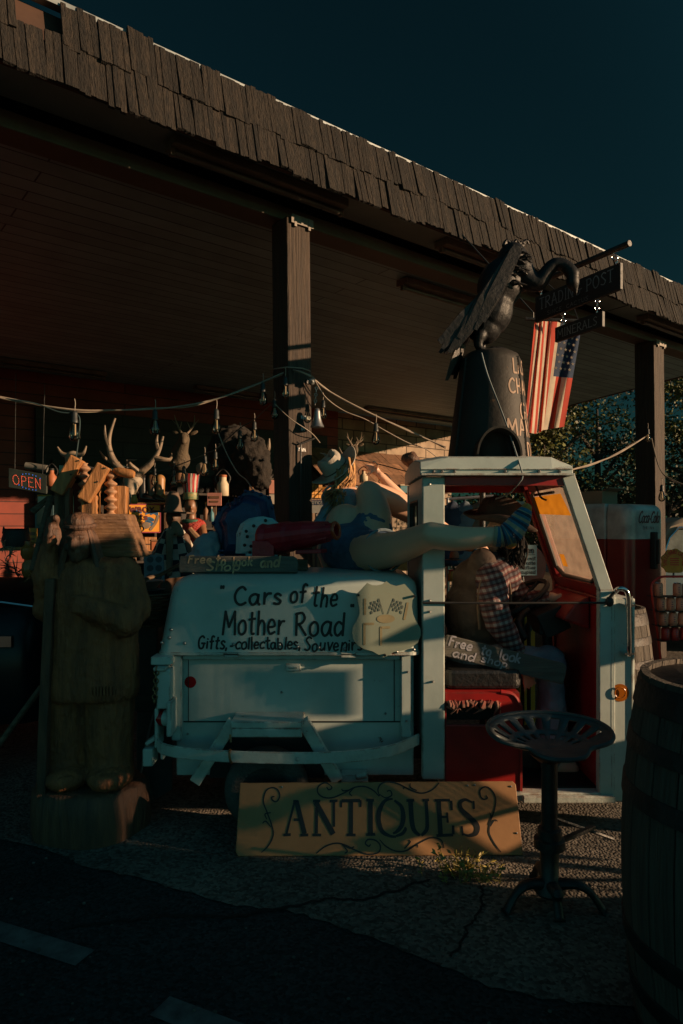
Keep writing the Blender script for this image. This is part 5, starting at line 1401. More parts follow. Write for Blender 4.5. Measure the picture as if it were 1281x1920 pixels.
# ---- black bird statue hunched on the cone
YV = 3.72
o = thing('vulture_statue', 'black sheet metal vulture statue hunched on top of the cone', 'statue', P(925, 668, YV))
def V(px, py, dy=0.0): return P(px, py, YV + dy)
m = MB()
m.ell(V(922, 585), (.115, .11, .14), Matrix.Rotation(R_(18), 3, 'Y')); m.ell(V(938, 535), (.125, .115, .15), Matrix.Rotation(R_(18), 3, 'Y')); m.ell(V(908, 615), (.095, .09, .09)); m.ell(V(960, 490), (.085, .10, .10)); m.caps([V(972, 505, -.02), V(994, 528, -.04), V(1012, 530, -.05), V(1024, 512, -.06), V(1040, 496, -.07), V(1060, 499, -.08), V(1074, 514, -.09)], [.080, .052, .044, .039, .036, .034, .036], 14, 3)
m.ell(V(1074, 528, -.09), (.036, .034, .045)); m.caps([V(1078, 538, -.09), V(1080, 554, -.09)], [.020, .006])
for dy in (-.06, .06): m.caps([V(900, 630, dy), V(897, 648, dy), V(912, 662, dy)], [.035, .024, .018], 10, 3)
m.build('body', BLKMETAL, o, remesh=.008, rsm=3)
FEM = mat('sheet_metal_feathers', (.014, .013, .013), .45, metal=.25, col2=(.026, .021, .018), scale=8, bump=.3)
for side, dy in ((-1, -.115), (1, .115)):
    m = MB(); rnd = random.Random(20 + side)
    for i in range(15):
        q = i / 14
        a = V(972 - 38 * q, 462 + 70 * q, dy * (1 - .2 * q)); b_ = V(905 - 85 * q + rnd.uniform(-6, 6), 600 + 75 * q * (1 - .25 * q) + rnd.uniform(-8, 8), dy * 1.15)
        if q > .55: b_ = V(858 - 38 * (q - .55) / .45 + rnd.uniform(-5, 5), 655 + rnd.uniform(-10, 14) - 5 * q, dy * 1.1)
        d = (b_ - a); n_ = Vector((.05, side, .02)).normalized(); s_ = d.normalized().cross(n_).normalized(); w = .026 + .012 * math.sin(q * 3)
        off = n_ * (.004 * (i % 3))
        m.loft([[a + off - s_ * w, a + off + s_ * w, a + off + s_ * w + n_ * .003, a + off - s_ * w + n_ * .003], [a + d * .6 + off * 1.5 - s_ * w * 1.1, a + d * .6 + off * 1.5 + s_ * w * 1.1, a + d * .6 + off * 1.5 + s_ * w + n_ * .008, a + d * .6 + off * 1.5 - s_ * w + n_ * .008], [b_ - s_ * w * .3, b_ + s_ * w * .3, b_ + s_ * w * .3 + n_ * .003, b_ - s_ * w * .3 + n_ * .003]])
    m.build('wing', FEM, o)
m = MB(); rnd = random.Random(8)
for i in range(7):
    a = V(880 + rnd.uniform(-6, 6), 610, -.06 + .02 * i); b_ = V(838 + i * 2.5, 700 + rnd.uniform(-8, 14), -.07 + .022 * i); d = b_ - a; s_ = Vector((.8, .5, .2)).normalized()
    m.loft([[a - s_ * .012, a + s_ * .012, a + s_ * .012 + Vector((0, .004, 0)), a - s_ * .012 + Vector((0, .004, 0))], [a + d * .7 - s_ * .026, a + d * .7 + s_ * .026, a + d * .7 + s_ * .026 + Vector((0, .004, 0)), a + d * .7 - s_ * .026 + Vector((0, .004, 0))], [b_ - s_ * .012, b_ + s_ * .012, b_ + s_ * .012 + Vector((0, .004, 0)), b_ - s_ * .012 + Vector((0, .004, 0))]])
m.build('tail', FEM, o)
m = MB(); rnd = random.Random(4)
for i in range(26):                                   # ruff of ribbed breast feathers
    a = V(955 + rnd.uniform(-8, 20), 470 + i * 2.6, -.085 + rnd.uniform(-.01, .03)); b_ = a + Vector((rnd.uniform(.04, .09), -.02, rnd.uniform(-.03, .03)))
    m.tube([a, a.lerp(b_, .5) + Vector((0, -.012, .004)), b_], [.007, .008, .002], 6, 2)
for i in range(5): m.tube([V(945 + i * 8, 462, -.03 + .01 * i), V(950 + i * 9, 452 + (i % 2) * 3, -.03 + .01 * i), V(960 + i * 8, 458, -.03 + .01 * i)], [.014, .012, .003], 6, 3)
m.build('ruff', FEM, o)
for dy in (-.06, .06):
    m = MB(); a = V(912, 662, dy)
    for k, (px, py) in enumerate(((935, 668), (950, 668), (965, 670), (898, 668))): m.tube([a, V((912 + px) / 2, 654, dy + (k - 1) * .02), V(px, py - 4, dy + (k - 1) * .03 - .01), V(px + 3, py + 6, dy + (k - 1) * .03 - .015)], [.016, .013, .010, .002], 7, 3)
    m.build('foot', BLKMETAL, o, smooth=True)
# ---- hanging trading-post sign on its own pole
o = thing('trading_post_sign', 'black double sign reading TRADING POST hung by chains from a pipe above the cab', 'sign', P(905, 862, 4.05))
SGN = mat('black_sign_board', (.020, .019, .018), .55, bump=.3, bscale=20, scale=6); ENG = mat('engraved_grey', (.26, .28, .29), .6)
rR, rL = P(1181, 456, 3.62), P(905, 575, 4.62)
m = MB(); m.tube([rL, rR], .0165, 12); m.tube([rL + Vector((0, 0, .02)), (rL.x, rL.y, 0)], .02, 12)
m.build('pipe', IRON, o, smooth=True, ang=50)
def hang(nm, La, Ra, hl, hr_, txt, size, fit, subt=None):
    A, B = La, Ra; ux_ = (B - A).normalized(); uy_ = ZU; L = (B - A).length; nn = ux_.cross(uy_)
    m = MB(); m.prism([(0, -hl), (L, -hr_), (L, 0), (0, 0)], A - nn * .012, ux_, uy_, .024); bo_ = m.build(nm, SGN, o, bevel=.003)
    t = MB(); mpp = plane_map(A, ux_, uy_, .0135); st = lay(txt, size, L * .06, -size - .022, 1, 0, .0, .10, 1, fit=L * fit); t.strokes(st, mpp, size * .10)
    for pts, w_ in st:                                   # little serifs on the straight strokes
        if len(pts) == 2 and abs(pts[0][0] - pts[1][0]) < size * .5:
            for q in pts: t.strokes([([(q[0] - size * .10, q[1]), (q[0] + size * .10, q[1])], 1)], mpp, size * .07)
    if subt: t.strokes(lay(subt[0], subt[1], L * .16, -hl + .018, 1, 0, .1, .1, 2, fit=L * .5), mpp, subt[1] * .12)
    t.build('lettering', ENG, bo_); return A, B
yl, yr = 4.22, 3.70
A, B = hang('sign_board', P(1006, 558, yl), P(1166, 492, yr), .158, .146, 'TRADING POST', .066, .88, ('SINCE  CACTUS', .022))
A2, B2 = hang('lower_board', P(1043, 615, 4.10), P(1132, 583, 3.82), .088, .088, 'MINERALS', .046, .86)
ch = MB()
def links(p, q, n_):
    for i in range(n_):
        c_ = p.lerp(q, (i + .5) / n_); ch.torus(c_, (q - p).length / n_ * .62, .0032, (Matrix.Rotation(R_(90), 3, 'X') if i % 2 else Matrix.Rotation(R_(90), 3, 'Y')) @ Matrix.Diagonal((1, .6, 1)), 12, 6)
def onrod(y): return rL.lerp(rR, (y - rL.y) / (rR.y - rL.y))
links(P(1016, 555, 4.19), onrod(4.19), 3); links(P(1158, 496, 3.72), onrod(3.72), 3)
links(P(1057, 611, 4.06), P(1055, 585, 4.06), 4); links(P(1119, 588, 3.86), P(1120, 562, 3.86), 4)
ch.build('chains', CHROME, o, smooth=True)
# ---- flag hanging from the eave
FR_ = mat('flag_red', (.62, .06, .03), .8, amount=.25, scale=6); FW = mat('flag_white', (.80, .66, .50), .8, amount=.3, scale=8); FB = mat('flag_blue', (.03, .06, .13), .8)
for q in (FR_, FW, FB):
    nn_ = q.node_tree.nodes; tt = nn_.new('ShaderNodeBsdfTranslucent'); src = nn_['Principled BSDF'].inputs['Base Color'].links[0].from_socket; q.node_tree.links.new(src, tt.inputs[0]); mm = nn_.new('ShaderNodeMixShader'); mm.inputs[0].default_value = .45
    q.node_tree.links.new(nn_['Principled BSDF'].outputs[0], mm.inputs[1]); q.node_tree.links.new(tt.outputs[0], mm.inputs[2]); q.node_tree.links.new(mm.outputs[0], nn_['Material Output'].inputs[0])
YF = 4.75
o = thing('american_flag', 'faded stars and stripes hanging in folds below the trading post sign', 'flag', P(1040, 810, YF))
def fpt(s, v):
    'stripe coordinate s across the gathered hem, v down'
    top = Vector((1003 + 52 * s, 598 + 4 * s)); bot = Vector((983 + 60 * s, 806 - 36 * s + 22 * math.sin(s * 3.1)))
    if s > .62: top = Vector((1035 + 55 * (s - .62) / .38, 600 + 18 * (s - .62) / .38)); bot = Vector((1010 + 48 * (s - .62) / .38, 808 - 70 * (s - .62) / .38 + 62 * (s - .62) / .38))
    q = top.lerp(bot, v); dep = .26 * s + .020 * math.sin(s * 17 + v * 1.5) + .008 * math.sin(s * 37 + v * 4)
    return P(q.x, q.y, YF + dep)
NS, NV = 78, 30
m = MB()
for i in range(NS):
    for j in range(NV):
        s0, s1, v0, v1 = i / NS, (i + 1) / NS, j / NV, (j + 1) / NV
        m.cm = 2 if (s0 > .72 and v0 < .50) else (0 if int(s0 * 13) % 2 == 0 else 1)
        m.add([fpt(s0, v0), fpt(s1, v0), fpt(s1, v1), fpt(s0, v1)], [(0, 1, 2, 3)])
fo = m.build('cloth', [FR_, FW, FB], o, smooth=True, recalc=False, ang=180)
m = MB()
for j in range(7):
    for i in range(4):
        c_ = fpt(.75 + i * .062 + (j % 2) * .03, .05 + j * .062); pts = [c_ + Vector(((.013 if k % 2 == 0 else .005) * math.sin(k * .628), -.006, (.013 if k % 2 == 0 else .005) * math.cos(k * .628))) for k in range(10)]; m.add(pts, [tuple(range(10))])
m.build('stars', FW, fo)
m = MB(); m.tube([P(985, 598, YF), P(1100, 602, YF)], .012, 8); m.tube([P(1000, 598, YF), (P(1000, 598, YF).x, YF, 2.93), CN(3.0, .03, 3.60)], .005, 6); m.tube([P(1085, 602, YF), (P(1085, 602, YF).x, YF + .1, 3.0), CN(3.6, .03, 3.60)], .005, 6); m.build('hanging_rod', IRON, o)

# ---- tractor-seat stool
o = thing('tractor_seat_stool', 'dark iron stool with pierced tractor seat before the truck door', 'stool', (0.79, 2.6, 0))
SX, SY, SZ = .792, 2.60, .60
SEATM = mat('seat_iron', (.085, .10, .105), .5, metal=.35, scale=10, bump=.2, bscale=40, amount=.3)
m = MB(); NA, NR = 72, 14
def seatz(a, r):
    # dished pan, high rim at the back, dropped pommel at the front
    rim = .058 + .030 * math.sin(a) + .012 * abs(math.cos(a)) ** 2
    z = rim * r ** 2.2
    if math.sin(a) < 0: z -= .012 * abs(math.sin(a)) ** 6 * r
    return z
def seatR(a):
    r = .232
    f = max(0, -math.sin(a))
    # heart-shaped front: two thigh dips either side of the pommel
    r -= .060 * math.exp(-((a - R_(232)) / .26) ** 2) + .045 * math.exp(-((a - R_(308)) / .26) ** 2) + .012 * math.exp(-((a - R_(270)) / .25) ** 2)
    return r
def sp(a, q): r = seatR(a) * q; return Vector((SX + r * math.cos(a), SY + r * math.sin(a) * .80, SZ + seatz(a, q)))
qs = [0, .2, .34, .40, .55, .62, .66, .74, .82, .90, .94, 1.0]
vs = [sp(2 * math.pi * i / NA, q) for q in qs for i in range(NA)]; fs = []
for j in range(len(qs) - 1):
    for i in range(NA):
        a = 360 * i / NA; slot = False
        if 6 <= j <= 8 and (-8 < a < 190 or a > 352): slot = (i % 4) in (1, 2)
        if 3 <= j <= 3 and (0 < a < 180): slot = (i % 4) in (1, 2)
        if not slot: fs.append((j * NA + i, j * NA + (i + 1) % NA, (j + 1) * NA + (i + 1) % NA, (j + 1) * NA + i))
m.add(vs, fs); so = m.build('seat', SEATM, o, smooth=True, solid=.008, ang=180)
m = MB(); m.tube([sp(2 * math.pi * i / NA, 1.0) for i in range(NA)], .0085, 8, closed=True); m.build('rim', SEATM, so, smooth=True)
m = MB(); m.tube([(SX, SY, SZ - .005), (SX, SY, .28)], .030, 18); m.lathe([(.075, -.02), (.06, -.035), (.035, -.05)], (SX, SY, SZ), None, 18); m.build('post', IRON, o, smooth=True, ang=50)
m = MB(); m.lathe([(.035, .30), (.045, .295), (.045, .262), (.058, .258), (.058, .225), (.036, .215), (.034, .11), (.05, .095), (.06, .06), (.045, .045)], (SX, SY, 0), None, 20); m.bar((SX + .04, SY + .02, .235), (SX + .22, SY + .14, .24), .02, .014); m.tube([(SX + .03, SY + .10, .30), (SX + .30, SY + .14, .19)], .007, 6); m.build('collar', IRON, o, smooth=True, ang=50)
for a in (200, 340, 90, 270):
    m = MB(); ca, sa = math.cos(R_(a)), math.sin(R_(a)); q_ = .62 if a == 270 else 1
    m.tube([(SX + .03 * ca, SY + .03 * sa, .09), (SX + .10 * ca, SY + .10 * sa, .10), (SX + .15 * ca, SY + .15 * sa * q_, .075), (SX + .19 * ca, SY + .19 * sa * q_, .02), (SX + .20 * ca, SY + .20 * sa * q_, .012)], [.026, .022, .017, .018, .024], 10, 4, flat=.8)
    m.build('leg', IRON, o, smooth=True)

# ---- barrels
STAVE = mat('barrel_oak', (.115, .095, .075), .8, col2=(.06, .05, .042), scale=5, stretch=(8, 8, .5), bump=.8, bscale=9, island=.3); HOOP = mat('barrel_hoop', (.055, .055, .055), .55, metal=.6, col2=(.04, .03, .025), scale=14, bump=.4)
HEADW = mat('barrel_head_wood', (.30, .22, .15), .8, col2=(.18, .13, .09), scale=6, stretch=(.6, 7, 5), bump=.6, bscale=9)
def barrel(label, x, y, H, rt, rm_, hoops, name='wooden_barrel'):
    o = thing(name, label, 'barrel', (x, y, 0), 'old oak barrels')
    def rad(z): return rt + (rm_ - rt) * (1 - (2 * z / H - 1) ** 2)
    m = MB(); K = 26; zs = [H * i / 14 for i in range(15)]
    for k in range(K):
        a0, a1 = 2 * math.pi * k / K + .008, 2 * math.pi * (k + 1) / K - .008; dr = random.uniform(-.0015, .0015)
        ring = []
        for z in zs: ring.append([Vector((x + (rad(z) + dr + e) * math.cos(a), y + (rad(z) + dr + e) * math.sin(a), z)) for a, e in ((a0, 0), ((a0 + a1) / 2, .0005), (a1, 0), (a1, -.022), (a0, -.022))])
        m.loft(ring)
    m.build('staves', STAVE, o, smooth=True, ang=35)
    for z0, z1 in hoops:
        m = MB(); m.lathe([(rad(z0 * H) + .0015, z0 * H), (rad(z0 * H) + .004, z0 * H + .002), (rad(z1 * H) + .004, z1 * H - .002), (rad(z1 * H) + .0015, z1 * H)], (x, y, 0), None, 64)
        for a in (R_(248), R_(254)): m.ell((x + (rad((z0 + z1) / 2 * H) + .004) * math.cos(a), y + (rad((z0 + z1) / 2 * H) + .004) * math.sin(a), (z0 + z1) / 2 * H), (.008, .008, .008), n=8, m=5)
        m.build('hoop', HOOP, o, smooth=True, ang=50)
    m = MB(); rr_ = rad(H * .96) - .024; n_ = 7
    for i in range(n_):
        y0_, y1_ = -rr_ + 2 * rr_ * i / n_ + .001, -rr_ + 2 * rr_ * (i + 1) / n_ - .001; ym = max(abs(y0_), abs(y1_)); xx = math.sqrt(max(rr_ ** 2 - ym ** 2, .0005))
        xi = math.sqrt(max(rr_ ** 2 - min(abs(y0_), abs(y1_)) ** 2, .0005)); a_, b_ = (xx, xi) if abs(y0_) > abs(y1_) else (xi, xx)
        m.prism([(-a_, y0_), (a_, y0_), (b_, y1_), (-b_, y1_)], (x, y, H * .955), (1, 0, 0), (0, 1, 0), .012)
    m.build('head', HEADW, o)
    return o
bo = barrel('big oak barrel standing at the right foreground edge', 1.135, 1.865, 1.035, .292, .345, ((.915, .985), (.80, .845), (.665, .715), (.285, .335), (.15, .20), (.015, .085)))
m = MB(); a = R_(238); m.lathe([(.001, 0), (.026, 0), (.030, -.01)], (1.135 + .342 * math.cos(a), 1.865 + .342 * math.sin(a), .50), frame_z(Vector((math.cos(a), math.sin(a), 0))), 18); m.build('bung_hole', BLACK, bo)
barrel('sunlit oak barrel half hidden behind the truck nose', 1.60, 4.25, .95, .265, .315, ((.9, .975), (.78, .83), (.64, .69), (.31, .36), (.17, .22), (.025, .10)))

# ---- drinks machine
o = thing('drinks_machine', 'old round cornered cola machine with white top and red lower half', 'drinks machine', (2.1, 5.0, 0))
CRM = mat('cream_enamel', (.50, .52, .48), .3, rust=(.2, .08, .04), rust_amt=.12, rust_scale=6); RDE = mat('red_enamel', (.26, .014, .012), .3, col2=(.16, .01, .01), scale=3, rust=(.06, .03, .02), rust_amt=.2, rust_scale=5)
O2 = Vector((2.12, 5.0, 0))
def FRp(u, d, z): return O2 + D1 * u + D2 * d + Vector((0, 0, z))
def slab(u0, u1, d0, d1_, z0, z1, r, top=0, n_=5):
    rings = []
    def ring(ins, z):
        out = []
        for cu_, cd, a0 in ((u1 - r, d1_ - .01, 0), (u0 + r, d1_ - .01, 90), (u0 + r, d0 + r, 180), (u1 - r, d0 + r, 270)):
            for k in range(n_ + 1):
                a = R_(a0 + 90 * k / n_); rr_ = r if a0 >= 180 else .01
                q_ = max(rr_ - ins, .002); out.append(FRp((cu_ if a0 >= 180 else (u1 - .01 if a0 == 0 else u0 + .01)) + q_ * math.cos(a), cd + q_ * math.sin(a), z))
        return out
    rings = [ring(0, z0), ring(0, z1 - top)]
    if top:
        for k in range(1, 6): a = R_(90 * k / 5); rings.append(ring(top * (1 - math.cos(a)), z1 - top + top * math.sin(a)))
    return rings
m = MB(); m.loft(slab(0, .52, .20, .66, .08, 1.345, .02)); m.build('lower_cabinet', RDE, o, smooth=True, ang=50)
m = MB(); m.loft(slab(0, .52, .20, .66, 1.347, 1.615, .02, .04)); m.build('upper_cabinet', CRM, o, smooth=True, ang=50)
m = MB(); m.loft(slab(.004, .516, .0, .195, .10, 1.345, .09)); do = m.build('lower_door', RDE, o, smooth=True, ang=50)
m = MB(); m.loft(slab(.004, .516, .0, .195, 1.347, 1.61, .09, .07)); du = m.build('upper_door', CRM, o, smooth=True, ang=50)
m = MB(); mpp = plane_map(FRp(0, -.001, 0), D1, ZU, .002); m.strokes(lay('Coca-Cola', .085, .10, 1.47, .9, .35, .0, -.02, 1, fit=.31), mpp, .010); m.strokes(lay('DRINK', .02, .17, 1.42, 1, 0, 0, .3, 1, fit=.18), mpp, .003); m.build('lettering', mat('dark_red_script', (.16, .03, .03), .5), du)
m = MB(); m.bar(FRp(.30, -.02, 1.12), FRp(.30, -.02, 1.40), .045, .04, up=D2); m.bar(FRp(.30, -.045, 1.16), FRp(.30, -.045, 1.34), .02, .03, up=D2); m.build('handle', BLACK, o, bevel=.006)
m = MB(); m.box(FRp(-.006, .33, 1.36), (.012, .10, .05), RN); m.build('hinge', STEEL, o)
m = MB()
for u in (.06, .46):
    for d in (.08, .6): m.tube([FRp(u, d, 0), FRp(u, d, .1)], .025, 8)
m.build('feet', BLACK, o)
CARD = mat('cardboard', (.30, .20, .12), .85, amount=.2)
o = thing('cardboard_box', 'open cardboard box on top of the drinks machine', 'box', FRp(.2, .4, 1.615))
m = MB(); b0 = FRp(.12, .30, 1.62)
for p, q in ((0, 0), (0, 1), (1, 0), (1, 1)): pass
w_, d_, h_2 = .22, .18, .10
for u0, u1, e0, e1 in ((0, w_, 0, .006), (0, w_, d_ - .006, d_), (0, .006, .006, d_ - .006), (w_ - .006, w_, .006, d_ - .006)):
    vs = [b0 + D1 * u + D2 * e + Vector((0, 0, z)) for z in (0, h_2) for u, e in ((u0, e0), (u1, e0), (u1, e1), (u0, e1))]; m.add(vs, [(0, 3, 2, 1), (4, 5, 6, 7), (0, 1, 5, 4), (1, 2, 6, 5), (2, 3, 7, 6), (3, 0, 4, 7)])
m.build('sides', CARD, o); m = MB(); m.add([b0 + Vector((0, 0, h_2)), b0 + D1 * w_ + Vector((0, 0, h_2)), b0 + D1 * (w_ + .02) - D2 * .07 + Vector((0, 0, h_2 + .02)), b0 + D1 * -.02 - D2 * .07 + Vector((0, 0, h_2 + .02))], [(0, 1, 2, 3)]); m.build('flap', CARD, o, solid=.005)
# ---- rack of drink cans
YK = 4.55
o = thing('can_rack', 'red metal display rack holding rows of drink cans at right edge', 'rack', P(1262, 1240, YK))
def K(px, py, dy=0.0): return P(px, py, YK + dy)
m = MB(); m.tube([K(1240, 1242, .1), K(1232, 1180, .05), K(1222, 1110), K(1225, 1092), K(1240, 1082), K(1262, 1081), K(1320, 1081)], .008, 8, 3); m.tube([K(1240, 1242, .1), (K(1240, 1242, .1).x, YK + .12, 0)], .008, 8); m.tube([K(1330, 1081), K(1335, 1242, .1), (K(1335, 1242, .1).x, YK + .12, 0)], .008, 8)
m.build('frame', mat('red_wire', (.50, .03, .025), .4), o, smooth=True)
rows = ((1118, 1228), (1145, 1233), (1173, 1237), (1201, 1241))
for py, px0 in rows:
    m = MB(); m.bx(K(px0 - 3, 0).x, K(1330, 0).x, YK - .02, YK + .10, K(0, py).z - .006, K(0, py).z - .002); m.build('shelf', BLKMETAL, o)
CANM = mat('can_label', (.46, .22, .15), .45, col2=(.38, .16, .11), scale=10, island=.25); CANR = mat('can_red', (.34, .03, .03), .4)
proto = None; idx = 0
PLACE = ['first', 'second', 'third', 'fourth', 'fifth']
for ri, (py, px0) in enumerate(rows):
    for ci in range(4):
        if ri == 0 and ci == 1: continue
        c_ = K(px0 + 7 + ci * 17.5, py, .03); lab = '%s drink can from the left on the %s shelf of the red rack' % (PLACE[ci], ('top', 'second', 'third', 'bottom')[ri])
        if proto is None:
            proto = thing('drink_can', lab, 'can', c_, 'cans on the red rack'); m = MB(); m.lathe([(.022, 0), (.027, .006), (.027, .080), (.022, .086)], c_, None, 16); m.build('can', CANM, proto, smooth=True, ang=50)
            m = MB(); m.lathe([(.020, .0865), (.023, .090), (.021, .087), (.001, .086)], c_, None, 16); m.build('lid', CHROME, proto, smooth=True)
            m = MB()
            for z in (.03, .045, .06):
                m.strokes([([(a * .1 - .5 + .0, z) for a in range(3, 8)], 1)], lambda u, v: c_ + Vector((.0275 * math.sin(u), -.0275 * math.cos(u), v)), .006)
            m.build('printing', mat('purple_print', (.16, .08, .14), .5), proto)
        else:
            q = dup(proto, c_, lab)
            if ri == 3:
                for ch_ in kids(q):
                    if ch_.name.startswith('can'): ch_.data = ch_.data.copy(); ch_.data.materials[0] = CANR
o = thing('lubrication_sign', 'round yellow shell shaped lubrication sign above the can rack', 'sign', K(1262, 1080))
m = MB(); c_ = K(1263, 1053, .05); sc2 = YK / FPX
pts = []
for k in range(48):
    a = 2 * math.pi * k / 48; r = 24 + (1.2 * math.cos(9 * a) if math.sin(a) > -.7 else -.5)
    if math.sin(a) < -.75: r = 24 + 3 * math.cos(3 * a + 1.57)
    pts.append((r * math.cos(a) * sc2, r * math.sin(a) * sc2))
m.prism(pts, c_, (1, 0, 0), (0, 0, 1), .012); YEL = mat('yellow_enamel', (.44, .22, .02), .4, rust=(.15, .07, .03), rust_amt=.2)
so = m.build('plate', YEL, o)
m = MB(); txt = 'SHELLUBRICATION'
fc = c_ - Vector((0, .013, 0))
for i, chr_ in enumerate(txt):
    a = R_(198 - i * 216 / (len(txt) - 1)); st = lay(chr_, 7.5 * sc2, -2.2 * sc2, -3 * sc2, .8); ca, sa = math.cos(a - R_(90)), math.sin(a - R_(90)); cc = Vector((18 * sc2 * math.cos(a), 18 * sc2 * math.sin(a)))
    m.strokes(st, lambda u, v: fc + Vector((cc.x + u * ca - v * sa, -.001, cc.y + u * sa + v * ca)), 1.3 * sc2)
for z in (6, 2, -2, -6): m.strokes([([(-8 * sc2, z * sc2), (8 * sc2, z * sc2)], 1)], lambda u, v: fc + Vector((u, -.001, v)), 1.8 * sc2)
m.build('lettering', RED, so)
m = MB(); m.tube([K(1263, 1072, .06), K(1263, 1083, .02)], .006, 6); m.build('stem', STEEL, o)
# ---- old pickup glimpsed at the right edge
o = thing('parked_pickup', 'old pale pickup truck parked beyond the drinks machine', 'pickup', (4.3, 7.6, 0))
PKM = mat('pickup_cream', (.45, .36, .27), .4, amount=.2, scale=3); PKB = mat('pickup_blue', (.16, .24, .28), .4, amount=.25)
m = MB(); px_, py_ = 3.42, 7.6
m.loft([[Vector((px_ + x, y, z)) for x, z in ((0, .95), (.10, 1.28), (.22, 1.47), (.42, 1.54), (1.0, 1.54), (1.3, 1.45), (1.4, .95))] for y in (py_, py_ + 1.5)])
m.build('cab', PKM, o, smooth=True, ang=30, bevel=.04)
m = MB(); m.loft([[Vector((px_ + x, y, z)) for x, z in ((-.9, .42), (-.9, .88), (-.5, .97), (3.2, .97), (3.2, .42))] for y in (py_ - .1, py_ + 1.6)]); m.build('body', PKB, o, bevel=.04)
m = MB(); m.prism([(px_ + .14, 1.0), (px_ + .24, 1.30), (px_ + .34, 1.41), (px_ + .9, 1.41), (px_ + .9, 1.0)], (0, py_ - .002, 0), (1, 0, 0), (0, 0, 1), .004); wo_ = m.build('window', mat('pale_window', (.30, .34, .32), .15), o)
m = MB(); m.tube([(px_ + .12, py_ - .01, .99), (px_ + .23, py_ - .01, 1.31), (px_ + .33, py_ - .01, 1.425), (px_ + .9, py_ - .01, 1.425)], .016, 8); m.build('chrome_trim', CHROME, wo_, smooth=True)
for x in (-.4, 2.4):
    m = MB(); m.lathe([(.2, -.09), (.31, -.1), (.33, 0), (.31, .1), (.2, .09)], (px_ + x, py_ - .08, .33), Matrix(((1, 0, 0), (0, 0, -1), (0, 1, 0))), 24); m.build('wheel', TYRE, o, smooth=True)
# ================================================================== THE CLUTTER BETWEEN TRUCK AND SHOP
CARV = mat('carved_dark_wood', (0.36, 0.125, 0.045), 0.65, col2=(0.15, 0.055, 0.025), scale=5, stretch=(4, 4, .7), bump=1.0, bscale=16)
CARVB = mat('carved_blackened_wood', (0.15, 0.07, 0.038), 0.6, col2=(0.05, 0.03, 0.022), scale=6, stretch=(4, 4, .6), bump=.8, bscale=12)
CARVL = mat('carved_pale_wood', (0.48, 0.25, 0.13), 0.65, col2=(0.17, 0.10, 0.06), scale=6, stretch=(.8, 3, 3), bump=.5, bscale=10)
# ---- carved wooden chief
o = thing('carved_statue', 'dark carved wooden figure with staff and big pack standing at left of the truck', 'statue', T(165, 1560))
m = MB()
m.loft([[T(165, 0).xyz * 0 + Vector((TX(168) + (r + .012 * math.sin(5 * a + z * 9)) * math.cos(a), Y0 + .02 + (r * .9 + .01 * math.sin(4 * a)) * math.sin(a), z)) for a in [2 * math.pi * k / 36 for k in range(36)]] for z, r in ((0, .265), (.05, .27), (.14, .265), (.22, .255), (.235, .235))])
m.build('log_base', CARVB, o, smooth=True, ang=50)
m = MB()
for px, w in ((126, .108), (206, .118)):
    m.caps([T(px, 1300), T(px - 2, 1380), T(px, 1440)], [w, w * .97, w * .93], 16); m.ell(T(px + 2, 1455, -.07), (w * .9, .13, .06))
m.loft([[Vector((TX(cx_) + rx * math.cos(a), Y0 + ry * math.sin(a), TZ(py))) for a in [2 * math.pi * k / 28 for k in range(28)]] for cx_, py, rx, ry in ((172, 1304, .215, .16), (172, 1290, .225, .165), (173, 1200, .215, .16), (175, 1120, .225, .16), (178, 1075, .215, .15), (172, 1052, .16, .12), (160, 1042, .08, .09))])
m.caps([T(232, 1078, -.02), T(250, 1140, -.05), T(236, 1165, -.11), T(172, 1142, -.17)], [.085, .085, .075, .055], 14); m.ell(T(160, 1138, -.18), (.055, .035, .05))
m.caps([T(104, 1090, -.03), T(88, 1140, -.06), T(84, 1080, -.09), T(92, 1030, -.09)], [.075, .065, .055, .04], 14)
for k in range(4): m.ell(T(145, 1120 + k * 9, -.205), (.035, .016, .010))
for k in range(4): m.ell(T(90 + k * 4, 1020 - k * 2, -.12), (.012, .02, .03))
m.build('carved_body', CARV, o, remesh=.010, rsm=1, disp=(.022, .014))
m = MB(); c = T(150, 1018, -.08)
m.ell(c, (.062, .075, .092), None, 20, 14); m.ell(c + Vector((0, -.078, -.006)), (.016, .026, .030)); m.ell(c + Vector((0, -.066, -.042)), (.028, .016, .007)); m.ell(c + Vector((0, -.060, -.058)), (.024, .016, .007)); m.ell(c + Vector((0, -.062, .030)), (.050, .022, .011)); m.ell(c + Vector((0, -.05, -.07)), (.03, .02, .02))
for s_ in (-1, 1): m.ell(c + Vector((s_ * .026, -.062, .010)), (.012, .010, .006)); m.ell(c + Vector((s_ * .035, -.045, -.018)), (.022, .022, .022))
m.caps([T(150, 1050, -.06), T(150, 1070, -.04)], [.045, .06])
m.build('carved_head', CARVB, o, remesh=.007, rsm=2)
m = MB(); rnd = random.Random(2)
for s_, ex in ((-1, 112), (1, 186)):
    for i in range(12): m.tube([T(150 + s_ * (8 + i), 975 + i * 1.5, -.09), T(150 + s_ * (22 + i * .9), 1015, -.10 + .008 * i), T(ex + s_ * i * 1.2, 1090, -.11 + .006 * i), T(ex + s_ * i, 1150 - 2 * i, -.10 + .006 * i)], [.010, .014, .014, .008], 6, 4)
m.torus(T(150, 986, -.08), .064, .012, frame_z((0, -.15, 1)), 24, 6); m.ell(T(150, 980, -.07), (.066, .07, .05))
m.build('carved_hair', CARVB, o, smooth=True)
m = MB()
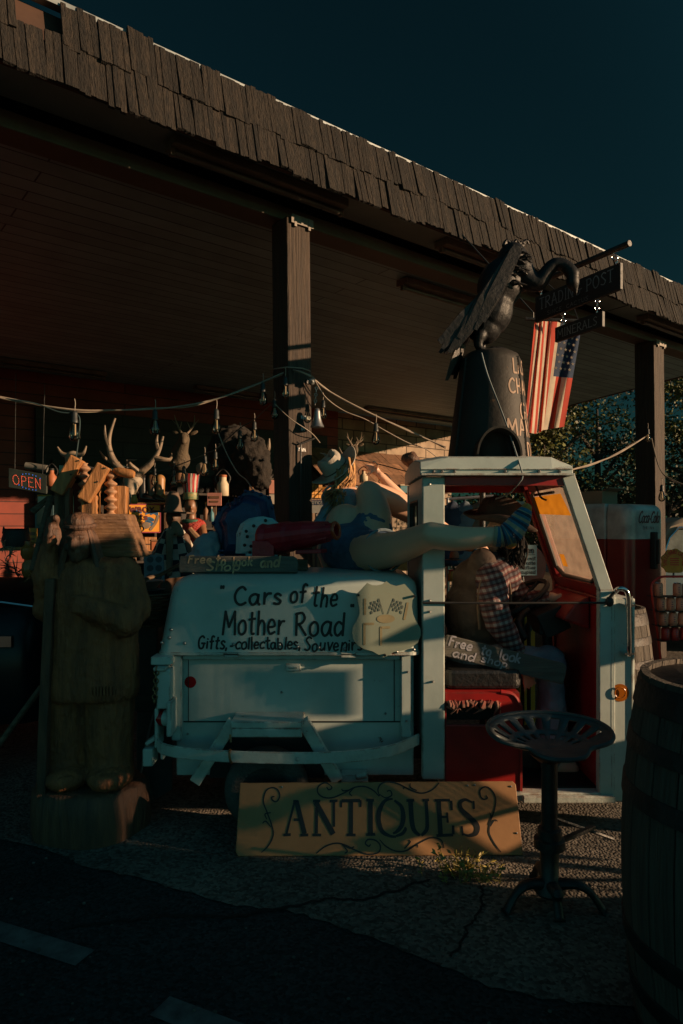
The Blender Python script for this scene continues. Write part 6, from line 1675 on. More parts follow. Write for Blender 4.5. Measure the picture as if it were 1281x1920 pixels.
for i in range(7):
    z0_, z1_ = 1046 - i * 11.5, 1046 - (i + 1) * 11.5 - 2
    a_, b_ = 160 + i * .5, 262 - i * 4.2
    m.loft([[Vector((TX(a_), Y0 + .00 - .006 * i, TZ(z0_))), Vector((TX(b_), Y0 + .03, TZ(z0_))), Vector((TX(b_), Y0 + .19, TZ(z0_))), Vector((TX(a_), Y0 + .17, TZ(z0_)))], [Vector((TX(a_ + 1), Y0 - .012 - .006 * i, TZ(z1_))), Vector((TX(b_ - 4), Y0 + .02, TZ(z1_))), Vector((TX(b_ - 4), Y0 + .18, TZ(z1_))), Vector((TX(a_ + 1), Y0 + .16, TZ(z1_)))]])
m.build('carved_pack', mat('carved_mid_wood', (0.24, 0.125, 0.06), 0.65, col2=(0.11, 0.055, 0.03), scale=6, stretch=(.8, 3, 3), bump=.7, bscale=12), o, bevel=.008, label='ridged block carved behind the head')
m = MB()
for k in range(22): m.bar(T(112 + k * 6, 1288, -.155 + .0009 * (k - 11) ** 2), T(112 + k * 6, 1303, -.158 + .0009 * (k - 11) ** 2), .007, .012, up=(0, 1, 0))
m.build('carved_fringe', CARV, o); m = MB()
for k in range(9): m.bar(T(200 + k * 6, 1166 + k * .8, -.17 + .006 * k), T(201 + k * 6, 1182 + k * .8, -.17 + .006 * k), .007, .010, up=(0, 1, 0))
m.build('carved_fringe', CARV, o)
m = MB(); m.loft([[T(px, py, -.13) + Vector((dx * .022, dy * .022, 0)) for dx, dy in ((-1, -1), (1, -1), (1, 1), (-1, 1))] for px, py in ((96, 1085), (92, 1180), (86, 1300), (82, 1400), (80, 1495))]); m.build('carved_staff', CARVB, o, bevel=.006)
# ---- tall boards and a post behind the statue
o = thing('grey_post', 'grey metal cabinet post between the carved figure and the truck', 'post', P(275, 1520, 3.7))
m = MB(); m.bx(P(258, 0, 3.7).x, P(297, 0, 3.7).x, 3.68, 3.80, 0, P(0, 1170, 3.7).z); m.bx(P(254, 0, 3.66).x, P(292, 0, 3.66).x, 3.645, 3.679, P(0, 1330, 3.7).z, P(0, 1300, 3.7).z); m.build('shaft', mat('grey_brown_paint', (.10, .085, .07), .7, rust=(.07, .04, .025), rust_amt=.4), o, bevel=.008)
tag(MB().tube([P(60, 1000 - 40, 4.05), P(100, 860, 4.10), P(66, 1085, 4.0)][:1] + [P(96, 930, 4.08), P(62, 1070, 4.0)], .022, 10).build('leaning_pole', WOODH), 'brown pole leaning behind the carved figure', 'pole')
tag(MB().tube([P(-6, 1402, 3.55), P(78, 1288, 3.62)], .016, 8).build('fallen_stick', WOODH), 'thin stick slanting at the lower left edge', 'stick')

# ---- old car at the left edge
o = thing('old_car', 'dark old car with chrome strips nosing in at the left edge', 'car', (-2.9, 4.4, 0))
CARP = mat('dark_car_paint', (.006, .010, .014), .32, spec=.35)
cx1 = P(72, 0, 3.95).x
m = MB(); m.loft([[Vector((x, y, z)) for y, z in ((3.86 + e, .32), (3.82 + e, .62), (3.86 + e, .90 + h), (3.98 + e, 1.045 + h), (4.6, 1.10 + h), (5.2 - e, 1.045 + h), (5.32 - e, .9 + h), (5.36 - e, .62), (5.32 - e, .32))] for x, e, h in ((-4.6, 0, 0), (-3.2, 0, .01), (cx1 - .25, .0, -.0), (cx1 - .06, .03, -.03), (cx1 + .02, .10, -.10))]); m.build('body', CARP, o, smooth=True, ang=50)
m = MB(); m.loft([[Vector((x, y, z)) for y, z in ((4.02, 1.04), (4.2, 1.42), (5.0, 1.42), (5.18, 1.04))] for x in (-4.5, -3.3)]); m.build('cabin', CARP, o, bevel=.05)
m = MB(); m.tube([(-4.5, 3.935, 1.005), (cx1 - .2, 3.935, 1.005), (cx1 - .02, 3.99, .97)], .009, 6); m.tube([(-4.5, 3.825, .80), (cx1 - .1, 3.825, .80)], .012, 6); m.bx(cx1 - .20, cx1 - .09, 3.81, 3.84, .77, .83); m.build('chrome_trim', CHROME, o, smooth=True)
for x in (cx1 - .75, -4.2):
    m = MB(); m.lathe([(.2, -.09), (.30, -.1), (.32, 0), (.30, .1), (.2, .09)], (x, 3.95, .32), Matrix(((1, 0, 0), (0, 0, -1), (0, 1, 0))), 24); wo_ = m.build('wheel', TYRE, o, smooth=True)
    m = MB(); m.lathe([(.001, .11), (.12, .10), (.19, .08)], (x, 3.95, .32), F_Y, 20); m.build('hubcap', CHROME, wo_, smooth=True)

# ---- wooden bench vices
def vice(label, bx_, y, top, lean, sd):
    b0 = P(bx_, 985, y); o = thing('bench_vice', label, 'vice', (b0.x, y, 0), 'old wooden vices')
    def q(px, py, dy=0.0): return P(px, py, y + dy)
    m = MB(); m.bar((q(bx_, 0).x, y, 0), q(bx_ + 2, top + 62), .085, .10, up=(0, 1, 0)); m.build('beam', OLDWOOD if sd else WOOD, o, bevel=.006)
    m = MB(); m.bar(q(bx_ - 10, top + 72, -.03), q(bx_ + 26, top + 6, -.03), .12, .075, up=(-.87, 0, .5)); m.build('jaw', OLDWOOD, o, bevel=.008)
    m = MB(); m.bar(q(bx_ - 2, top + 122, -.02), q(bx_ - 2, top + 70, -.02), .05, .06, up=(0, 1, 0)); m.build('strut', WOOD, o, bevel=.005)
    m = MB(); m.tube([q(bx_ + 20, top + 18, -.02), q(bx_ + 58, top + 26, .0)], .011, 8); m.tube([q(bx_ + 16, top + 40, -.02), q(bx_ + 54, top + 46, .0)], .011, 8); m.build('iron_rod', IRON, o)
    m = MB(); c0, c1 = q(bx_ + 37, top + 118, -.02), q(bx_ + 37, top + 15, -.02); n_ = 60; rs = [.026 + .010 * math.sin(i * 2 * math.pi / 8.5) for i in range(n_)]
    m.tube([c0.lerp(c1, i / (n_ - 1)) for i in range(n_)], rs, 14); m.build('wooden_screw', CARVL, o, smooth=True, ang=180)
    m = MB(); m.bar(q(bx_ + 56, top + 120, .02), q(bx_ + 56, top + 44, .02), .075, .07, up=(0, 1, 0)); m.build('cheek', OLDWOOD, o, bevel=.005)
    for s_ in (0, 1): pass
    m = MB()
    for px, py in ((bx_ + 22, top + 10), (bx_ + 8, top + 36)): m.ell(q(px, py, -.095), (.005, .004, .005), n=8, m=5)
    m.build('peg_hole', BLACK, o)
    return o
vice('left old wooden vice with slanted jaw above the carved figure', 118, 3.95, 853, 0, 0)
vice('right old wooden vice with turned handle nearer the boots sign', 168, 3.85, 867, 0, 1)
tag(MB().tube([P(213, 882, 3.84), P(222, 884, 3.84), P(246, 889, 3.84), P(252, 890, 3.84)], [.012, .024, .026, .018], 12).build('turned_handle', OLDWOOD, smooth=True), 'turned wooden handle poking out beside the right vice', 'handle')
o = thing('crate', 'rough plank crate top right of the wooden vices', 'crate', P(224, 985, 4.0))
m = MB(); q0, q1 = P(214, 978, 4.0), P(235, 915, 4.0)
for i in range(4): w = (q1.x - q0.x) / 4; m.bx(q0.x + w * i + .001, q0.x + w * (i + 1) - .001, 4.0, 4.02, .6, q1.z - random.uniform(0, .01))
m.build('slats', WOOD, o); m = MB(); m.bx(q1.x + .001, q1.x + .02, 3.99, 4.2, .6, q1.z + .004); m.build('side', OLDWOOD, o)

# ---- OPEN sign with little lamps
YO = 6.2
o = thing('open_sign', 'dark lit OPEN sign of small red and blue lamps hanging by the red wall', 'sign', P(54, 920, YO))
def O_(px, py, dy=0.0): return P(px, py, YO + dy)
uxo = (O_(86, 893) - O_(24, 882)).normalized(); uyo = ZU
m = MB(); m.prism([(0, 0), ((O_(90, 0) - O_(18, 0)).x, 0), ((O_(90, 0) - O_(18, 0)).x, .175), (0, .175)], O_(19, 914), uxo, uyo, .03); po = m.build('panel', mat('grey_green_panel', (.05, .06, .05), .5), o, bevel=.004)
LR = mat('red_lamp', (.5, .05, .02), .4, emit=((1.0, .14, .06), .72)); LBu = mat('blue_lamp', (.05, .1, .5), .4, emit=((.06, .26, 1.0), .55))
mpo = plane_map(O_(19, 914), uxo, uyo, -.006)
m = MB(); S6 = YO / FPX
def dots(st, mm_, pitch=2.2):
    for pts, w in st:
        L = 0; last = None
        for a, b_ in zip(pts[:-1], pts[1:]):
            a, b_ = Vector(a), Vector(b_); n_ = max(1, int((b_ - a).length / (pitch * S6)))
            for i in range(n_ + 1):
                c_ = a.lerp(b_, i / n_)
                if last is None or (c_ - last).length > pitch * S6 * .9: mm_.ell(mpo(c_.x, c_.y) - Vector((0, .036, 0)), (.0034, .0034, .0034), n=6, m=4); last = c_
dots(lay('OPEN', 17 * S6, 8 * S6, 8 * S6, .95, -.05, 0, .12, 1, fit=57 * S6), m); m.build('red_lamps', LR, po)
m = MB()
for px, py in ((27, 5), (33, 4), (39, 3.5), (46, 3.5), (52, 4), (20, 8), (27, 29), (33, 31), (39, 31.5), (46, 31), (52, 30), (60, 27)): m.ell(mpo(px * S6, py * S6) - Vector((0, .036, 0)), (.0038, .0038, .0038), n=6, m=4)
m.build('blue_lamps', LBu, po)
m = MB(); m.tube([O_(28, 881), O_(30, 700)], .003, 5); m.tube([O_(80, 890), O_(84, 720)], .003, 5); m.build('hanging_wire', IRON, o)
tag(MB().tube([O_(49, 873, .05), O_(88, 879, .05)], .034, 14).build('paper_roll', mat('grey_paper', (.18, .17, .15), .8), smooth=True), 'grey paper roll lying above the OPEN sign', 'roll')
o = thing('framed_picture', 'small dark blue framed picture leaning below the OPEN sign', 'picture', P(78, 985, 6.0)); q = P(66, 990, 6.0)
m = MB(); m.bx(q.x, q.x + .16, 6.0, 6.012, q.z, q.z + .20); fo_ = m.build('frame', mat('teal_frame', (.08, .14, .16), .4), o); m = MB(); m.bx(q.x + .015, q.x + .145, 5.996, 5.999, q.z + .015, q.z + .185); m.build('picture', mat('dark_picture', (.02, .03, .035), .15), fo_)

# ---- antlers, skulls, mounted heads
ANT = mat('antler', (.26, .19, .13), .55, col2=(.15, .11, .08), scale=8, bump=.3); BONE = mat('bone', (.36, .28, .20), .6, amount=.3); FUR = mat('dark_fur', (.026, .019, .014), .95, col2=(.014, .011, .009), scale=14, bump=.9, bscale=40); DEERF = mat('deer_fur', (.13, .095, .06), .95, col2=(.08, .06, .04), scale=10, bump=.6, bscale=50)
MOUNTS = 'mounted heads and horns on the shop front'
def antlers(label, y, skull, beams, tines, r=.02, name='antler_mount'):
    def q(p): return P(p[0], p[1], y + (p[2] if len(p) > 2 else 0))
    o = thing(name, label, 'antlers', q(skull), MOUNTS)
    m = MB(); s_ = q(skull); m.caps([s_, s_ + Vector((.0, -.10, -.14))], [.06, .03], 12, 0); m.ell(s_ + Vector((0, .02, .02)), (.075, .06, .06)); m.build('skull', BONE, o, remesh=.010)
    for b_ in beams:
        m = MB(); pts = [q(p) for p in b_]; m.tube(pts, [r * (1.2 - .9 * i / (len(pts) - 1)) for i in range(len(pts))], 9, 5)
        for tn_ in tines:
            if tn_[0] == beams.index(b_): pp = [q(p) for p in tn_[1]]; m.tube(pp, [r * .75, r * .5, r * .12][:len(pp)] if len(pp) == 3 else [r * .7, r * .1], 7, 3)
        m.build('antler', ANT, o, smooth=True)
    return o
antlers('tall elk antlers and skull behind the wooden vices', 5.0, (248, 905), [[(240, 893), (216, 868), (205, 840), (206, 815), (216, 784)], [(254, 893), (282, 870), (298, 845), (306, 818)]],
        [(0, [(222, 870), (200, 862), (187, 845, -.2)]), (0, [(205, 835), (198, 815), (197, 797)]), (1, [(290, 858), (318, 862), (322, 850, .2)]), (1, [(298, 842), (294, 828), (296, 815)]), (1, [(262, 886), (240, 866, -.1), (256, 862, -.2)])], .026)
antlers('small pale horned skull in the dark below the cable', 5.9, (136, 862), [[(128, 855), (116, 850), (108, 838)], [(144, 855), (156, 850), (162, 836)]], [], .022, 'horned_skull')
antlers('thin branching antlers left of the straw hat', 6.6, (626, 905), [[(622, 898), (632, 868), (652, 845), (672, 828)], [(630, 900), (640, 890), (645, 880)]], [(0, [(660, 836), (655, 826), (650, 818)]), (0, [(668, 830), (676, 828), (682, 822)]), (0, [(645, 855), (640, 848), (636, 838)])], .016)
def deer(label, y, c, sc, antl):
    def q(dx, dy, dz): return c + Vector((dx, dy, dz)) * sc
    o = thing('deer_head', label, 'mounted head', c, MOUNTS)
    m = MB(); m.caps([q(-.10, .12, -.22), q(-.06, .02, -.10), q(.03, -.10, .06)], [.17 * sc, .12 * sc, .08 * sc], 14, 3); m.caps([q(.03, -.12, .09), q(.06, -.28, .0)], [.075 * sc, .038 * sc], 12)
    for s_ in (-1, 1): m.ell(q(.03 + s_ * .13, -.06, .16), (.075 * sc, .02 * sc, .03 * sc), Matrix.Rotation(R_(-25 * s_), 3, 'Y'))
    m.build('head', DEERF, o, remesh=.012 * sc, rsm=2)
    for s_ in (-1, 1):
        m = MB(); m.tube([q(.03 + s_ * .04, -.08, .15), q(.03 + s_ * .12, -.02, .28), q(.03 + s_ * .15, -.10, .42)], [.016 * sc, .012 * sc, .004 * sc], 7, 4); m.tube([q(.03 + s_ * .12, -.02, .28), q(.03 + s_ * .20, -.04, .36)], [.010 * sc, .003 * sc], 6); m.tube([q(.03 + s_ * .08, -.05, .22), q(.03 + s_ * .04, -.10, .32)], [.010 * sc, .003 * sc], 6); m.build('antler', ANT, o, smooth=True)
    for s_ in (-1, 1): MB().ell(q(.035 + s_ * .055, -.16, .10), .012 * sc, n=8, m=6).build('eye', BLKMETAL, o, smooth=True)
deer('mounted deer head high on the dark wall left of the near post', 7.6, P(345, 833, 7.6), .75, 1)
deer('small mounted deer head on the wall above the shingle awning', 8.6, P(662, 850, 8.6), .62, 1)
yb = 6.3; o = thing('bison_head', 'big shaggy dark bison head mounted left of the near post', 'mounted head', P(450, 870, yb), MOUNTS)
def B_(px, py, dy=0.0): return P(px, py, yb + dy)
m = MB(); m.ell(B_(440, 850, .1), (.25, .28, .26)); m.ell(B_(470, 860, -.08), (.18, .20, .22)); m.ell(B_(484, 885, -.2), (.12, .13, .15)); m.ell(B_(490, 905, -.26), (.085, .09, .07)); m.caps([B_(430, 900, 0), B_(432, 918, -.05)], [.15, .05]); m.caps([B_(455, 915, -.1), B_(440, 925, -.1)], [.07, .03])
m.build('head', FUR, o, remesh=.016, rsm=1, disp=(.05, .06))
for px, s_ in ((418, -1), (502, 1)):
    m = MB(); m.tube([B_(462 + s_ * 26, 845, -.05), B_(462 + s_ * 40, 842, -.08), B_(462 + s_ * 43, 822, -.1)], [.035, .026, .006], 8, 4); m.build('horn', BONE if s_ < 0 else ANT, o, smooth=True)
m = MB()
for px in (468, 494): m.ell(B_(px, 862, -.29), (.014, .012, .014), n=8, m=6)
m.build('eyes', BLKMETAL, o, smooth=True)

# ---- shelf with boots, COWBOY BOOTS sign
YS = 6.0
def S_(px, py, dy=0.0): return P(px, py, YS + dy)
o = thing('boot_shelf', 'sunlit wooden shelf holding cowboy boots above the boots sign', 'shelf', S_(285, 1040))
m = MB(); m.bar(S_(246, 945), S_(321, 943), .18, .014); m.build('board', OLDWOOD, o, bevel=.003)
m = MB()
for px in (252, 312): m.bar(S_(px, 946, .05), (S_(px, 0, .05).x, YS + .05, 0), .03, .03, up=(0, 1, 0))
m.build('supports', WOOD, o)
LEATH = [mat('black_boot_leather', (.025, .02, .018), .35), mat('brown_boot_leather', (.12, .06, .03), .4), mat('tan_boot_leather', (.40, .20, .07), .45)]
def boot(label, px, mt, sc=1.0, name='cowboy_boot'):
    c_ = S_(px, 942, -.03); o = thing(name, label, 'boot', c_, 'boots on the shelf')
    m = MB(); m.caps([c_ + Vector((0, 0, .05)), c_ + Vector((.0, 0, .10)), c_ + Vector((-.005, .01, .20)) * sc], [.036, .038, .046], 12, 3); m.caps([c_ + Vector((.0, 0, .04)), c_ + Vector((.06, -.03, .032)), c_ + Vector((.115, -.055, .022))], [.036, .033, .016], 12, 3)
    m.build('upper', LEATH[mt], o, remesh=.008, rsm=2)
    m = MB(); m.box(c_ + Vector((-.012, .005, .014)), (.05, .05, .028), None, 1.1); m.bar(c_ + Vector((.02, -.01, .006)), c_ + Vector((.115, -.055, .006)), .05, .008); m.build('sole', LEATH[0], o, bevel=.004)
boot('black cowboy boot at the left of the shelf', 268, 0); boot('middle dark cowboy boot on the shelf with a brown toe', 285, 1); boot('tan sunlit cowboy boot at the right of the shelf', 301, 2)
o = thing('hanging_bag', 'small tan leather bag hanging left of the boots', 'bag', S_(250, 930)); m = MB(); m.ell(S_(247, 922), (.055, .03, .075)); m.ell(S_(247, 906), (.05, .028, .02)); m.build('pouch', mat('tan_hide', (.26, .15, .08), .7), o, remesh=.009, disp=(.03, .02)); m = MB(); m.tube([S_(238, 905), S_(247, 885), S_(256, 905)], .006, 6, 4); m.build('strap', LEATH[1], o)
o = thing('boots_sign', 'orange and blue painted COWBOY BOOTS FOR SALE sign below the boot shelf', 'sign', S_(270, 998, -.1))
m = MB(); q0, q1 = S_(222, 997, -.1), S_(299, 947, -.1); m.bx(q0.x, q1.x, YS - .1, YS - .085, q0.z, q1.z); OR2 = mat('orange_sign_paint', (.74, .33, .025), .6, col2=(.64, .22, .02), scale=7); bo_ = m.build('board', OR2, o)
m = MB(); mp2 = lambda u, v: Vector((q0.x + u, YS - .1025, q0.z + v)); rnd = random.Random(6); s6 = 5.9 / FPX
for k in range(9):
    u, v = rnd.uniform(14, 72) * s6, rnd.uniform(4, 46) * s6; m.strokes([(spline([(u, v), (u + 6 * s6, v + rnd.uniform(-3, 3) * s6), (u + 13 * s6, v + rnd.uniform(-5, 3) * s6)], 4), 1)], mp2, rnd.uniform(3, 6) * s6)
m.build('blue_patches', mat('blue_sign_paint', (.03, .14, .30), .6), bo_)
mp3 = lambda u, v: Vector((q0.x + u, YS - .1045, q0.z + v)); m = MB()
m.strokes(lay('COWBOY', 9 * s6, 1 * s6, 37 * s6, 1, 0, .08, .12, 1, fit=66 * s6), mp3, 2.6 * s6); m.strokes(lay('Boots', 10 * s6, 12 * s6, 23 * s6, 1, 0, .05, .12, 1, fit=44 * s6), mp3, 2.8 * s6); m.strokes(lay('For Sale', 6 * s6, 16 * s6, 14 * s6, 1, 0, 0, .14, 1, fit=36 * s6), mp3, 1.2 * s6)
m.build('lettering', mat('maroon_letter', (.16, .03, .03), .6), bo_)
m = MB(); m.bx(q0.x - .006, q1.x + .006, YS - .103, YS - .098, q0.z - .010, q0.z - .001); m.bx(q0.x - .006, q1.x + .006, YS - .103, YS - .098, q1.z + .001, q1.z + .010); m.bx(q1.x + .001, q1.x + .010, YS - .103, YS - .098, q0.z, q1.z); m.build('red_border', mat('red_border', (.35, .05, .08), .6), bo_)
m = MB(); m.ell((q0.x + 52 * s6, YS - .104, q0.z + 12 * s6), (.035, .004, .03)); m.torus((q0.x + 44 * s6, YS - .106, q0.z + 6 * s6), .022, .004, F_Y, 16, 5); m.strokes([(spline([(60 * s6, 4 * s6), (70 * s6, 18 * s6), (74 * s6, 30 * s6)], 5), 1)], mp3, 5 * s6); m.build('painted_rider', mat('grey_brown_print', (.22, .16, .11), .7), bo_)
# ---- lit boxes under the sign
for i, (px, py, w, h) in enumerate(((258, 1016, 14, 22), (280, 1020, 22, 26))):
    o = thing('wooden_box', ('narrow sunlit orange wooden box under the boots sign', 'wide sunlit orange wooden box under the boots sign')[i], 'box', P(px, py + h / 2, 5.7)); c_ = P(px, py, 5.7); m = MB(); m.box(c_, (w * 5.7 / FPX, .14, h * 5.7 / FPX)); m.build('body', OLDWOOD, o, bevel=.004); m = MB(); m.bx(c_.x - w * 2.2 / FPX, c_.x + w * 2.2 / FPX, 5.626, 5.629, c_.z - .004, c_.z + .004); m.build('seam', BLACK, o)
tb = MB(); tb.bx(P(246, 0, 5.7).x, P(345, 0, 5.7).x, 5.55, 5.95, P(0, 1038, 5.7).z, P(0, 1033, 5.7).z)
for px in (250, 340): tb.bx(P(px, 0, 5.7).x - .02, P(px, 0, 5.7).x + .02, 5.6, 5.64, 0, P(0, 1038, 5.7).z - .001)
tag(tb.build('plank_table', WOODH), 'plank table standing under the boots sign', 'table')
# ---- tray with round wells, basket
o = thing('muffin_tray', 'grey metal tray with rows of round wells standing left of the rear box', 'tray', P(284, 1090, 3.95))
c_ = P(270, 1092, 3.95); uxt, uyt = Vector((1, .25, 0)).normalized(), Vector((-.06, .25, 1)).normalized(); m = MB(); m.prism([(0, 0), (.118, 0), (.112, .165), (-.004, .165)], c_, uxt, uyt, -.012); po = m.build('pan', mat('dull_tin', (.16, .18, .19), .45, metal=.5), o, bevel=.004); nn = uxt.cross(uyt); FT = Matrix((uxt, uyt, nn)).transposed()
m = MB()
for i in range(2):
    for j in range(3): m.lathe([(.019, .0), (.015, -.001), (.001, -.0015)], c_ + uxt * (.034 + .048 * i) + uyt * (.03 + .052 * j) + nn * .0035, FT, 18)
m.build('wells', mat('dark_tin', (.03, .035, .04), .4), po)
o = thing('wicker_basket', 'round wicker basket with a looped handle tucked left of the rear box', 'basket', P(276, 1172, 3.62)); WK = mat('wicker', (.16, .10, .055), .8, island=.5)
m = MB(); c_ = P(276, 1172, 3.62)
for i in range(13):
    z = .006 + i * .0135; r = .095 + .045 * (i / 12)
    m.tube([c_ + Vector(((r + .005 * math.sin(9 * a + math.pi * i)) * math.cos(a), (r + .005 * math.sin(9 * a + math.pi * i)) * math.sin(a), z)) for a in [2 * math.pi * k / 48 for k in range(48)]], .0072, 5, closed=True)
m.build('woven_side', WK, o, smooth=True); m = MB(); m.tube([c_ + Vector((-.02, -.13, .18)), c_ + Vector((.02, -.10, .25)), P(300, 1078, 3.6), P(338, 1058, 3.62)], .010, 8, 5); m.build('handle', WK, o, smooth=True)
o = thing('enamel_bowls', 'stack of pale bowls above the wicker basket', 'bowls', P(276, 1105, 3.75)); m = MB(); m.lathe([(.03, 0), (.075, .05), (.08, .055), (.07, .05)], P(279, 1107, 3.75), None, 24); m.build('upper_bowl', mat('cream_bowl', (.40, .32, .26), .4), o, smooth=True); m = MB(); m.lathe([(.05, 0), (.085, .045), (.09, .05)], P(279, 1122, 3.75), None, 24); m.build('lower_bowl', MATS['dull_tin'], o, smooth=True)
# ---- lamp and jugs at far left on the car
o = thing('cauldron', 'black round cauldron with two lugs by the red wall', 'cauldron', P(30, 1032, 5.0)); m = MB(); m.lathe([(.05, 0), (.09, .03), (.098, .08), (.085, .13), (.078, .15), (.088, .16)], P(30, 1032, 5.0), None, 24); m.build('pot', BLACK, o, smooth=True); m = MB()
for s_ in (-1, 1): m.tube([P(30, 1000, 5.0) + Vector((s_ * .075, 0, .0)), P(30, 1000, 5.0) + Vector((s_ * .082, 0, .05))], [.02, .004], 6)
m.build('lugs', BLACK, o)
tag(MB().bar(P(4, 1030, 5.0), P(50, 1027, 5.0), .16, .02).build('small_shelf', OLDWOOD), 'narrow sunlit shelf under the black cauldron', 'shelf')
ORJ = mat('amber_glaze', (.38, .15, .04), .3, amount=.4)
for i, (px, py, h) in enumerate(((53, 1048, .12), (55, 1082, .15))):
    o = thing('stoneware_jug', ('upper amber jug catching sun at far left', 'lower amber jug on the dark car at far left')[i], 'jug', P(px, py, 4.6)); m = MB(); m.lathe([(.035, 0), (.048, .03), (.046, h * .6), (.022, h * .8), (.02, h), (.024, h)], P(px, py, 4.6), None, 18); m.build('body', ORJ, o, smooth=True); m = MB(); m.tube([P(px, py, 4.6) + Vector((.02, 0, h * .95)), P(px, py, 4.6) + Vector((.055, 0, h * .85)), P(px, py, 4.6) + Vector((.044, 0, h * .55))], .006, 6, 3); m.build('handle', ORJ, o, smooth=True)
def scatter_stuff(name, label, cat, pts, mt, seed):
    rnd = random.Random(seed); m = MB()
    for px, py, y, r in pts:
        c_ = P(px, py, y)
        for k in range(14):
            a = Vector((rnd.gauss(0, 1), rnd.gauss(0, 1), rnd.gauss(0, 1))).normalized(); m.tube([c_, c_ + a * r * .6 + Vector((0, 0, .01)), c_ + a * r * rnd.uniform(.7, 1.2)], [.004, .003, .001], 5, 2)
    tag(m.build(name, mt), label, cat)
scatter_stuff('dried_flowers', 'spray of dried orange flowers beside the carved figure shoulder', 'dried flowers', [(75, 1030, 4.3, .05), (70, 1075, 4.3, .06), (64, 1084, 4.3, .06), (78, 1060, 4.3, .04)], mat('dried_orange', (.45, .18, .08), .8, island=.5), 3)
scatter_stuff('wire_bundle', 'tangle of bent pale wire at the far left edge', 'wire', [(8, 1026, 4.6, .07), (18, 1040, 4.6, .06)], mat('pale_wire', (.35, .28, .2), .5), 4)
scatter_stuff('tumbleweed', 'dry grey twig bundle low behind the old car', 'twigs', [(30, 1075, 4.7, .12), (15, 1062, 4.7, .1)], mat('grey_twig', (.09, .08, .07), .9), 5)
o = thing('carved_owl', 'small dark carved bird figure behind the carved chief raised hand', 'statue', P(98, 1060, 3.8)); m = MB(); m.ell(P(98, 1010, 3.8), (.05, .05, .10)); m.ell(P(100, 978, 3.8), (.035, .035, .04)); m.ell(P(104, 972, 3.77), (.024, .02, .02)); m.caps([P(96, 1030, 3.8), P(96, 1120, 3.8)], [.045, .05]); m.build('figure', CARVB, o, remesh=.009, disp=(.03, .015))

# ---- two shop dummies behind the truck's tail
o = thing('poncho_figure', 'bandit figure in black and white poncho and tall brown hat behind the rear box', 'mannequin', P(328, 1180, 4.9)); yp = 4.9
def F1(px, py, dy=0.0): return P(px, py, yp + dy)
m = MB(); m.ell(F1(325, 970), (.055, .06, .075)); m.caps([F1(325, 990), F1(326, 1010)], [.04, .06]); m.ell(F1(328, 1040), (.12, .09, .16)); m.caps([F1(318, 1100), F1(316, 1180), F1(316, 1340)], [.08, .06, .05]); m.caps([F1(338, 1100), F1(340, 1180), F1(340, 1340)], [.08, .06, .05])
m.caps([F1(345, 1010), F1(355, 1045, -.05), F1(345, 1050, -.14)], [.045, .035, .024])
for k in range(4): m.caps([F1(345, 1050, -.15), F1(340 + k, 1046 + 3 * k, -.19)], [.012, .008], 8)
m.ell(F1(325, 972, -.06), (.012, .018, .014)); m.build('body', mat('dummy_brown', (.14, .08, .05), .6), o, remesh=.010)
m = MB(); c_ = F1(326, 1036)
PONC = [mat('poncho_black', (.02, .028, .04), .85), mat('poncho_white', (.55, .50, .42), .85)]
for i in range(16):
    for j in range(10):
        m.cm = 1 if (int(abs(((i / 16 * 2 * math.pi) % math.pi) - 1.57) * 2.2 + j * .62) % 2) else 0
        def pp(a, v): r = .055 + .135 * v + .02 * math.sin(a * 5) * v; return Vector((c_.x + r * math.cos(a) * 1.1, c_.y + r * math.sin(a) * .8, F1(0, 990).z - .30 * v ** 1.25 - .05 * v * math.sin(a) ** 2))
        a0, a1, v0, v1 = 2 * math.pi * i / 16, 2 * math.pi * (i + 1) / 16, j / 10, (j + 1) / 10; m.add([pp(a0, v0), pp(a1, v0), pp(a1, v1), pp(a0, v1)], [(0, 1, 2, 3)])
m.build('poncho', PONC, o, smooth=True, recalc=False, ang=180)
m = MB(); m.lathe([(.155, .012), (.15, .0), (.075, .008), (.062, .03), (.048, .11), (.03, .155), (.001, .16)], F1(324, 962), frame_z((.05, 0, 1)), 28); m.build('hat', mat('tall_brown_hat', (.17, .11, .075), .8), o, smooth=True)
m = MB(); m.caps([F1(330, 985, -.07), F1(338, 1000, -.11)], [.035, .03]); m.caps([F1(318, 1000, -.10), F1(318, 1075, -.14)], [.028, .022]); m.build('scarf', mat('tan_scarf', (.30, .22, .14), .9), o, remesh=.009, disp=(.02, .01))
MB().caps([F1(326, 992, -.05), F1(336, 988, -.07)], [.03, .022], 10).build('bandana', PONC[1], o, smooth=True)
o = thing('chief_figure', 'shop figure in red beaded shirt and tall red feather headdress', 'mannequin', P(358, 1180, 5.35)); yp2 = 5.35
def F2(px, py, dy=0.0): return P(px, py, yp2 + dy)
m = MB(); m.ell(F2(358, 950), (.052, .06, .075)); m.caps([F2(358, 965), F2(358, 985)], [.035, .05]); m.ell(F2(358, 1020), (.10, .07, .14)); m.ell(F2(359, 952, -.06), (.010, .018, .016)); m.caps([F2(345, 1090), F2(345, 1330)], [.07, .05]); m.caps([F2(370, 1090), F2(370, 1330)], [.07, .05]); m.ell(F2(361, 962, -.052), (.02, .01, .006))
m.caps([F2(378, 985), F2(384, 1010, -.1), F2(395, 1020, -.18)], [.035, .028, .02]); m.build('body', mat('dummy_copper', (.28, .13, .065), .45), o, remesh=.009)
REDB = mat('red_beaded_cloth', (.48, .05, .03), .45, col2=(.30, .02, .02), scale=40, bump=.8, bscale=90)
m = MB(); m.ell(F2(360, 1010), (.115, .085, .13)); m.ell(F2(362, 985), (.105, .075, .06)); m.ell(F2(362, 1040), (.10, .08, .09)); m.build('shirt', REDB, o, remesh=.009, disp=(.02, .012))
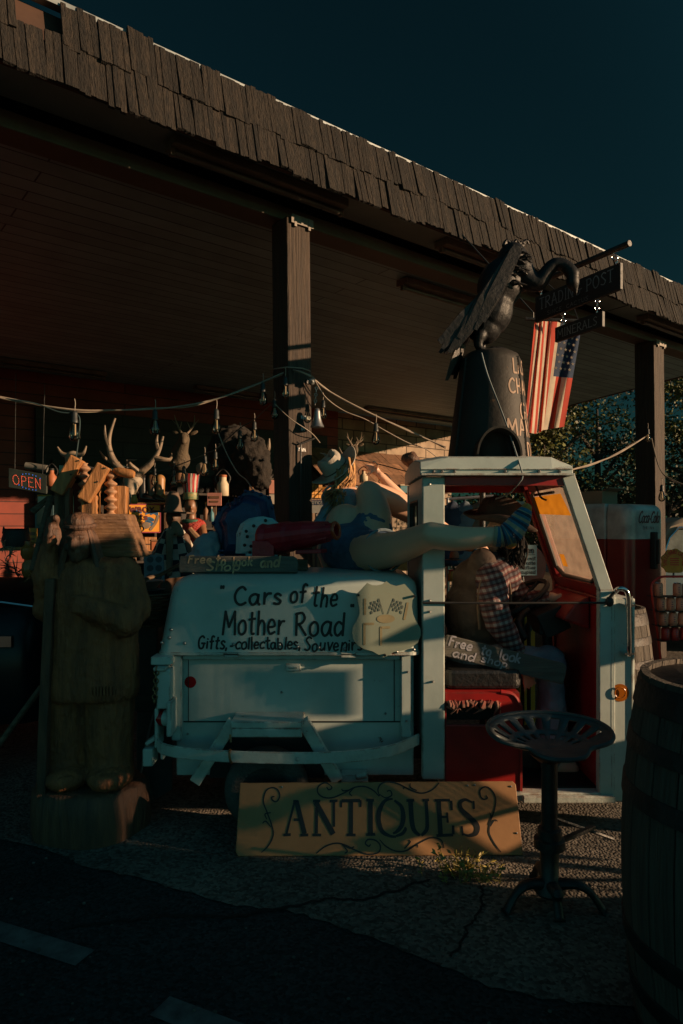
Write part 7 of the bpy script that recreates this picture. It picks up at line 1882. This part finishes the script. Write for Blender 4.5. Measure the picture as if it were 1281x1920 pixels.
m = MB(); m.torus(F2(359, 978), .062, .018, Matrix.Diagonal((1, .9, .8)), 26, 8); m.build('collar', mat('green_beads', (.05, .16, .10), .5), o, smooth=True)
m = MB(); m.tube([F2(356, 992, -.09), F2(372, 1010, -.11), F2(388, 1022, -.14)], [.022, .026, .018], 8, 3); m.build('sash', mat('striped_sash', (.34, .20, .11), .8, col2=(.20, .10, .05), scale=30), o, smooth=True)
m = MB(); m.lathe([(.058, -.012), (.062, 0), (.060, .04), (.055, .045)], F2(358, 934), None, 24); m.build('headband', mat('banded_beads', (.42, .30, .10), .5, col2=(.06, .2, .12), scale=50), o, smooth=True)
m = MB()
for k in range(13):
    a = R_(180 + 180 * k / 12); b0 = F2(358, 926) + Vector((.056 * math.cos(a), .056 * math.sin(a), 0)); t0 = b0 + Vector((.018 * math.cos(a), .012 * math.sin(a), .155)); s_ = Vector((-math.sin(a), math.cos(a), 0)); m.cm = k % 2
    m.loft([[b0 - s_ * .004, b0 + s_ * .004, b0 + s_ * .004 + Vector((0, .003, 0)), b0 - s_ * .004 + Vector((0, .003, 0))], [b0.lerp(t0, .6) - s_ * .011, b0.lerp(t0, .6) + s_ * .011, b0.lerp(t0, .6) + s_ * .011 + Vector((0, .003, 0)), b0.lerp(t0, .6) - s_ * .011 + Vector((0, .003, 0))], [t0 - s_ * .005, t0 + s_ * .005, t0 + s_ * .005 + Vector((0, .003, 0)), t0 - s_ * .005 + Vector((0, .003, 0))]])
m.build('feathers', [mat('red_feather', (.50, .04, .04), .7), mat('white_feather', (.50, .45, .38), .7)], o)
m = MB()
for k in range(14): m.tube([F2(345 - k * .6, 925 + k * 5, .03), F2(338 - k * .4, 930 + k * 5, .02), F2(334 - k * .3, 926 + k * 5.4, .0)], [.006, .008, .002], 5, 2)
m.build('feather_trail', mat('grey_feather', (.10, .11, .10), .8), o)

# ---- dim stock inside the porch: dark shelving, blankets and boxes
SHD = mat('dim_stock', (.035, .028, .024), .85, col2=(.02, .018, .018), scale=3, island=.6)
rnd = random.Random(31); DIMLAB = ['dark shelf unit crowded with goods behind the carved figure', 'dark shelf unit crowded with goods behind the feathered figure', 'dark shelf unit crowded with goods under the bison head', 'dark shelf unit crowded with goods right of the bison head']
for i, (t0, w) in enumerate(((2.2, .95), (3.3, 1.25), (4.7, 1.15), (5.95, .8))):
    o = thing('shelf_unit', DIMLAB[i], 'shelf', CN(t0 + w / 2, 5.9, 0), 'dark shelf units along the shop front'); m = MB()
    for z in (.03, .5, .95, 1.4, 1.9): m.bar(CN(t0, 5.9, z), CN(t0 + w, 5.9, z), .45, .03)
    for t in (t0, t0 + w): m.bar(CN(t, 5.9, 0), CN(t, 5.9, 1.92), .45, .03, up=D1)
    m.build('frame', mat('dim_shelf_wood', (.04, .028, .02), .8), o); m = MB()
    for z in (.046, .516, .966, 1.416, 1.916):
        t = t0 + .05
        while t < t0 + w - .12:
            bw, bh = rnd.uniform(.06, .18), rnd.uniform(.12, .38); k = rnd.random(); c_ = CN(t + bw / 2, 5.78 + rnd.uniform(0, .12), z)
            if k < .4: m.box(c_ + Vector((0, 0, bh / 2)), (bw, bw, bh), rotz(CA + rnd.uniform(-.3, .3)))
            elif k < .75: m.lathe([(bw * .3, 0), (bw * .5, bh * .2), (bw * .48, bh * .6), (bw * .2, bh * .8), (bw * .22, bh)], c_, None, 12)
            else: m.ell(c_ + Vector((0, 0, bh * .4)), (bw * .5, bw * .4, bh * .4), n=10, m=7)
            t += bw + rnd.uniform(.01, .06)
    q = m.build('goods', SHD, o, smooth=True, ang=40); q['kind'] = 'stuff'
# ---- lit things glimpsed between the post and the reclining figure
o = thing('notice_sign', 'blue and white NOTICE sign beside the near post', 'sign', P(592, 985, 6.4)); q0, q1 = P(578, 962, 6.4), P(608, 938, 6.4)
m = MB(); m.bx(q0.x, q1.x, 6.4, 6.41, q0.z, q1.z - .045); po = m.build('plate', mat('white_plate', (.55, .52, .46), .5), o); m = MB(); m.bx(q0.x, q1.x, 6.398, 6.412, q1.z - .044, q1.z); m.build('band', mat('blue_band', (.02, .05, .14), .5), po); m = MB(); m.strokes(lay('NOTICE', .026, .012, 0, 1, 0, 0, .14, 1, fit=.125), lambda u, v: Vector((q0.x + u, 6.3965, q1.z - .036 + v)), .006); m.build('lettering', MATS['white_plate'], po); m = MB(); m.tube([((q0.x + q1.x) / 2, 6.42, 0), ((q0.x + q1.x) / 2, 6.42, q1.z)], .012, 6); m.build('stake', IRON, o)
o = thing('woven_panel', 'orange sunlit brick patterned panel beside the near post', 'panel', P(592, 935, 6.7)); m = MB(); q0, q1 = P(574, 934, 6.7), P(606, 902, 6.7)
for i in range(5):
    for j in range(4): m.bx(q0.x + (q1.x - q0.x) * (j + .06) / 4, q0.x + (q1.x - q0.x) * (j + .94) / 4, 6.7, 6.72, q0.z + (q1.z - q0.z) * (i + .08) / 5, q0.z + (q1.z - q0.z) * (i + .92) / 5)
m.build('slats', mat('orange_slat', (.60, .27, .04), .6, island=.3), o); m = MB(); m.bx(q0.x, q1.x, 6.722, 6.73, 0, q1.z); m.build('backing', WOOD, o)
o = thing('price_board', 'small pink and white board left of the near post', 'board', P(505, 985, 6.6)); m = MB(); q0, q1 = P(505, 925, 6.6), P(520, 900, 6.6); m.bx(q0.x, q1.x, 6.6, 6.62, q0.z, q1.z); m.build('panel', mat('pink_board', (.50, .20, .14), .6), o); m = MB(); m.bx(P(505, 0, 6.6).x, P(520, 0, 6.6).x, 6.6, 6.62, P(0, 945, 6.6).z, P(0, 927, 6.6).z); m.build('lower_panel', mat('pale_board', (.35, .30, .24), .6), o); m = MB(); m.bx(P(512, 0, 6.6).x, P(514, 0, 6.6).x, 6.621, 6.64, 0, 1.6); m.build('stake', WOOD, o)
o = thing('wooden_bracket', 'pale wooden frame bracket under the bison head', 'bracket', P(480, 925, 6.5)); m = MB(); m.bar(P(460, 905, 6.5), P(504, 907, 6.5), .03, .022); m.bar(P(463, 908, 6.5), P(463, 921, 6.5), .03, .02, up=(0, 1, 0)); m.bar(P(470, 908, 6.5), P(470, 921, 6.5), .05, .02, up=(0, 1, 0)); m.build('frame', CARVL, o)
# ---- behind and through the cab
YN = 4.6
o = thing('caution_sign', 'pale blue lettered sign about leaving the locomotive, seen through the cab', 'sign', P(985, 1085, YN)); q0, q1 = P(955, 1079, YN), P(1007, 1022, YN); m = MB(); m.bx(q0.x, q1.x, YN, YN + .012, q0.z, q1.z); po = m.build('plate', mat('pale_blue_plate', (.24, .34, .36), .5), o); m = MB(); sN = YN / FPX; mpN = lambda u, v: Vector((q0.x + u, YN - .002, q0.z + v))
m.strokes(lay('Caution', 12 * sN, -6 * sN, 42 * sN, 1, 0, 0, .1, 1, fit=54 * sN), mpN, 2.2 * sN)
for i, (t_, f) in enumerate((('Do not', 24), ('operate', 34), ('locomotive', 46), ('unoccupied', 48))): m.strokes(lay(t_, 6.5 * sN, 50 * sN - f * sN, (29 - i * 8.5) * sN, 1, 0, 0, .1, 1, fit=f * sN), mpN, 1.3 * sN)
m.strokes([([(2 * sN, 39 * sN), (48 * sN, 39 * sN)], 1)], mpN, 1.0 * sN); m.build('lettering', INK, po); m = MB(); m.tube([P(980, 1079, YN + .02), (P(980, 0, YN + .02).x, YN + .02, 0)], .012, 6); m.build('stake', IRON, o)
o = thing('red_disc_sign', 'round bright red sign behind the pale blue lettered sign', 'sign', P(995, 1096, 4.82)); c_ = P(995, 1062, 4.82); m = MB(); m.lathe([(.001, .006), (.125, .006), (.13, 0), (.125, -.006), (.001, -.006)], c_, F_Y, 32, sy=1.1); m.build('disc', mat('signal_red', (.62, .03, .02), .35, rust=(.25, .06, .04), rust_amt=.2), o, smooth=True, ang=40); m = MB(); m.tube([(c_.x, 4.84, c_.z - .1), (c_.x, 4.84, 0)], .014, 8); m.build('pole', IRON, o)
o = thing('orange_boards', 'sunlit orange painted planks standing beyond the steering wheel', 'boards', P(985, 1215, 4.9)); m = MB(); ORP = mat('sunny_orange_paint', (.72, .32, .02), .6, amount=.2)
for i, (a, b_) in enumerate(((962, 985), (986, 1012))): m.bx(P(a, 0, 4.9).x, P(b_, 0, 4.9).x, 4.9 + .03 * i, 4.93 + .03 * i, 0, P(0, 1136 + 8 * i, 4.9).z)
m.build('planks', ORP, o, bevel=.004); m = MB(); m.bar(P(970, 1195, 4.86), P(1004, 1160, 4.86), .06, .02, up=(0, 1, 0)); m.build('brace', PLK, o)
o = thing('clothes_rail', 'clothes rail with jackets seen through the cab under the roof', 'clothes rail', P(880, 1200, 5.6)); yc = 5.6; m = MB(); m.tube([P(838, 936, yc), P(925, 930, yc)], .014, 8)
for px in (840, 923): m.tube([P(px, 934, yc), (P(px, 0, yc).x, yc, 0)], .014, 8)
m.build('rail', STEEL, o); JK = [mat('navy_jacket', (.03, .05, .09), .8), mat('grey_blue_shirt', (.16, .20, .23), .8), mat('tan_jacket', (.22, .14, .09), .8)]
for i, (px, k) in enumerate(((850, 0), (873, 1), (900, 2))):
    o = thing('hanging_jacket', ('navy jacket at the left of the clothes rail', 'grey blue shirt in the middle of the clothes rail', 'tan jacket at the right of the clothes rail')[i], 'jacket', P(px, 950, yc), 'clothes on the rail'); m = MB(); m.caps([P(px - 11, 953, yc), P(px, 945, yc), P(px + 11, 953, yc)], [.028, .034, .028], 12); m.loft([[P(px, 0, yc).xyz + Vector((dx * w, dy * .06, 0)) - Vector((0, 0, P(px, 0, yc).z - P(px, py, yc).z)) for dx, dy in ((-1, -1), (0, -1.3), (1, -1), (1, 1), (0, 1.3), (-1, 1))] for py, w in ((948, .08), (965, .10), (1000, .09), (1060, .10))]); m.build('cloth', JK[k], o, remesh=.014, disp=(.06, .03)); m = MB(); m.tube([P(px, 945, yc), P(px, 934, yc)], .003, 5); m.tube([P(px - 10, 950, yc - .02), P(px, 944, yc - .02), P(px + 10, 950, yc - .02)], .004, 5); m.build('hanger', STEEL, o)
o = thing('postcard_stand', 'pale lit panel of cards behind the driver hat', 'card stand', P(965, 1020, 5.9)); m = MB(); q0, q1 = P(955, 1040, 5.9), P(988, 940, 5.9); m.bx(q0.x, q1.x, 5.9, 5.92, 0, q1.z); po = m.build('panel', mat('pale_panel', (.50, .40, .30), .6, amount=.3, scale=12), o); m = MB()
for z in range(5): m.bx(q0.x + .03, q1.x - .03, 5.894, 5.898, q1.z - .08 - .085 * z, q1.z - .05 - .085 * z)
m.build('cards', mat('card_print', (.20, .13, .10), .6, island=.5), po)
bk = MB(); c_ = P(815, 845, 4.0)
tag(MB().ell(P(770, 862, 4.35), (.06, .05, .05), n=14, m=10).build('dark_stone', CARVB, remesh=.008, disp=(.05, .03)), 'dark rounded lump sitting on the back corner of the cab roof', 'stone')

# ---- more small stock on crates along the front of the porch
ST = {'amber': mat('amber_stock', (.62, .26, .04), .5, amount=.4), 'rust': mat('rust_stock', (.42, .13, .05), .6, amount=.4), 'cream': mat('cream_stock', (.62, .50, .34), .6, amount=.3), 'red': mat('red_stock', (.55, .05, .03), .5, amount=.3), 'teal': mat('teal_stock', (.06, .20, .24), .5, amount=.3), 'brown': mat('brown_stock', (.24, .12, .06), .6, amount=.4), 'black': BLACK, 'pink': mat('pink_stock', (.62, .26, .20), .6, amount=.3)}
def stock(kind, label, cat, px, py, y, w, h, k, k2='black', rot=0):
    'px, py = middle of its foot'
    c_ = P(px, py, y); o = thing(kind, label, cat, c_); m = MB(); m2 = MB(); W_ = w * y / FPX; H_ = h * y / FPX
    if kind in ('carton', 'small_chest', 'tin_box'):
        m.box(c_ + Vector((0, 0, H_ * .42)), (W_, W_ * .7, H_ * .84)); m.build('body', ST[k], o, bevel=.006); m2.box(c_ + Vector((0, 0, H_ * .92)), (W_ * 1.04, W_ * .75, H_ * .155)); m2.build('lid', ST[k2], o, bevel=.005)
    elif kind in ('bottle', 'jar', 'jug', 'lantern', 'milk_can'):
        nk = {'bottle': .3, 'jar': .8, 'jug': .4, 'lantern': .5, 'milk_can': .62}[kind]
        m.lathe([(.44 * W_, 0), (.5 * W_, .04 * H_), (.5 * W_, .55 * H_), (.5 * nk * W_, .72 * H_), (.5 * nk * W_, .92 * H_)], c_, None, 20); m.build('body', ST[k], o, smooth=True, ang=50); m2.lathe([(.54 * nk * W_, .88 * H_), (.56 * nk * W_, .98 * H_), (.3 * nk * W_, H_)], c_, None, 16); m2.build('cap', ST[k2], o, smooth=True, ang=50)
        if kind in ('lantern', 'milk_can', 'jug'): q = MB(); q.tube([c_ + Vector((-.5 * W_, 0, .6 * H_)), c_ + Vector((-.62 * W_, 0, .9 * H_)), c_ + Vector((0, 0, 1.25 * H_)), c_ + Vector((.62 * W_, 0, .9 * H_)), c_ + Vector((.5 * W_, 0, .6 * H_))], .006, 6, 4); q.build('handle', IRON, o, smooth=True)
    elif kind == 'small_sign':
        m.bx(c_.x - W_ / 2, c_.x + W_ / 2, c_.y, c_.y + .014, c_.z, c_.z + H_); bo_ = m.build('board', ST[k], o); m2.bx(c_.x - W_ * .36, c_.x + W_ * .36, c_.y - .003, c_.y - .001, c_.z + H_ * .55, c_.z + H_ * .75); m2.bx(c_.x - W_ * .3, c_.x + W_ * .3, c_.y - .003, c_.y - .001, c_.z + H_ * .25, c_.z + H_ * .38); m2.build('painted_bands', ST[k2], bo_)
        q = MB(); q.bx(c_.x - .012, c_.x + .012, c_.y + .015, c_.y + .035, 0, c_.z + H_ * .6); q.build('stake', WOOD, o)
    elif kind == 'felt_hat':
        m.lathe([(.5 * W_, .06 * H_), (.48 * W_, 0), (.27 * W_, .08 * H_), (.25 * W_, .7 * H_), (.18 * W_, H_), (.001, .9 * H_)], c_, None, 26); m.build('brim_and_crown', ST[k], o, smooth=True, ang=60); m2.lathe([(.275 * W_, .1 * H_), (.275 * W_, .25 * H_)], c_, None, 26); m2.build('hat_band', ST[k2], o, smooth=True)
    o.rotation_euler.z = R_(rot)
for a in (
 ('lantern', 'rusty lantern standing just right of the OPEN sign', 'lantern', 97, 912, 5.6, 18, 34, 'rust', 'black'),
 ('carton', 'cream carton with amber lid left of the vices', 'box', 84, 946, 5.2, 24, 18, 'cream', 'amber', 25),
 ('felt_hat', 'brown felt hat on the shelf end right of the boots', 'hat', 338, 905, 6.1, 36, 18, 'brown', 'black'),
 ('jar', 'short amber jar below the elk skull', 'jar', 252, 945, 4.8, 12, 18, 'amber', 'brown'),
 ('small_sign', 'pink board with dark bands right of the feathered figure', 'sign', 402, 948, 5.7, 26, 24, 'pink', 'brown', '', ),
 ('bottle', 'tall brown bottle right of the feathered figure', 'bottle', 386, 975, 5.5, 9, 34, 'brown', 'amber'),
 ('bottle', 'teal bottle next to the tall brown bottle', 'bottle', 397, 978, 5.5, 9, 28, 'teal', 'cream'),
 ('small_chest', 'rust red chest under the poncho figure elbow', 'chest', 300, 1032, 5.3, 34, 20, 'rust', 'brown', 20),
 ('milk_can', 'cream milk can behind the blue casting', 'milk can', 418, 930, 5.8, 22, 40, 'cream', 'rust'),
 ('small_sign', 'amber board with red bands under the awning', 'sign', 606, 935, 7.4, 22, 22, 'amber', 'red'),
 ('carton', 'red carton beside the board under the awning', 'box', 628, 945, 7.2, 18, 20, 'red', 'cream', 20),
 ('jug', 'cream jug seen between the raised hand and the hat', 'jug', 682, 905, 7.6, 16, 24, 'cream', 'rust'),
 ('lantern', 'amber lantern under the right end of the awning', 'lantern', 722, 930, 7.8, 18, 34, 'amber', 'black'),
 ('tin_box', 'teal tin box with cream lid beyond the raised knee', 'tin', 760, 925, 7.4, 30, 16, 'teal', 'cream', 20),
 ('small_sign', 'tall cream board with red bands left of the cab rear window', 'sign', 778, 925, 7.0, 24, 44, 'cream', 'red'),
 ('carton', 'cream and amber carton seen under the reclining legs', 'box', 742, 1070, 5.2, 38, 40, 'amber', 'cream', 22),
 ('felt_hat', 'small rust felt hat behind the driver back', 'hat', 852, 1050, 5.4, 34, 16, 'rust', 'black'),
 ('jar', 'amber jar hanging low behind the driver back', 'jar', 846, 1090, 5.3, 12, 22, 'amber', 'red'),
 ('bottle', 'red bottle behind the driver back', 'bottle', 862, 1092, 5.3, 9, 32, 'red', 'cream'),
 ('small_sign', 'amber board standing at far left behind the jugs', 'sign', 60, 1020, 5.4, 18, 30, 'amber', 'brown')):
    a = [q for q in a if q != '']; stock(*a)
# many of these things were set down turned a little towards the lot
TURN = {'bench_vice': 10, 'boots_sign': 24, 'wooden_box': 25, 'crate': 20, 'woven_panel': 24, 'price_board': 20, 'orange_boards': 18, 'red_disc_sign': 20, 'postcard_stand': 22, 'cauldron': 20}
for o in list(COL.objects):
    if o.parent is None and o.type == 'EMPTY':
        k_ = o.name.split('.')[0]
        if k_ in TURN: o.rotation_euler.z = R_(TURN[k_])
# ================================================================== STRING LIGHTS
CBL = mat('pale_cable', (.34, .27, .21), .6); CBLD = mat('teal_black_cable', (.03, .06, .065), .5)
def cable(label, pts, r, mt, twist=0):
    pts = [P(a, b, c) for a, b, c in pts]; m = MB(); m.tube(pts, [r] * len(pts), 6, 8)
    if twist: m.tube([p + Vector((.0, .012, .010 * math.sin(i * 2.1))) for i, p in enumerate(pts)], [r * .8] * len(pts), 6, 8)
    return tag(m.build('light_cable', mt, smooth=True), label, 'cable')
yl = 4.42
cable('pale cable sagging from the left edge to the near post', [(-40, 735, 3.9), (30, 752, 3.95), (138, 768, 4.0), (215, 769, 4.1), (290, 767, 4.15), (350, 760, 4.2), (405, 748, 4.26), (470, 726, 4.33), (537, 697, yl), (560, 696, 4.36), (583, 706, 4.42)], .0052, CBL, 1)
cable('dark cable looping at far left from the cable knot', [(-30, 742, 3.93), (60, 755, 3.95), (110, 772, 3.98), (140, 776, 4.0), (150, 790, 4.0), (144, 850, 4.0), (130, 930, 3.97), (120, 990, 3.95)], .004, CBLD)
cable('pale twin cable running down right from the near post to the cab', [(585, 706, 4.42), (606, 726, 4.44), (650, 752, 4.5), (710, 782, 4.6), (770, 810, 4.7), (836, 838, 4.8)], .0050, CBL, 1)
cable('thin cable sagging below the twin cable right of the post', [(588, 708, 4.42), (610, 744, 4.44), (645, 770, 4.5), (685, 786, 4.55), (720, 806, 4.6), (765, 830, 4.7), (800, 843, 4.75), (836, 872, 4.8)], .0034, CBL)
cable('dark cable strung low from the post past the bison head', [(515, 752, 4.5), (475, 788, 4.9), (450, 803, 5.0), (404, 842, 5.1), (385, 850, 5.15), (345, 868, 5.2), (290, 884, 5.2), (238, 876, 5.1), (200, 862, 5.0)], .004, CBLD)
cable('thin pale cord dropping to the blue casting', [(408, 808, 4.26), (425, 850, 4.22), (445, 885, 4.15), (462, 900, 4.05), (475, 920, 3.9)], .0034, CBL)
cable('thin dark cord crossing the near post', [(515, 757, 4.34), (545, 785, 4.33), (583, 811, 4.40), (600, 830, 4.6)], .0035, CBL)
cable('thin dark cable of lamps strung under the small awning', [(600, 850, 6.8), (690, 866, 6.8), (740, 878, 6.6), (800, 895, 6.4), (840, 910, 6.2)], .006, CBLD)
cable('pale cable from the far post down to the truck nose', [(1213, 817, 7.2), (1160, 850, 6.6), (1115, 868, 6.2), (1075, 880, 5.8), (1050, 888, 5.5)], .007, CBL, 1)
cable('pale cable from the far post out to the right edge', [(1222, 822, 7.2), (1238, 880, 7.0), (1262, 900, 6.8), (1300, 915, 6.6)], .006, CBL, 1)
m = MB(); m.torus(PB1 + Vector((0, 0, 2.462)), .132, .004, rotz(CA + R_(45)), 8, 6); tag(m.build('tie_wire', CBL, smooth=True), 'loop of wire tied round the near post', 'wire')
o = thing('security_camera', 'small white round camera on the right side of the near post', 'camera', P(583, 715, 4.42)); MB().ell(P(584, 716, 4.41), (.022, .022, .022), n=14, m=10).build('ball', mat('dull_white_plastic', (.35, .36, .34), .4), o, smooth=True); MB().box(P(577, 716, 4.40), (.03, .02, .03), rotz(CA)).build('bracket', IRON, o, bevel=.003); MB().lathe([(.001, .001), (.010, 0)], P(584, 716, 4.388), F_Y, 14).build('lens', BLACK, o)
o = thing('silver_bell', 'silver bell hanging on a chain beside the near post', 'bell', P(595, 802, 4.4)); m = MB(); m.lathe([(.001, .125), (.014, .12), (.020, .10), (.024, .06), (.034, .025), (.046, .0), (.040, .002), (.03, .03)], P(595, 801, 4.4), None, 24); m.build('bell_cup', STEEL, o, smooth=True, ang=60); m = MB()
for k in range(6): m.torus(P(591 + .5 * k, 758 - 6 * k, 4.4), .009, .0022, Matrix.Rotation(R_(90), 3, 'X' if k % 2 else 'Y'), 10, 5)
m.build('chain', STEEL, o)
SOCK = mat('socket_black', (.03, .035, .035), .5)
GLB = mat('bulb_glass', (.85, .8, .7), .03); n, l = GLB.node_tree.nodes, GLB.node_tree.links
tp = n.new('ShaderNodeBsdfTransparent'); tp.inputs[0].default_value = (.82, .80, .72, 1); gs = n.new('ShaderNodeBsdfGlossy'); gs.inputs['Roughness'].default_value = .03; fz = n.new('ShaderNodeFresnel'); fz.inputs[0].default_value = 1.7; mx = n.new('ShaderNodeMixShader'); l.new(fz.outputs[0], mx.inputs[0]); l.new(tp.outputs[0], mx.inputs[1]); l.new(gs.outputs[0], mx.inputs[2]); l.new(mx.outputs[0], n['Material Output'].inputs[0])
FIL = mat('filament_strip', (.85, .62, .38), .5)
def bulb0(label, p, drop):
    o = thing('hanging_bulb', label, 'light bulb', p, 'bulbs on the string lights'); m = MB(); m.tube([p + Vector((0, 0, drop + .115)), p + Vector((.004, 0, .12 + drop * .5)), p + Vector((0, 0, .11))], .0025, 5, 3); m.build('cord', CBL, o)
    m = MB(); m.lathe([(.004, .115), (.012, .11), (.016, .10), (.016, .07), (.019, .065), (.019, .052)], p, None, 14); m.build('socket', SOCK, o, smooth=True, ang=50)
    m = MB(); m.lathe([(.014, .052), (.018, .04), (.027, .012), (.030, -.006), (.028, -.024), (.018, -.038), (.001, -.043)], p, None, 18); m.build('glass', GLB, o, smooth=True)
    m = MB(); m.tube([p + Vector((.003, 0, .045)), p + Vector((.003, 0, -.012))], .0042, 6); m.tube([p + Vector((-.006, 0, .05)), p + Vector((-.008, 0, .0)), p + Vector((.0, 0, -.014))], .0014, 5); m.build('filament', FIL, o)
    return o
BL = [(140, 812, 4.0, 1.15, 'large clear bulb near the left cable knot'), (291, 803, 4.15, 1.0, 'clear bulb hanging right of the elk antler tip'), (406, 801, 4.26, 1.0, 'clear bulb with a brown tag hanging above the bison'), (493, 749, 4.36, .95, 'clear bulb nearest left of the near post'), (535, 736, 4.34, .9, 'clear bulb hanging against the left face of the post'), (515, 776, 4.40, .85, 'clear bulb lower against the dark edge of the post'), (606, 776, 4.44, .8, 'clear bulb hanging just right of the silver bell'), (705, 823, 4.55, .95, 'single clear bulb above the straw hat at right'),
      (477, 818, 4.95, .95, 'clear bulb over the bison head upper right'), (450, 834, 5.0, .95, 'clear bulb over the bison head upper left'), (404, 872, 5.1, .9, 'clear bulb low left of the bison jaw'), (384, 882, 5.15, 1.0, 'clear bulb beside the pale paddle right of the deer'), (345, 899, 5.2, .9, 'clear bulb above the red feather headdress'), (326, 904, 5.2, .9, 'clear bulb left of the red feather headdress'), (290, 902, 5.2, .9, 'clear bulb hanging over the boots'), (238, 897, 5.1, .8, 'clear bulb beside the turned wooden handle'), (1241, 932, 6.9, 1.1, 'clear bulb hanging beyond the far post at right edge'), (1215, 822, 7.15, .9, 'clear bulb tied against the far post')]
pr_ = None
for px, py, y, sc, lab in BL:
    p = P(px, py, y)
    if pr_ is None: pr_ = bulb0(lab, p, .06); pr_.scale = (sc,) * 3; base = pr_
    else: q = dup(base, p, lab); q.scale = (sc,) * 3
m = MB(); m.tube([P(384, 884, 5.3), P(376, 880, 5.3), P(378, 872, 5.3)], .02, 8); m.ell(P(378, 878, 5.3), (.05, .012, .05)); tag(m.build('paddle', ANT, remesh=.008), 'pale antler paddle shape low right of the deer head', 'paddle')
